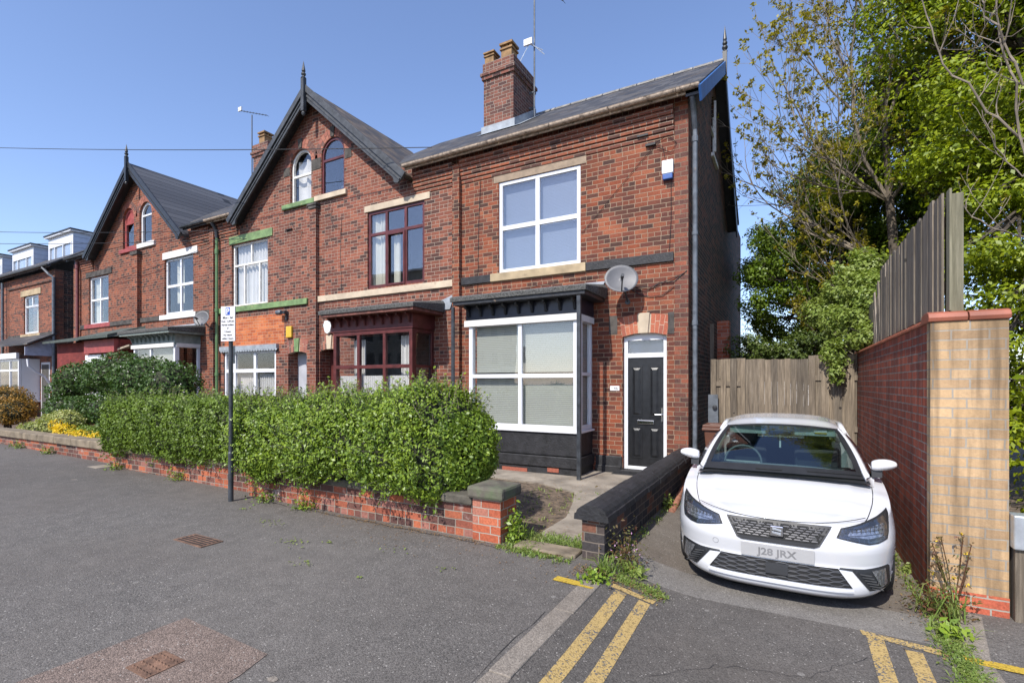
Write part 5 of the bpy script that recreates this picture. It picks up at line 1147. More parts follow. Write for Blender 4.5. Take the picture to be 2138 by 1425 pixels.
# ------------------------------------------------------------------ car
CX, CY, CZ = -.09, 4.60, -.13
car = thing('parked_car', (CX, CY, CZ), 'white hatchback car parked nose out between the black wall and the red wall', 'car')
def lerp(a, b, t): return a+(b-a)*t
def interp(x, pts):
    if x <= pts[0][0]: return pts[0][1]
    for (a, b), (c, d) in zip(pts, pts[1:]):
        if x <= c:
            t = (x-a)/(c-a); return b+(d-b)*t
    return pts[-1][1]
def sm(x, pts):
    """smooth-ish interpolation"""
    if x <= pts[0][0]: return pts[0][1]
    for (a, b), (c, d) in zip(pts, pts[1:]):
        if x <= c:
            t = (x-a)/(c-a); t = t*t*(3-2*t)*.5+t*.5; return b+(d-b)*t
    return pts[-1][1]
LC, PE = 1.05, 3.3
def Wz(z): return sm(z, [(.105, .80), (.20, .86), (.40, .885), (.58, .888), (.72, .875), (.86, .855), (1.0, .82)])
def Y0(z): return interp(z, [(.105, .05), (.145, .005), (.22, .0), (.34, .02), (.36, .03), (.48, .0), (.52, .0), (.60, .03), (.68, .07), (.74, .12), (.85, .22), (1., .4)])
def fy(x, z):
    q = min(.999, abs(x)/Wz(z)); return Y0(z)+LC*(1-(1-q**PE)**(1/PE))
def zt_front(x): return .675+.125*(min(1, abs(x)/.885))**2
def zt_side(y): return sm(y, [(1.0, .80+.09), (1.5, .93), (2.4, .955), (3.3, .985), (4.06, .99)])
def plan(i, k):
    """i in 0..1 along half plan from nose centre to tail centre, k vertical 0..1"""
    if i < .34:
        th = (i/.34)*PI/2; q = math.sin(th)**(2/PE); x_ = q
        zt = sm(th/(PI/2), [(0, .675), (.5, .70), (.72, .745), (.88, .815), (1, .885)])
        z = lerp(.105, zt, k); W = Wz(z); x = W*q; y = Y0(z)+LC*(1-math.cos(th)**(2/PE))
        return (x, y, z)
    if i < .86:
        t = (i-.34)/.52; y1 = lerp(1.12, 3.55, t); zt = zt_side(y1) if t > 0 else .885
        zt = lerp(.885, zt_side(y1), min(1, t*4)); zb = lerp(.105, .17, min(1, t*5)); z = lerp(zb, zt, k)
        ys = lerp(Y0(z)+LC, 3.55, t)
        W = Wz(z); W += .018*math.exp(-((y1-.95)/.5)**2)*(1 if .3 < z < .8 else .5) + .02*math.exp(-((y1-3.3)/.5)**2); W -= .008*math.sin(PI*min(1, max(0, (z-.35)/.4)))*(1 if 1.3 < y1 < 3 else 0)
        return (W, ys, z)
    th = (i-.86)/.14*PI/2; z = lerp(.2, .99, k); W = Wz(z)+.02*math.exp(-((3.55-3.3)/.5)**2)
    return (W*math.cos(th)**(2/3.), 3.55+.5*math.sin(th)**(2/3.), z)
def carP(p): return (CX+p[0], CY+p[1], CZ+p[2])
NI, NK = 150, 30
def shell(sgn):
    bm = bmesh.new(); V = {}
    for a in range(NI+1):
        for b in range(NK+1):
            x, y, z = plan(a/NI, b/NK); V[a, b] = bm.verts.new((sgn*x, y, z))
    for a in range(NI):
        for b in range(NK):
            vs = [V[a, b], V[a+1, b], V[a+1, b+1], V[a, b+1]]
            try: f = bm.faces.new(vs)
            except ValueError: pass
    kill = []; ar = .352
    for f in bm.faces:
        c = f.calc_center_median()
        if abs(c.x) > .62:
            for wy in (.80, 3.36):
                if math.hypot(c.y-wy, c.z-.32) < ar: kill.append(f)
    bmesh.ops.delete(bm, geom=list(set(kill)), context='FACES')
    for v in bm.verts:
        if v.is_boundary and abs(v.co.x) > .6:
            for wy in (.80, 3.36):
                d = math.hypot(v.co.y-wy, v.co.z-.32)
                if abs(d-ar) < .045 and v.co.z > .16: v.co.y = wy+(v.co.y-wy)*ar/d; v.co.z = .32+(v.co.z-.32)*ar/d
    bmesh.ops.remove_doubles(bm, verts=bm.verts, dist=.0005)
    return bm
bmA = shell(1); meA = bpy.data.meshes.new('body'); bmB = shell(-1)
tmp = bpy.data.meshes.new('t'); bmB.to_mesh(tmp); bmA.from_mesh(tmp); bmesh.ops.remove_doubles(bmA, verts=bmA.verts, dist=.0008)
bmesh.ops.recalc_face_normals(bmA, faces=bmA.faces)
bmA.to_mesh(meA); meA.polygons.foreach_set('use_smooth', [True]*len(meA.polygons))
body = link('body', meA, M['car_paint'], car); so = body.modifiers.new('s', 'SOLIDIFY'); so.thickness = .012; so.offset = -1
def cm(m, name, mat, parent=body, **k):
    m.v = [carP(p) for p in m.v]; return m.build(name, mat, parent, **k)
# bonnet
def hood(u, v):
    i = (u**.8)*.34*1.0; t = v*2-1
    if i <= .34: x, y, z = plan(min(i, .3399), 1)
    cr = .075*min(1, max(0, (y-.1)/.55))**.8
    zz = z+cr*(1-abs(t)**2.6); s = abs(t)
    zz += .007*math.exp(-((s-.66)/.05)**2)*min(1, y*2)
    return (x*t, y, zz+.001)
hm = MB().grid(hood, 44, 48); 
def hoodz(x, y):
    lo, hi = 0., 1.
    for _ in range(22):
        mdl = (lo+hi)/2
        if plan(min(mdl*.34, .3399), 1)[1] < y: lo = mdl
        else: hi = mdl
    X, yy, z = plan(min(lo*.34, .3399), 1); t = min(1, abs(x)/max(X, .01)); cr = .075*min(1, max(0, (y-.1)/.55))**.8
    return z+cr*(1-t**2.6)+.007*math.exp(-((t-.66)/.05)**2)*min(1, y*2)+.001
cm(hm, 'bonnet', M['car_paint'], car, smooth=True)
for s in (-1, 1):
    m = MB(); pts = [(s*lerp(.60, .74, t), lerp(.24, 1.0, t)) for t in [k/14 for k in range(15)]]
    pts = [(s*(.615+.24*(q/.76)-.11*(q/.76)**2), .215+q) for q in [k*.76/24 for k in range(25)]]
    m.tube([(x, y, hoodz(x, y)+.0005) for x, y in pts], .0035, 5); cm(m, 'shut_line', M['car_gap'])
m = MB(); m.tube([(x, fy(x, zt_front(x)-.005)-.002, zt_front(x)-.004) for x in [-.62+k*.062 for k in range(21)]], .003, 4); cm(m, 'shut_line', M['car_gap'])
# pieces that follow the nose
def onface(poly, name, mat, off=.004, parent=body, th=.006, n=6, tilt=None):
    """poly list of (x,z) -> filled patch laid on the nose surface, offset forward"""
    from mathutils.geometry import tessellate_polygon
    bm = bmesh.new(); P = []
    for i in range(len(poly)):
        a, b = poly[i], poly[(i+1) % len(poly)]
        for k in range(n): P.append((lerp(a[0], b[0], k/n), lerp(a[1], b[1], k/n)))
    vs = [bm.verts.new((x, 0, z)) for x, z in P]; es = [bm.edges.new((vs[i], vs[(i+1) % len(vs)])) for i in range(len(vs))]
    bmesh.ops.triangle_fill(bm, use_beauty=True, edges=es)
    for _ in range(2): bmesh.ops.subdivide_edges(bm, edges=[e for e in bm.edges if e.calc_length() > .05], cuts=1, use_grid_fill=False)
    bmesh.ops.triangulate(bm, faces=bm.faces)
    vv = [(v.co.x, v.co.z) for v in bm.verts]; idx = {v: i for i, v in enumerate(bm.verts)}; ff = [tuple(idx[v] for v in f.verts) for f in bm.faces]
    bnd = [tuple(idx[v] for v in e.verts) for e in bm.edges if e.is_boundary]; bm.free()
    m = MB(); N_ = len(vv)
    m.add([(x, fy(x, z)-off-th, z) for x, z in vv]+[(x, fy(x, z)-off+.012, z) for x, z in vv], ff+[tuple(i+N_ for i in reversed(f)) for f in ff]+[(a, b, b+N_, a+N_) for a, b in bnd])
    return cm(m, name, mat, parent)
def mirror(p): return [(-x, z) for x, z in reversed(p)]
up = [(-.385, .668), (.385, .668), (.375, .645), (.30, .515), (.26, .497), (-.26, .497), (-.30, .515), (-.375, .645)]
gr = onface(up, 'upper_grille', M['car_black'], .002)
onface([(-.37, .652), (.37, .652), (.355, .632), (.295, .53), (-.295, .53), (-.355, .632)], 'grille_recess', M['car_gap'], .006, gr, .002)
m = MB(); rw = 0; z = .545
while z < .64:
    hw = lerp(.29, .35, (z-.53)/.11); x = -hw+(.03 if rw % 2 else 0)
    while x+.05 < hw:
        if not (-.055 < x+.02 < .045):
            for (a, b, c, d) in ((x, x+.048, z, z+.005), ):
                m.add([(a, fy(a, c)-.016, c), (b, fy(b, c)-.016, c), (b-.006, fy(b, d)-.012, d+.002), (a+.006, fy(a, d)-.012, d+.002)], [(0, 1, 2, 3)])
            m.add([(x-.006, fy(x, z)-.012, z+.002), (x, fy(x, z)-.015, z+.002), (x-.004, fy(x, z)-.012, z+.017), (x-.009, fy(x, z)-.012, z+.017)], [(0, 1, 2, 3)])
        x += .06
    z += .0175; rw += 1
cm(m, 'grille_mesh', M['grille_bar'], gr)
lg = [(-.425, .350), (.425, .350), (.52, .212), (-.52, .212)]
gl_ = onface(lg, 'lower_grille', M['car_gap'], .002)
m = MB()
for r in range(7):
    z = .228+r*.018; hw = lerp(.505, .425, (z-.212)/.138); n = 60
    def zz(x): return z+.005*max(-1, min(1, 2.2*math.sin(x*2*PI/.15+r*PI)))
    m.grid(lambda u, v: ((-hw+2*hw*u), fy(-hw+2*hw*u, z)-.012+.006*v, zz(-hw+2*hw*u)+.006*v-.002), n, 1)
cm(m, 'grille_mesh', M['car_grille'], gl_)
onface([(-.08, .335), (.08, .335), (.08, .25), (-.08, .25)], 'sensor_cover', M['car_black'], .014, gl_)
onface([(-.53, .19), (.53, .19), (.53, .175), (-.53, .175)], 'lip', M['car_paint'], .012)
pl = onface([(-.265, .478), (.265, .478), (.265, .363), (-.265, .363)], 'number_plate', M['plate'], .012)
tx = text('J28 JRX', .085, (CX, CY-.02, CZ+.390), 0, M['plate_text'], pl, 'lettering', extr=.0, bold=.002, sx=1.05)
for v_ in tx.data.vertices: v_.co.y = fy(v_.co.x, v_.co.z)-.0195
m = MB(); m.box(-.048, .048, -.0, -.018, .558, .640); eb = cm(m, 'emblem', M['chrome'], gr, bevel=.006)
m = MB(); m.prism([(-.03, .628), (.034, .612), (.034, .600), (-.008, .610), (-.03, .610)], 'y', -.024, -.0185); m.prism([(-.034, .598), (-.034, .586), (.03, .570), (.03, .588), (.008, .590)], 'y', -.024, -.0185)
cm(m, 'emblem_letter', M['galv'], gr)
m = MB(); m.prism([(-.034, .606), (.01, .601), (.034, .596), (.034, .592), (-.01, .595), (-.034, .600)], 'y', -.0195, -.0182); cm(m, 'emblem_groove', M['car_gap'], gr)
m = MB(); m.tube([(-.47+.023*math.cos(2*PI*k/20), fy(-.47+.023*math.cos(2*PI*k/20), .44+.023*math.sin(2*PI*k/20))-.001, .44+.023*math.sin(2*PI*k/20)) for k in range(21)], .0014, 4, cap=False); cm(m, 'tow_cap', M['grey_text'])
hl = [(.413, .592), (.445, .660), (.60, .700), (.70, .735), (.79, .775), (.80, .74), (.785, .62), (.77, .575), (.70, .553), (.633, .548), (.52, .57)]
for s in (1, -1):
    P = hl if s > 0 else mirror(hl)
    h = onface(P, 'headlight', M['car_black'], -.002, th=.010)
    ins = [(.49, .606), (.505, .640), (.60, .660), (.70, .684), (.748, .690), (.745, .625), (.728, .602), (.63, .590)]
    onface(ins if s > 0 else mirror(ins), 'reflector', M['reflector'], .0095, h, .003)
    m = MB()
    for k in range(9):
        x = s*(.49+k*.031); zt_ = lerp(.645, .70, k/8); 
        m.box(x-.0025, x+.0025, fy(x, .64)-.019, fy(x, .64)-.01, .595, zt_)
    for k in range(3):
        pp = [(s*(.47+q*.28), fy(.47+q*.28, .61+k*.028)-.016, .607+k*.026+q*.02) for q in (0, .25, .5, .75, 1)]; m.tube(pp, .0025, 4)
    cm(m, 'lamp_ribs', M['car_grille'], h)
    onface([(.43, .597), (.452, .655), (.60, .692), (.70, .724), (.772, .75), (.772, .62), (.757, .583), (.70, .563), (.633, .558)] if s > 0 else mirror([(.43, .597), (.452, .655), (.60, .692), (.70, .724), (.772, .75), (.772, .62), (.757, .583), (.70, .563), (.633, .558)]), 'lens', M['car_lens'], .020, h, .002)
    fg = [(.43, .348), (.44, .358), (.60, .352), (.775, .368), (.79, .35), (.80, .20), (.785, .185), (.64, .185), (.52, .340)]
    g = onface(fg if s > 0 else mirror(fg), 'fog_surround', M['car_black'], .002)
    wb = [(.45, .343), (.515, .340), (.635, .182), (.545, .182)]
    m = MB()
    for k in range(6):
        z = .205+k*.022; a = lerp(.655, .56, (z-.2)/.13); b = lerp(.73, .635, (z-.2)/.13); m.box(s*a, s*b, fy(a, z)-.014, fy(a, z)-.004, z, z+.006) if s > 0 else m.box(-b, -a, fy(a, z)-.014, fy(a, z)-.004, z, z+.006)
    cm(m, 'slats', M['car_grille'], g)
    lp = [(.655, .338), (.755, .345), (.775, .215), (.725, .20)]
    lm = onface(lp if s > 0 else mirror(lp), 'fog_lamp', M['reflector'], .010, g, .003)
    m = MB()
    for k in range(3): x = s*(.70+k*.022); m.box(x-.003, x+.003, fy(x, .27)-.02, fy(x, .27)-.01, .225, .325)
    cm(m, 'lamp_ribs', M['car_grille'], lm)
# underside and wheels
m = MB(); m.box(-.70, .70, .25, 3.85, .16, .24); m.box(-.45, .45, .16, .4, .16, .5); cm(m, 'underbody', M['car_gap'])
m = MB()
for s in (-1, 1):
    for wy in (.80, 3.36): m.add([(s*.80, wy+.36*math.cos(PI*k/10), .32+.36*math.sin(PI*k/10)) for k in range(11)]+[(s*.50, wy+.36*math.cos(PI*k/10), .32+.36*math.sin(PI*k/10)) for k in range(11)], [(k, k+1, k+12, k+11) for k in range(10)]); m.box(s*.49, s*.5, wy-.37, wy+.37, .15, .7)
cm(m, 'arch_liner', M['car_gap'])
for s in (-1, 1):
    for wy in (.80, 3.36):
        m = MB(); m.lathe((s*.755, wy, .315), [(.22, -.09), (.29, -.095), (.312, -.07), (.315, 0), (.312, .07), (.29, .095), (.22, .09)], 36, 'x'); m.v = [carP(p) for p in m.v]; wl = m.build('wheel', M['tyre'], car, smooth=True)
        m = MB(); m.lathe((s*.755, wy, .315), [(.0, s*.05), (.05, s*.07), (.06, s*.06)], 12, 'x')
        for k in range(5):
            a = 2*PI*k/5
            for da in (-.12, .12):
                m.tube([(s*.81, wy+.05*math.cos(a), .315+.05*math.sin(a)), (s*.83, wy+.21*math.cos(a+da), .315+.21*math.sin(a+da))], .016, 5)
        m.lathe((s*.755, wy, .315), [(.21, s*.085), (.228, s*.09), (.228, s*.02), (.21, s*.02)], 36, 'x'); cm(m, 'rim', M['alloy'], wl)
# greenhouse: roof, pillars, glass
def rf(u, v):
    y = lerp(1.66, 3.72, u); t = v*2-1; hw = lerp(.565, .535, u)
    yy = y-(.0 if u > .02 else 0)+ (.07*t*t*(1-u) if u < 1 else 0)
    zc = sm(y, [(1.66, 1.352), (1.95, 1.405), (2.4, 1.432), (3.0, 1.405), (3.72, 1.30)])
    return (hw*t*(1+.0*u), yy, zc-.045*abs(t)**2.5-.03*abs(t)**8)
rm = MB().grid(rf, 30, 24)
cm(rm, 'roof', M['car_paint'], car, smooth=True)
def P1(s): return (s*.715, .98, .915)   # pillar foot
def P2(s): return (s*.575, 1.73, 1.285)
for s in (-1, 1):
    m = MB()
    ft = [(s*.765, .95, .85), (s*.700, .90, .885), (s*.705, .95, .935), (s*.79, 1.16, .93)]
    tp = [(s*.588, 1.70, 1.275), (s*.535, 1.665, 1.312), (s*.545, 1.70, 1.330), (s*.600, 1.78, 1.288)]
    vs = []; K = 10
    for k in range(K+1):
        t = k/K
        for a, b in zip(ft, tp):
            p = [lerp(a[q], b[q], t) for q in range(3)]; p[0] += s*.012*math.sin(PI*t); p[2] += .028*math.sin(PI*t); vs.append(tuple(p))
    m.add(vs, [(k*4+q, k*4+(q+1) % 4, (k+1)*4+(q+1) % 4, (k+1)*4+q) for k in range(K) for q in range(4)]); cm(m, 'pillar', M['car_paint'], car, smooth=True)
    m = MB()  # roof side rail and rear quarter
    pr = [(s*.595, 1.72, 1.27), (s*.60, 2.3, 1.325), (s*.59, 3.0, 1.305), (s*.56, 3.72, 1.20)]
    m.tube(pr, .03, 8); m.tube([(s*.56, 3.70, 1.21), (s*.63, 3.88, 1.10), (s*.74, 3.95, .98)], [.05, .06, .07], 8); m.tube([(s*.60, 2.25, 1.31), (s*.79, 2.32, .96)], .028, 6)
    cm(m, 'roof_rail', M['car_paint'], car, smooth=True)
    m = MB(); pts = [(s*.785, 1.15, .94), (s*.60, 1.80, 1.28), (s*.60, 3.4, 1.27), (s*.78, 3.75, .98), (s*.80, 2.4, .955)]
    m.add(pts, [(0, 1, 2, 3, 4)]); cm(m, 'side_glass', M['car_glass'], car)
    # mirror
    m = MB(); vs = []; n = 10
    c = (s*.845, 1.10, 1.04)
    for k, (dx, sy_, sz) in enumerate(((-.088, .05, .030), (-.080, .062, .055), (-.02, .072, .066), (.05, .070, .058), (.098, .055, .034), (.108, .035, .018))):
        for q in range(n): a = 2*PI*q/n; vs.append((c[0]+s*dx, c[1]+sy_*math.cos(a), c[2]+sz*math.sin(a)*(1. if math.sin(a) > 0 else .8)+dx*.12))
    m.add(vs, [(k*n+q, k*n+(q+1) % n, (k+1)*n+(q+1) % n, (k+1)*n+q) for k in range(5) for q in range(n)]+[tuple(range(n)), tuple(range(5*n, 6*n))])
    mr = cm(m, 'door_mirror', M['car_paint'], car, smooth=True)
    mr.modifiers.new('s', 'SUBSURF').levels = 1; mr.modifiers['s'].render_levels = 2
    m = MB(); m.prism([(1.07, .93), (1.15, .93), (1.13, 1.0), (1.08, 1.0)], 'x', s*.76, s*.84); cm(m, 'mirror_foot', M['car_black'], mr)
# windscreen with dark border
def ws(u, v, i0=0., i1=1., off=0.):
    t = (v*2-1); b = (t*.705, lerp(.82, .975, t*t), lerp(.955, .925, t*t)); tp = (t*.545, lerp(1.63, 1.685, t*t), lerp(1.352, 1.315, t*t))
    p = [lerp(b[q], tp[q], u) for q in range(3)]; bow = .03*math.sin(PI*u); p[1] -= bow*.6; p[2] += bow*.8+off; return tuple(p)
m = MB().grid(lambda u, v: ws(.07+u*.90, .035+v*.93), 10, 16); cm(m, 'windscreen', M['car_glass'], car, smooth=True)
m = MB()
for (a, b, c, d) in ((-.02, .10, 0, 1), (.955, 1.0, 0, 1)):
    m.grid(lambda u, v: ws(lerp(a, b, u), lerp(c, d, v), off=.003), 3, 20)
for (c, d) in ((.0, .04), (.96, 1.)): m.grid(lambda u, v: ws(lerp(.09, .96, u), lerp(c, d, v), off=.003), 12, 2)
cm(m, 'windscreen_border', M['car_black'], car, smooth=True)
m = MB(); w1_ = [ws(.03, v, off=.012) for v in (.98, .86, .76, .67)]; m.tube(w1_, .007, 5); w2_ = [ws(.015, v, off=.012) for v in (.52, .46, .42, .36)]; m.tube(w2_, .008, 5); cm(m, 'wiper', M['car_black'], car)
m = MB(); m.grid(lambda u, v: (lerp(-.73, .73, v), lerp(.80, .99, u)+.06*abs(2*v-1)**2, .925+.015*u-.03*abs(2*v-1)**2), 2, 12); cm(m, 'cowl', M['car_black'], car)
m = MB(); m.add([(-.52, 3.74, 1.29), (.52, 3.74, 1.29), (.68, 3.98, .98), (-.68, 3.98, .98)], [(0, 1, 2, 3)]); cm(m, 'rear_glass', M['car_glass'], car)
m = MB(); m.box(-.74, .74, 3.9, 4.0, .5, .99); m.grid(lambda u, v: (lerp(-.8, .8, v), lerp(1.0, 4.0, u), .55), 1, 1); cm(m, 'cabin_floor', M['car_inside'], car)
m = MB(); m.grid(lambda u, v: (lerp(-.70, .70, v), lerp(.95, 1.45, u)+.03*abs(2*v-1), .925-.0*u+.02*math.sin(PI*u)-.02*abs(2*v-1)), 6, 12); m.box(-.70, .70, 1.45, 1.50, .55, .93); dash = cm(m, 'dashboard', M['car_inside'], car)
m = MB(); m.grid(lambda u, v: (lerp(-.45, .30, v), lerp(.99, 1.03, u), .958), 1, 6); cm(m, 'dash_strip', M['car_lining'], dash)
m = MB(); cw = Vector((-.36, 1.50, .93)); m.tube([cw+Vector((.185*math.cos(2*PI*k/24), .06*math.sin(2*PI*k/24), .175*math.sin(2*PI*k/24))) for k in range(25)], .014, 7, cap=False); m.tube([cw+Vector((-.17, 0, 0)), cw+Vector((.17, 0, 0))], .018, 6); m.tube([cw, cw+Vector((0, -.05, -.16))], .018, 6); cm(m, 'steering_wheel', M['grey_pipe'], car)
for x in (-.36, .36):
    m = MB(); m.box(x-.22, x+.22, 1.95, 2.05, .55, 1.08); m.box(x-.12, x+.12, 1.97, 2.05, 1.09, 1.24); cm(m, 'seat', M['car_inside'], car, bevel=.03)
m = MB()
for x in (-.33, .33): m.box(x-.19, x+.19, 1.66, 1.675, 1.235, 1.315)
cm(m, 'sun_visor', M['car_lining'], car, bevel=.005)
for s in (-1, 1):
    m = MB(); m.tube([(s*.69, 1.03, .95), (s*.62, 1.40, 1.16), (s*.55, 1.74, 1.28)], .022, 6); m.tube([(s*.57, 2.28, 1.28), (s*.72, 2.32, .95)], .03, 6); cm(m, 'pillar_lining', M['car_lining'], car)
m = MB(); m.box(-.11, .11, 1.60, 1.62, 1.235, 1.29); cm(m, 'rear_view_mirror', M['car_black'], car, bevel=.01)
m = MB(); m.tube([(0.0, 1.6, 1.24), (0.005, 1.6, 1.12)], .002, 4); m.box(-.006, .012, 1.595, 1.605, 1.10, 1.17); cm(m, 'hanging_charm', M['plastic_white'], car)
m = MB(); m.box(.32, .44, 1.648, 1.652, 1.275, 1.305); cm(m, 'visor_sticker', M['signwhite'], car)
m = MB(); m.box(.33, .44, 1.645, 1.650, 1.262, 1.272); cm(m, 'visor_sticker', M['flower_yellow'], car)

# ------------------------------------------------------------------ plants
def np_mesh(name, V, Fq, mat, parent=None, smooth=False):
    me = bpy.data.meshes.new(name); nv = len(V); nf = len(Fq); k = Fq.shape[1]
    o = ORG.get(parent, Vector((0, 0, 0))) if parent is not None else Vector((0, 0, 0))
    V = V - np.array([o.x, o.y, o.z])
    me.vertices.add(nv); me.vertices.foreach_set('co', V.astype(np.float32).ravel())
    me.loops.add(nf*k); me.loops.foreach_set('vertex_index', Fq.astype(np.int32).ravel())
    me.polygons.add(nf); me.polygons.foreach_set('loop_start', np.arange(nf, dtype=np.int32)*k); me.polygons.foreach_set('loop_total', np.full(nf, k, dtype=np.int32))
    me.update(calc_edges=True); me.validate()
    return link(name, me, mat, parent)
def unit(a): return a/np.maximum(1e-9, np.linalg.norm(a, axis=1, keepdims=True))
def leaves(P, Nrm, size, name, mat, parent, jitter=.7, asp=.55, droop=0.):
    """pointed leaf quads at P facing roughly Nrm"""
    n = len(P); 
    nr = unit(Nrm + RNG.normal(0, jitter, (n, 3)))
    t = unit(np.cross(nr, RNG.normal(0, 1, (n, 3)))); 
    if droop: t = unit(t+np.array([0, 0, -droop])); nr = unit(nr - t*np.sum(nr*t, axis=1, keepdims=True))
    b = np.cross(nr, t); s = (size*RNG.uniform(.6, 1.3, n))[:, None]
    fold = nr*s*.12
    V = np.stack([P-t*s*.5, P+b*s*asp*.5-t*s*.05+fold, P+t*s*.55, P-b*s*asp*.5-t*s*.05+fold], 1).reshape(-1, 3)
    return np_mesh(name, V, np.arange(n*4).reshape(-1, 4), mat, parent)
def lump(x, y, z, f=1., s=0.):
    return (np.sin(x*2.1*f+s)+np.sin(y*2.7*f+1.3*s+z*1.9*f)+np.sin(z*3.1*f+x*1.3*f+2*s)+.6*np.sin(x*5.3*f+z*4.1*f+s)+.6*np.sin(y*6.1*f-x*3.7*f)+.4*np.sin(x*11*f+y*9*f+z*12*f+s))/4.6
def hedge(name, x0, x1, yc, hy, zb, top, n, size, mat, label, seed=0., rough=.10, bottom=None, yoff=None, sprig=0):
    """hedge with superelliptic section; top(x)->z, bottom(x)->z"""
    o = thing(name, ((x0+x1)/2, yc, 0), label, 'hedge')
    bot = bottom or (lambda x: zb+0*x); L = x1-x0
    def surf(u, a, r):
        # u along 0..1, a angle
        x = x0+L*u; e = np.minimum(1, np.minimum(u, 1-u)*L/ .45); endk = np.sqrt(np.clip(1-(1-e)**2, 0, 1))
        zt = top(x); zb_ = bot(x); zc = (zt+zb_)/2; hz = (zt-zb_)/2
        s_ = np.clip(a/(2*PI)*4, 0, 3.99999); k_ = np.floor(s_); f_ = (s_-k_)*2-1
        qy = np.select([k_ == 0, k_ == 1, k_ == 2], [1+0*f_, -f_, -1+0*f_], f_); qz = np.select([k_ == 0, k_ == 1, k_ == 2], [f_, 1+0*f_, -f_], -1+0*f_)
        nn = (np.abs(qy)**3.2+np.abs(qz)**3.2)**(1/3.2); cy = qy/nn; cz = qz/nn
        y = yc+(yoff(x) if yoff else 0)+hy*cy*r*(.35+.65*endk); z = zc+hz*cz*r*(.45+.55*endk)
        xx = x
        k = 1+rough*lump(xx*1.2, y*1.2, z*1.6, 1.3, seed)
        y = yc+(y-yc)*k; z = zc+(z-zc)*(1+(k-1)*.7)
        return xx, y, z, cy, cz
    # bulk of the leaves near the surface
    u = RNG.uniform(0, 1, n); a = (RNG.choice(4, n, p=[.10, .28, .47, .15])+RNG.uniform(0, 1, n))*PI/2; r = 1-np.abs(RNG.normal(0, .09, n)); r = np.where(RNG.uniform(0, 1, n) < .06, r+.07, r)
    x, y, z, cy, cz = surf(u, a, r)
    Nn = np.stack([np.where(u < .04, -1, np.where(u > .96, 1, 0.)), cy, cz+.25], 1)
    keep = (lump(x*3, y*3, z*3.3, 1.6, seed+2) > -.12) | (RNG.uniform(0, 1, n) < .30)
    P = np.stack([x, y, z], 1)[keep]; leaves(P, Nn[keep]*1.2, size, 'foliage', mat, o, .75)
    # end caps
    ne = n//14
    for s, xe in ((-1, x0), (1, x1)):
        a = RNG.uniform(0, 2*PI, ne); r = np.sqrt(RNG.uniform(0, 1, ne)); xx, y, z, cy, cz = surf(np.full(ne, .012 if s < 0 else .988), a, r)
        bul = .28*(1-r**2)+RNG.normal(0, .035, ne)
        leaves(np.stack([xx+s*bul, y, z], 1), np.stack([np.full(ne, float(s)*1.2), cy*.5, cz*.5+.2], 1), size, 'foliage_end', mat, o, .7)
    nu, na = 60, 20
    uu, aa = np.meshgrid(np.linspace(0, 1, nu), np.linspace(0, 2*PI, na), indexing='ij')
    x, y, z, _, _ = surf(uu.ravel(), aa.ravel(), .86)
    idx = np.arange(nu*na).reshape(nu, na); Q = np.stack([idx[:-1, :-1], idx[1:, :-1], idx[1:, 1:], idx[:-1, 1:]], -1).reshape(-1, 4)
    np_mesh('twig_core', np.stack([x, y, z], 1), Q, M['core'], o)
    if sprig:
        m = MB(); Ps = []; Ns = []
        for i in range(sprig):
            uu = RNG.uniform(.02, .99); aa = RNG.uniform(.5*PI, 1.02*PI) if RNG.uniform() < .65 else RNG.uniform(PI*1.0, PI*1.55); 
            x, y, z, cy, cz = [float(q) for q in surf(np.array([uu]), np.array([aa]), np.array([.97]))]
            d = Vector((RNG.normal(0, .3), cy+RNG.normal(0, .3), cz+.4)).normalized(); L_ = RNG.uniform(.06, .24)
            m.tube([(x, y, z), (x+d.x*L_, y+d.y*L_, z+d.z*L_)], .003, 3)
            for k in range(7):
                f = L_*(k+1)/7; Ps.append((x+d.x*f+RNG.normal(0, .012), y+d.y*f+RNG.normal(0, .012), z+d.z*f+RNG.normal(0, .012))); Ns.append((d.x, d.y-.4, d.z+.4))
        m.build('sprig_stems', M['twig'], o); leaves(np.array(Ps), np.array(Ns), size, 'sprig_leaves', mat, o, .6)
    return o
def topR(x): return 1.44+.17*np.exp(-((x+4.15)/.7)**2)+.05*np.sin(x*3.1)+.04*np.sin(x*7.7)-.15*np.clip((x+3.25)/.4, 0, 1)
def botR(x): return .34+.08*np.sin(x*2.3)+.05*np.sin(x*6.1)
hedge('privet_hedge', -7.3, -3.27, 4.92, .72, .3, topR, 60000, .044, M['hedge1'], 'bushy bright green hedge bulging over the brick wall beside the pier', .3, .19, botR, sprig=800)
def topL(x): return 1.43+.03*np.sin(x*2.2)-.10*np.clip((-x-11.3)/.9, 0, 1)
def botL(x): return .30+.05*np.sin(x*3.)
hedge('privet_hedge', -11.55, -7.0, 5.05, .70, .3, topL, 52000, .048, M['hedge2'], 'smoother trimmed far part of the hedge behind the sign pole', 1.7, .11, botL, sprig=300)

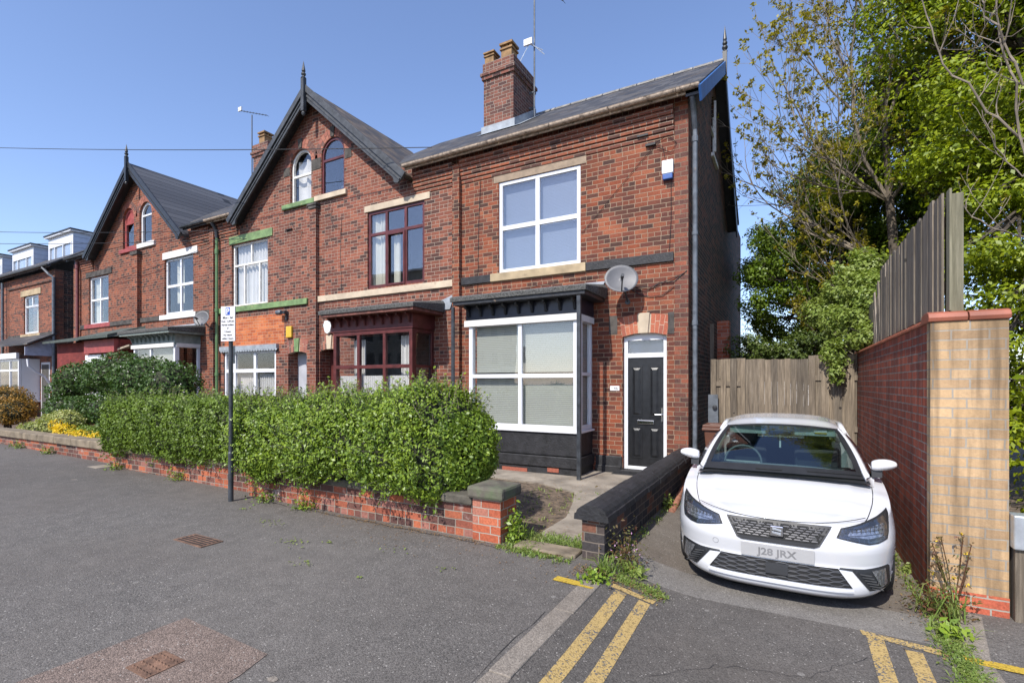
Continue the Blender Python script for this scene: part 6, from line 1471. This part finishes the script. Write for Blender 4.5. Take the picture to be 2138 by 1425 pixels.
def blob_leaves(blobs, n, size, name, mat, parent, thr=-.25, seed=0., f=1., shell=.45, jit=.8, up=.35, droop=0.):
    """leaves spread in the outer volume of ellipsoids (cx,cy,cz,rx,ry,rz) with gaps from 3d noise"""
    vol = np.array([b[3]*b[4]*b[5] for b in blobs])**.75; vol = vol/vol.sum(); Ps = []; Ns = []
    for b, w_ in zip(blobs, vol):
        k = int(n*w_); d = unit(RNG.normal(0, 1, (k, 3))); r = 1-shell*RNG.uniform(0, 1, k)**1.5+RNG.normal(0, .04, k)
        d2 = d*r[:, None]; P = np.array(b[:3])+d2*np.array(b[3:6])
        s = 1+.16*lump(P[:, 0], P[:, 1], P[:, 2], 1.5*f, seed+1); P = np.array(b[:3])+d2*np.array(b[3:6])*s[:, None]
        Ps.append(P); Ns.append(d+np.array([0, 0, up]))
    P = np.concatenate(Ps); Nn = np.concatenate(Ns)
    q = lump(P[:, 0], P[:, 1], P[:, 2], 2.6*f, seed) + .45*lump(P[:, 0], P[:, 1], P[:, 2]*1.5, 6.5*f, seed+5)
    keep = q > thr
    return leaves(P[keep], Nn[keep], size, name, mat, parent, jit, droop=droop)
def shrub(name, loc, label, cat, blobs, n, size, mat, thr=-.2, f=2., stems=6, group=None, corek=.0):
    o = thing(name, loc, label, cat, group); blob_leaves(blobs, n, size, 'foliage', mat, o, thr, loc[0], f)
    if corek:
        for b in blobs:
            m = MB(); m.grid(lambda u, v: (b[0]+b[3]*corek*math.sin(PI*v)*math.cos(2*PI*u)*(1+.1*math.sin(9*u+7*v)), b[1]+b[4]*corek*math.sin(PI*v)*math.sin(2*PI*u), b[2]+b[5]*corek*math.cos(PI*v)), 18, 10); 
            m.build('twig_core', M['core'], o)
    m = MB()
    for i in range(stems):
        a = 2*PI*i/stems; b = blobs[i % len(blobs)]; m.tube([(loc[0]+.08*math.cos(a), loc[1]+.08*math.sin(a), loc[2]-.05), (lerp(loc[0], b[0], .5)+.1*math.cos(a), lerp(loc[1], b[1], .5), loc[2]+.4*(b[2]-loc[2])), (b[0], b[1], b[2])], [.03, .022, .01], 5)
    m.build('stems', M['bark_dark'], o); return o
cam_b = [(-17.2, 6.3, 1.85, .85, .6, .42), (-18.0, 6.3, 1.45, .55, .5, .38), (-17.6, 6.1, .9, .8, .5, .45), (-14.9, 6.3, 1.95, 1.1, .8, .50), (-13.4, 6.2, 1.78, 1.15, .75, .52), (-12.4, 6.2, 1.65, .7, .6, .5), (-15.9, 6.3, 1.75, .6, .6, .45), (-14.6, 6.1, 1.0, 1.8, .6, .50), (-16.3, 6.0, .95, .8, .5, .4), (-13.0, 5.9, .9, 1.1, .5, .6)]
o = shrub('camellia_bush', (-14.4, 6.2, .1), 'large glossy dark green shrub dotted with small white flowers and painted glints', 'shrub', cam_b, 42000, .075, M['camellia'], -.35, 1.6, 8, corek=.72)
blob_leaves(cam_b, 1100, .036, 'flowers', M['flower_glint'], o, -.1, 3., 1.6, .12, .9)  # white specks: flowers, and glints of the glossy leaves painted as colour
shrub('variegated_bush', (-15.6, 5.35, .3), 'pale yellow green variegated bush behind the lichen covered coping', 'shrub', [(-16.3, 5.45, .62, .7, .35, .30), (-15.6, 5.4, .72, .6, .35, .30), (-17.2, 5.3, .50, .7, .3, .16), (-12.1, 5.2, .50, .35, .3, .22), (-12.5, 5.25, .40, .35, .3, .15)], 9000, .06, M['variegated'], -.4, 2.2, 4, corek=.7)
shrub('yellow_flowers', (-14.4, 5.2, .35), 'low mound of bright yellow flowers spilling behind the stone coping', 'flowers', [(-14.9, 5.15, .55, .55, .22, .16), (-14.0, 5.15, .50, .5, .22, .12), (-13.2, 5.15, .48, .4, .2, .12), (-15.4, 5.2, .66, .3, .2, .16)], 2600, .05, M['flower_yellow'], -.2, 2.5, 3)
shrub('ground_cover', (-14.2, 5.3, .3), 'green leafy cover between the yellow flowers and the white flowered shrub', 'shrub', [(-14.5, 5.4, .50, 1.2, .3, .2), (-13.1, 5.4, .5, .9, .3, .2)], 6000, .05, M['hedge2'], -.4, 2.5, 3)
shrub('orange_bush', (-21.6, 6.0, .3), 'rounded orange tinted bush at the left edge of the photo', 'shrub', [(-21.9, 6.0, 1.05, 1.0, .7, .55), (-21.2, 6.0, .8, .7, .6, .45)], 14000, .06, M['orange_leaf'], -.35, 2., 5, corek=.75)

# ---- branching trees
def grow(m, tips, p, d, L, r, depth, rnd, up=.12, curl=.25, spread=.7, kids=(2, 4), sides=(8, 6, 5, 4, 3), shrink=.66, rmin=.004):
    n = 5 if depth < 3 else 4; pts = [Vector(p)]; dirs = []; d = Vector(d).normalized(); side = Vector((rnd.gauss(0, 1), rnd.gauss(0, 1), rnd.gauss(0, .4)))*curl
    for i in range(n):
        d = (d+Vector((rnd.gauss(0, .09), rnd.gauss(0, .09), rnd.gauss(0, .09)+up))+side*.25).normalized(); pts.append(pts[-1]+d*L/n); dirs.append(d.copy())
    r1 = max(rmin, r*.55); m.tube(pts, [lerp(r, r1, i/n) for i in range(n+1)], sides[min(depth, len(sides)-1)], cap=False)
    if depth >= 4 or L < .22:
        tips.append((pts[-1], d)); tips.append((pts[-2], d)); 
        if rnd.random() < .5: tips.append((pts[2], d))
        return
    for k in range(rnd.randint(*kids)):
        i = rnd.randint(1 if depth else 2, n); q = pts[i]; ax = Vector((rnd.gauss(0, 1), rnd.gauss(0, 1), rnd.gauss(0, .5))); ax = (ax-ax.dot(dirs[i-1])*dirs[i-1]).normalized()
        nd = (dirs[i-1]+ax*spread*rnd.uniform(.6, 1.3)).normalized()
        grow(m, tips, q, nd, L*shrink*rnd.uniform(.75, 1.15), max(rmin, lerp(r, r1, i/n)*.62), depth+1, rnd, up, curl, spread, kids, sides, shrink, rmin)
    grow(m, tips, pts[-1], d, L*shrink, r1, depth+1, rnd, up, curl, spread, kids, sides, shrink, rmin)
def tip_leaves(tips, per, size, name, mat, parent, sp=.06, rnd=None):
    P = np.array([tuple(t[0]) for t in tips]); D = np.array([tuple(t[1]) for t in tips])
    P = np.repeat(P, per, 0)+RNG.normal(0, sp, (len(P)*per, 3)); D = np.repeat(D, per, 0)
    return leaves(P, D*.4+np.array([0, 0, .5]), size, name, mat, parent, .8)

# budding tree in the middle
rnd = random.Random(21)
o = thing('budding_tree', (2.1, 13.5, -.1), 'tall many branched tree with sparse olive buds rising behind the wall fence', 'tree')
m = MB(); tips = []
tr = [Vector((2.1, 13.5, -.2)), Vector((2.05, 13.5, 2)), Vector((2.0, 13.4, 4.2)), Vector((1.9, 13.4, 5.6)), Vector((1.8, 13.3, 7.2)), Vector((1.7, 13.2, 8.8))]
m.tube(tr, [.13, .12, .10, .08, .055, .035], 10)
m.build('trunk', M['bark'], o, smooth=True)
m = MB()
for (i, d, L, r) in ((2, (-1, -.2, .22), 2.5, .06), (2, (-.9, .1, .55), 2.4, .06), (3, (-1., -.1, .62), 2.3, .06), (3, (-.5, -.3, 1.0), 2.6, .07), (3, (.5, -.4, .9), 2.4, .06), (4, (-.6, .2, 1.0), 2.4, .06), (4, (.3, -.3, 1.1), 2.4, .06), (4, (-.9, 0, .45), 1.9, .045), (5, (-.3, 0, 1), 2.2, .06), (5, (.4, .1, 1), 2.2, .05), (2, (.8, -.5, .5), 2., .05), (1, (-1., -.3, .38), 1.9, .045), (4, (-.15, -.5, 1), 2.4, .05), (2, (-.8, -.5, .1), 2.0, .045), (1, (-1, .2, .2), 1.9, .04), (3, (-.8, -.6, .3), 2.1, .045)):
    grow(m, tips, tr[i], d, L, r*.62, 1, rnd, .16, .3, .75, (3, 4))
m.build('branches', M['twig'], o)
print('tips', len(tips))
tip_leaves(tips[::2], 10, .085, 'buds', M['bud'], o, .032)

# bare branches reaching in from the right edge
rnd = random.Random(5)
o = thing('overhanging_tree', (4.6, 7.6, -.1), 'thin bare branched tree reaching in from the right edge in front of the leafy tree', 'tree')
MB().tube([(4.6, 7.6, -.2), (4.5, 7.6, 2.5), (4.3, 7.6, 5), (4.0, 7.5, 8)], [.16, .14, .11, .06], 9).build('trunk', M['bark'], o, smooth=True)
m = MB(); tips = []
for pl_, r in (([(2138, 285), (2060, 235), (1990, 150), (1950, 90), (1925, 0)], .020), ([(2138, 330), (2115, 180), (2092, 90), (2080, 0)], .022), ([(2138, 175), (2110, 110), (2065, 40), (2050, 0)], .022), ([(2138, 490), (2080, 480), (2030, 450), (2010, 425)], .014), ([(2138, 370), (2095, 320), (2062, 265), (2050, 230)], .011), ([(2138, 60), (2060, 100), (2000, 105), (1950, 95)], .007)):
    pts = []
    for u_, v_ in pl_:
        a = (u_-1069)/1040; t = 7.4/(.8738+.4863*a); pts.append(Vector((t*(-.4863+.8738*a), 7.4, 1.67+(800-v_)/1040*t)))
    p0 = pts[0]; tgt = Vector((4.3, 7.6, max(3.2, p0.z-.6))); pts = [tgt, tgt.lerp(p0, .6)+Vector((0, 0, .1))]+pts
    fin = []
    for i in range(len(pts)-1):
        for k in range(3): fin.append(pts[i].lerp(pts[i+1], k/3)+Vector((rnd.gauss(0, .012), rnd.gauss(0, .03), rnd.gauss(0, .012))))
    fin.append(pts[-1]); n_ = len(fin); m.tube(fin, [lerp(r*.75, r*.3, i/n_) for i in range(n_)], 6)
    for i in range(4, n_-1, 2): grow(m, tips, fin[i], (rnd.gauss(0, .6), rnd.gauss(0, .5), rnd.uniform(.2, 1)), rnd.uniform(.25, .55), r*.35, 3, rnd, .1, .3, .7, (0, 2), rmin=.0025)
m.build('branches', M['twig'], o); tip_leaves(tips, 2, .035, 'buds', M['bud'], o, .015)

# leafy trees
def leafy(name, loc, label, blobs, n, size, mat, seed, thr, f, trunk_r=.2, limbs=9, shell=.55, droop=.25, bark='bark_dark'):
    o = thing(name, loc, label, 'tree'); rnd = random.Random(int(seed*10))
    blob_leaves(blobs, n, size, 'crown', mat, o, thr, seed, f, shell, .6, .7, droop)
    top = max(b[2] for b in blobs); cx = sum(b[0] for b in blobs)/len(blobs); cy = sum(b[1] for b in blobs)/len(blobs)
    m = MB(); tp = [Vector((loc[0], loc[1], loc[2]-.2)), Vector((lerp(loc[0], cx, .4), lerp(loc[1], cy, .4), top*.35)), Vector((cx, cy, top*.72))]
    m.tube([tp[0], tp[0].lerp(tp[1], .5)+Vector((.05, 0, 0)), tp[1], tp[1].lerp(tp[2], .5), tp[2]], [trunk_r, trunk_r*.9, trunk_r*.75, trunk_r*.45, trunk_r*.15], 9); m.build('trunk', M[bark], o, smooth=True)
    m = MB(); tips = []
    for b in blobs:
        s = tp[1].lerp(tp[2], rnd.uniform(0, .7)); e = Vector(b[:3]); mid = s.lerp(e, .5)+Vector((0, 0, -.2))
        m.tube([s, mid, e], [trunk_r*.3, trunk_r*.2, trunk_r*.08], 6)
        for k in range(limbs): 
            d = Vector((rnd.gauss(0, 1), rnd.gauss(0, 1), rnd.gauss(.2, .6))).normalized(); m.tube([mid.lerp(e, rnd.random()), e+Vector((d.x*b[3], d.y*b[4], d.z*b[5]))*.55, e+Vector((d.x*b[3], d.y*b[4], d.z*b[5]))*.9], [trunk_r*.1, trunk_r*.06, .008], 4)
    m.build('limbs', M[bark], o); return o
rnd = random.Random(8)
# bright maple filling the right
bl = []
for k in range(95):
    z = rnd.uniform(.8, 14); x = rnd.uniform(3.0, 7.5) if z < 8 else rnd.uniform(2.3, 7.5); y = rnd.uniform(10.5, 14.5); r = rnd.uniform(.7, 1.25); bl.append((x, y, z, r*1.3, r, r*.42))
for (x, y, z, r) in ((2.7, 11.5, 9.6, 1.0), (2.3, 12, 8.2, .9), (2.6, 11.8, 7.0, 1.0), (2.9, 11.5, 10.8, 1.), (3.2, 11.5, 5.2, 1.), (3.3, 11.2, 3.6, .9), (2.6, 12.4, 5.9, .8), (3.9, 11, 4.4, 1.), (4.4, 11, 2.6, 1.), (2.8, 12.2, 4.4, .9), (2.0, 13, 9.4, .8), (1.7, 13.4, 8.2, .7), (1.9, 13.2, 10.6, .8), (2.4, 12.6, 11.8, .9), (1.7, 13.6, 6.9, .7), (1.2, 14, 6.2, .7), (2.5, 9.8, 3.6, .6), (3.0, 9.9, 2.9, .7), (2.7, 9.6, 2.2, .6), (3.4, 10, 1.6, .8), (2.8, 9.8, 1.0, .7), (3.7, 10, 3.6, .8), (4.3, 10, 2.6, .8), (3.2, 10.4, 4.6, .8), (2.5, 10.4, 4.4, .6), (3.8, 10.2, 5.4, .9), (2.9, 10.6, 6.2, .8), (2.3, 11, 5.4, .6), (3.4, 11.6, 8.4, 1.1), (4.4, 11, 6.4, 1.2), (4.2, 11, 8., 1.2), (4.2, 11, 9.8, 1.2), (3.4, 11.3, 11.6, 1.1)): bl.append((x, y, z, r*1.25, r, r*.45))
leafy('maple_tree', (4.8, 12.6, -.1), 'dense bright yellow green tree filling the right side behind the fence', bl, 420000, .088, M['tree_bright'], 2.3, -.18, .9, .25, 5, .75)
# darker tree behind the budding tree
bl = []
rnd = random.Random(12)
for k in range(44):
    t = k/43; z = rnd.uniform(2.4, 7.4); x = rnd.uniform(-.7+max(0, z-5)*.6, 3.2); bl.append((x, rnd.uniform(16, 18.5), z, rnd.uniform(.6, 1.0), .8, rnd.uniform(.4, .6)))
bl += [(-.5, 16.4, 6.0, .7, .7, .4), (-.7, 16.4, 5.1, .7, .7, .4), (-.6, 16.2, 3.6, .7, .6, .45), (.2, 16, 7.1, .7, .7, .4), (1.5, 16.5, 7.9, .9, .8, .5), (2.4, 16.5, 8.7, .9, .8, .5), (3.2, 16.5, 9.2, 1, .8, .6), (3.6, 16.5, 7.4, 1, .8, .6), (.9, 16.3, 6.4, .9, .7, .5), (3.4, 16, 6., 1, .8, .7), (2.6, 16, 5.2, 1, .8, .6)]
for (x, y, z) in ((-.4, 14.6, 5.3), (.2, 14.8, 5.8), (-.7, 14.4, 4.5), (0, 14.3, 4.7), (.6, 14.5, 5.1), (.9, 14.6, 6.0), (-.6, 14.4, 3.8), (.1, 14.2, 3.9), (.8, 14.2, 4.2), (1.3, 14.6, 6.9)): bl.append((x, y, z, .62, .5, .34))
for k in range(26):
    z = 5.0+k*.20+rnd.uniform(-.3, .3); x0_ = -.2+max(0, z-6)*.42; bl.append((rnd.uniform(x0_, 3.6), rnd.uniform(15.5, 17), z, .85, .7, .42))
leafy('leafy_tree', (1.6, 17.2, -.1), 'mid green tree behind the budding branches and above the back gate', bl, 270000, .085, M['tree_mid'], 5.1, -.16, .9, .2, 5, .8)
bl = []
for k in range(10): bl.append((-.9+k*.34, 13.2+rnd.uniform(-.4, .4), 2.35+rnd.uniform(-.3, .35)+.10*k, .5, .5, .36))
leafy('dark_shrub_tree', (.6, 13.3, -.1), 'low dark small leaved evergreen behind the top of the back gate', bl, 30000, .065, M['tree_dark'], 7.7, -.1, 1.6, .09, 5, .8, .1)
# light bush hanging over the red wall
bl = [(1.15, 10.9, 3.7, .45, .4, .4), (.9, 10.8, 3.3, .4, .45, .35), (1.25, 10.4, 3.2, .5, .4, .45), (.9, 10.3, 2.75, .45, .35, .35), (1.15, 9.9, 2.45, .38, .3, .25), (.72, 9.95, 2.2, .26, .2, .25), (.70, 9.9, 1.85, .13, .12, .22), (.55, 10.9, 3.0, .4, .35, .3)]
leafy('overhanging_bush', (1.55, 11, 0), 'light green bush drooping over the red wall and the back fence panel', bl, 20000, .065, M['bush_light'], 9.1, -.2, 1.8, .06, 5, .8, .2)
# bush right of the buff pier
bl = [(2.3+k*.35, 6.5+.3*math.sin(k*2), z, .5, .45, .35) for k in range(7) for z in (.5, 1.0, 1.5)]
leafy('laurel_bush', (3, 6.6, -.1), 'yellow green leafy bush growing right of the buff brick pier', bl, 16000, .09, M['tree_bright'], 4.4, -.2, 1.3, .05, 3, .8, .1)
# far bare tree and far building behind the house
rnd = random.Random(31); o = thing('far_bare_tree', (-2.0, 27, 0), 'small nearly bare tree seen in the gap behind the end house', 'tree')
m = MB(); tips = []; MB().tube([(-1.9, 27, -.2), (-1.8, 27, 2.4)], [.1, .06], 6).build('trunk', M['bark'], o)
for k in range(4): grow(m, tips, (-1.8, 27, 2.2+.2*k), (rnd.uniform(-.3, .9), 0, 1), 1.2, .03, 2, rnd, .1, .3, .7, (2, 3), rmin=.008)
m.build('branches', M['twig'], o); tip_leaves(tips, 2, .1, 'buds', M['bud'], o, .05)
bl = [(-1.6+k*.7, 24, 2.4+.3*math.sin(k*1.7), .6, .5, .45) for k in range(8)]
leafy('far_hedge_tree', (0, 24, 0), 'distant dark bushes beyond the back gate', bl, 12000, .12, M['tree_dark'], 3.4, -.2, 1.2, .06, 3, .8, .1)
o = thing('distant_building', (-3, 48, 0), 'distant low white building seen in the gap behind the back gate', 'building')
MB().box(-14, 6, 48, 58, -.3, 3.6).build('wall', M['stone_white'], o); MB().box(-14.5, 6.5, 47.5, 58.5, 3.61, 4.0).build('roof', M['grey_pipe'], o)
m = MB()
for i in range(10): m.box(-13+i*1.9, -12+i*1.9, 47.94, 47.99, 2.2, 3.2)
m.build('window', M['room'], o)
o = thing('garden_post', (-1.5, 11.9, 0), 'narrow brick pier with a pale timber post beside the sooty side wall', 'pier')
MB().box(-1.555, -1.47, 11.9, 11.96, -.2, 3.0).build('timber_post', M['fence_grey'], o); MB().box(-1.555, -1.28, 13.2, 13.5, -.2, 3.2).build('brick_pier', M['brick_pier'], o)

# ---- weeds, grass and litter
def tuft(m, x, y, z, n, h, sp, rnd, lean=.35):
    for i in range(n):
        a = rnd.uniform(0, 2*PI); px = x+rnd.gauss(0, sp); py = y+rnd.gauss(0, sp); hh = h*rnd.uniform(.4, 1.15); dx = math.cos(a)*hh*lean*rnd.random()*1.5; dy = math.sin(a)*hh*lean*rnd.random()*1.5; w_ = .0035+.002*rnd.random()
        c, s = math.cos(a+1.5)*w_, math.sin(a+1.5)*w_
        m.add([(px-c, py-s, z), (px+c, py+s, z), (px+c+dx*.45, py+s+dy*.45, z+hh*.6), (px-c+dx*.45, py-s+dy*.45, z+hh*.6), (px+dx*1.1, py+dy*1.1, z+hh*(.98-lean*.4))], [(0, 1, 2, 3), (3, 2, 4)])
rnd = random.Random(77)
m = MB()
for k in range(330): x = rnd.uniform(-2.62, -1.74); y = 4.72+abs(rnd.gauss(0, .14)); tuft(m, x, y, -.02, 5, .07, .03, rnd, .8)
for k in range(90): x = rnd.uniform(-2.6, -2.2); y = 4.55+rnd.gauss(0, .13)+(x+2.4)*-.2; tuft(m, x, y, -.01, 5, .08, .03, rnd, .8)
for k in range(110): x = rnd.uniform(-2.6, -1.8); tuft(m, x, 4.37+rnd.gauss(0, .035)-(x+2.6)*.05, 0, 4, .045, .02, rnd, 1.)
tag(m.build('grass', M['grass']), 'short green grass in the gateway around the stone step', 'grass', kind='stuff')
m = MB()
for (x, y, n, h) in ((-2.50, 4.62, 26, .34), (-2.42, 4.72, 16, .22)): tuft(m, x, y, -.02, n, h, .04, rnd, .6)
o = thing('tall_weed', (-2.5, 4.62, 0), 'leafy green weeds and long grass beside the orange brick pier', 'weed'); m.build('blades', M['grass'], o)
P = np.array([(-2.52+RNG.normal(0, .05), 4.6+RNG.normal(0, .06), .02+abs(RNG.normal(0, .15))) for _ in range(240)]); leaves(P, np.tile([0, -.3, 1.], (240, 1)), .05, 'foliage', M['hedge1'], o, .6)
m = MB(); tuft(m, -1.40, 4.30, -.03, 60, .22, .05, rnd, .9); tuft(m, -1.25, 4.40, -.06, 26, .14, .05, rnd, .9); tuft(m, -1.5, 4.2, 0, 20, .10, .05, rnd, .9)
o = thing('grass_clump', (-1.4, 4.3, 0), 'clump of long grass at the foot of the black wall end', 'weed'); m.build('blades', M['grass'], o)
def weed(loc, r, h, n, size, mat, label, fl=None, nf=0):
    o = thing('weed', loc, label, 'weed'); P = np.array(loc)+np.stack([RNG.normal(0, r, n), RNG.normal(0, r*.8, n), np.abs(RNG.normal(0, h, n))], 1)
    leaves(P, np.tile([0, -.3, .8], (n, 1)), size, 'foliage', mat, o, .8)
    m = MB()
    for i in range(9): a = rnd.uniform(0, 6.28); m.tube([loc, (loc[0]+r*.8*math.cos(a), loc[1]+r*.8*math.sin(a), loc[2]+h*rnd.uniform(.7, 1.9))], .003, 3)
    m.build('stems', M['redweed'], o)
    if nf:
        P = np.array(loc)+np.stack([RNG.normal(0, r, nf), RNG.normal(0, r, nf), np.abs(RNG.normal(h, h*.5, nf))], 1); leaves(P, np.tile([0, -.6, .8], (nf, 1)), .022, 'flowers', fl, o, .4)
weed((-1.33, 4.55, -.02), .085, .16, 420, .035, M['redweed'], 'reddish leafy weed with tiny pink flowers against the black wall', M['pinkflower'], 26)
weed((-1.22, 4.42, -.05), .05, .05, 90, .06, M['bush_light'], 'bright green leafy weed on the road side of the black wall end')
weed((-1.44, 4.02, 0), .06, .04, 120, .05, M['hedge1'], 'small green weed growing at the top end of the kerb')
weed((1.02, 5.0, -.12), .09, .10, 420, .035, M['redweed'], 'dark red weed at the foot of the buff pier')
o = thing('flowering_weed', (1.12, 5.1, -.12), 'tall spindly weed with small yellow flowers in front of the buff pier', 'weed')
m = MB(); tp = []
for i in range(8):
    a = rnd.uniform(0, 6.28); q = Vector((1.12, 5.08, -.12)); e = q+Vector((.13*math.cos(a), .05*math.sin(a), rnd.uniform(.34, .60))); m.tube([q, q.lerp(e, .5)+Vector((.01, 0, .03)), e], .0035, 4)
    for k in range(4): f_ = q.lerp(e, rnd.uniform(.5, .95)); g_ = f_+Vector((rnd.gauss(0, .035), rnd.gauss(0, .02), rnd.uniform(.02, .07))); m.tube([f_, g_], .002, 3); tp.append((g_, Vector((0, 0, 1))))
    tp.append((e, Vector((0, 0, 1))))
m.build('stems', M['redweed'], o); tip_leaves(tp, 4, .024, 'seed_heads', M['redweed'], o, .012); tip_leaves(tp[::5], 5, .022, 'flowers', M['flower_yellow'], o, .008)
m = MB(); tuft(m, 1.06, 4.95, -.12, 60, .30, .07, rnd, .7); tuft(m, 1.0, 4.7, -.13, 40, .12, .07, rnd, .9)
o = thing('grass_clump', (1.05, 4.9, -.12), 'long green grass growing at the end of the right hand kerb', 'weed'); m.build('blades', M['grass'], o)
P = np.array([(1.02+RNG.normal(0, .05), 4.62+RNG.normal(0, .06), -.11+abs(RNG.normal(0, .03))) for _ in range(70)]); leaves(P, np.tile([0, -.2, 1.], (70, 1)), .065, 'broad_leaves', M['hedge1'], o, .5, .45)
m = MB()
for k in range(420): y = rnd.uniform(3.6, 4.75); x = .985+.0*(y-4)+rnd.gauss(0, .045); tuft(m, x, y, gz(x, y)-.005, 4, .045, .02, rnd, 1.)
for k in range(220): y = rnd.uniform(4.7, 9.5); x = .985-abs(rnd.gauss(0, .04)); tuft(m, x, y, gz(x, y)-.005, 4, .04, .02, rnd, 1.)
for k in range(150): y = rnd.uniform(4.3, 9.0); x = -1.47+abs(rnd.gauss(0, .05)); tuft(m, x, y, gz(x, y)-.005, 4, .04, .02, rnd, 1.)
for k in range(160): x = rnd.uniform(-1.35, -.9); y = 4.26+(x+1.35)*-.1+rnd.gauss(0, .05); tuft(m, x, y, gz(x, y)-.005, 4, .04, .02, rnd, 1.)
tag(m.build('verge_grass', M['grass']), 'thin grass and moss along the kerb and the foot of the walls', 'grass', kind='stuff')
weed((1.0, 6.0, -.12), .03, .04, 60, .04, M['bush_light'], 'small green weed by the red wall beside the car bonnet')
weed((-1.42, 6.9, -.05), .04, .10, 110, .05, M['bush_light'], 'yellow green weed beside the rusty pipe')
for (x, y, lb) in ((-6.35, 4.36, 'green weed hanging at the foot of the hedge just right of the sign'), (-8.9, 4.55, 'green weed at the foot of the far hedge wall'), (-10.9, 4.5, 'green weed by the left end of the hedge'), (-14.3, 4.62, 'green weed at the foot of the lichen covered wall'), (-16.0, 4.62, 'dark green weed at the left end of the pavement wall'), (-5.55, 4.38, 'leafy weed under the bushy hedge')):
    weed((x, y, gz(x, 0)), .09, .09, 140, .04, M['hedge1'], lb)
weed((-3.3, 5.6, -.02), .12, .05, 120, .04, M['hedge1'], 'small green weeds on the bare soil behind the brick pier')
m = MB()
for k in range(90): tuft(m, rnd.uniform(-3.6, -2.5), rnd.uniform(4.9, 7.3), -.02, 3, .06, .02, rnd, .9)
tag(m.build('garden_grass', M['grass']), 'thin dry grass on the bare soil of the front garden', 'grass', kind='stuff')
# litter of leaves and clippings along the wall
n = 900; X = RNG.uniform(-6.9, -1.9, n); Yl = 4.43-np.abs(RNG.normal(0, .05, n)); P = np.stack([X, Yl, np.full(n, .006)+RNG.uniform(0, .012, n)], 1)
n2 = 260; P2 = np.stack([RNG.uniform(-7.4, -1.6, n2), 4.35-np.abs(RNG.normal(0, .35, n2)), np.full(n2, .008)], 1)
n3 = 500; P3 = np.stack([.98-np.abs(RNG.normal(0, .09, n3)), RNG.uniform(4.2, 9.5, n3), np.full(n3, -.122)], 1)
n4 = 420; P4 = np.stack([RNG.uniform(-1.7, -.9, n4), 4.2+RNG.normal(0, .07, n4), np.full(n4, -.01)], 1); P4[:, 2] = [gz(a, 0)+.008 for a in P4[:, 0]]
n5 = 700; P5 = np.stack([RNG.uniform(-4.2, -2.2, n5), RNG.uniform(4.8, 8.3, n5), np.full(n5, .004)+RNG.uniform(0, .02, n5)], 1)
P = np.concatenate([P, P2, P3, P4, P5]); tag(leaves(P, np.tile([0, 0, 3.], (len(P), 1)), .022, 'leaf_litter', M['dry'], None, .5), 'scattered dry leaves and seeds along the wall foot and kerb', 'leaf litter', kind='stuff')
P = np.concatenate([np.stack([cx+RNG.normal(0, s, k), cy+RNG.normal(0, s*.6, k), np.full(k, gz(cx, 0)+.012)], 1) for cx, cy, s, k in ((-5.35, 3.78, .10, 26), (-4.55, 3.45, .10, 24), (-4.2, 3.62, .05, 8), (-3.95, 3.1, .07, 16), (-3.2, 3.1, .03, 5), (-2.7, 3.62, .05, 8), (-6.2, 4.0, .06, 8), (-3.4, 3.75, .12, 9), (1.35, 4.4, .012, 4), (.95, 4.05, .02, 4))])
tag(leaves(P, np.tile([0, 0, 2.5], (len(P), 1)), .032, 'hedge_clippings', M['bush_light'], None, .5), 'fresh green hedge clippings lying on the pavement', 'clippings', kind='stuff')
m = MB()
for (x, y, r) in ((-2.55, 1.80, .035), (-4.9, 2.0, .014), (-3.3, 3.0, .012), (-5.0, 3.9, .015), (-8.9, 4.0, .02), (-10.4, 3.7, .05), (-2.9, 2.4, .01), (-2.2, 2.2, .009)):
    m.add([(x+r*math.cos(2*PI*k/9)*(1+.3*math.sin(k*2.7)), y+r*.7*math.sin(2*PI*k/9), gz(x, 0)+.003) for k in range(9)], [tuple(range(9))])
tag(m.build('pavement_spots', M['kerbstone']), kind='structure')

# ------------------------------------------------------------------ repeats carry a group
GR = {'house': 'brick houses of the terrace', 'satellite dish': 'satellite dishes on the house fronts', 'aerial': 'television aerials on the roofs', 'alarm box': 'alarm boxes on the house fronts', 'overhead wire': 'overhead wires crossing the sky', 'weed': 'weeds along the walls and kerbs', 'tree': 'trees behind the walls', 'garden wall': 'low front garden walls', 'hedge': 'privet hedge sections', 'fence': 'board fences', 'cables': 'cables on the house fronts'}
for o_ in COL.objects:
    if o_.parent is None and 'category' in o_ and o_['category'] in GR: o_['group'] = GR[o_['category']]
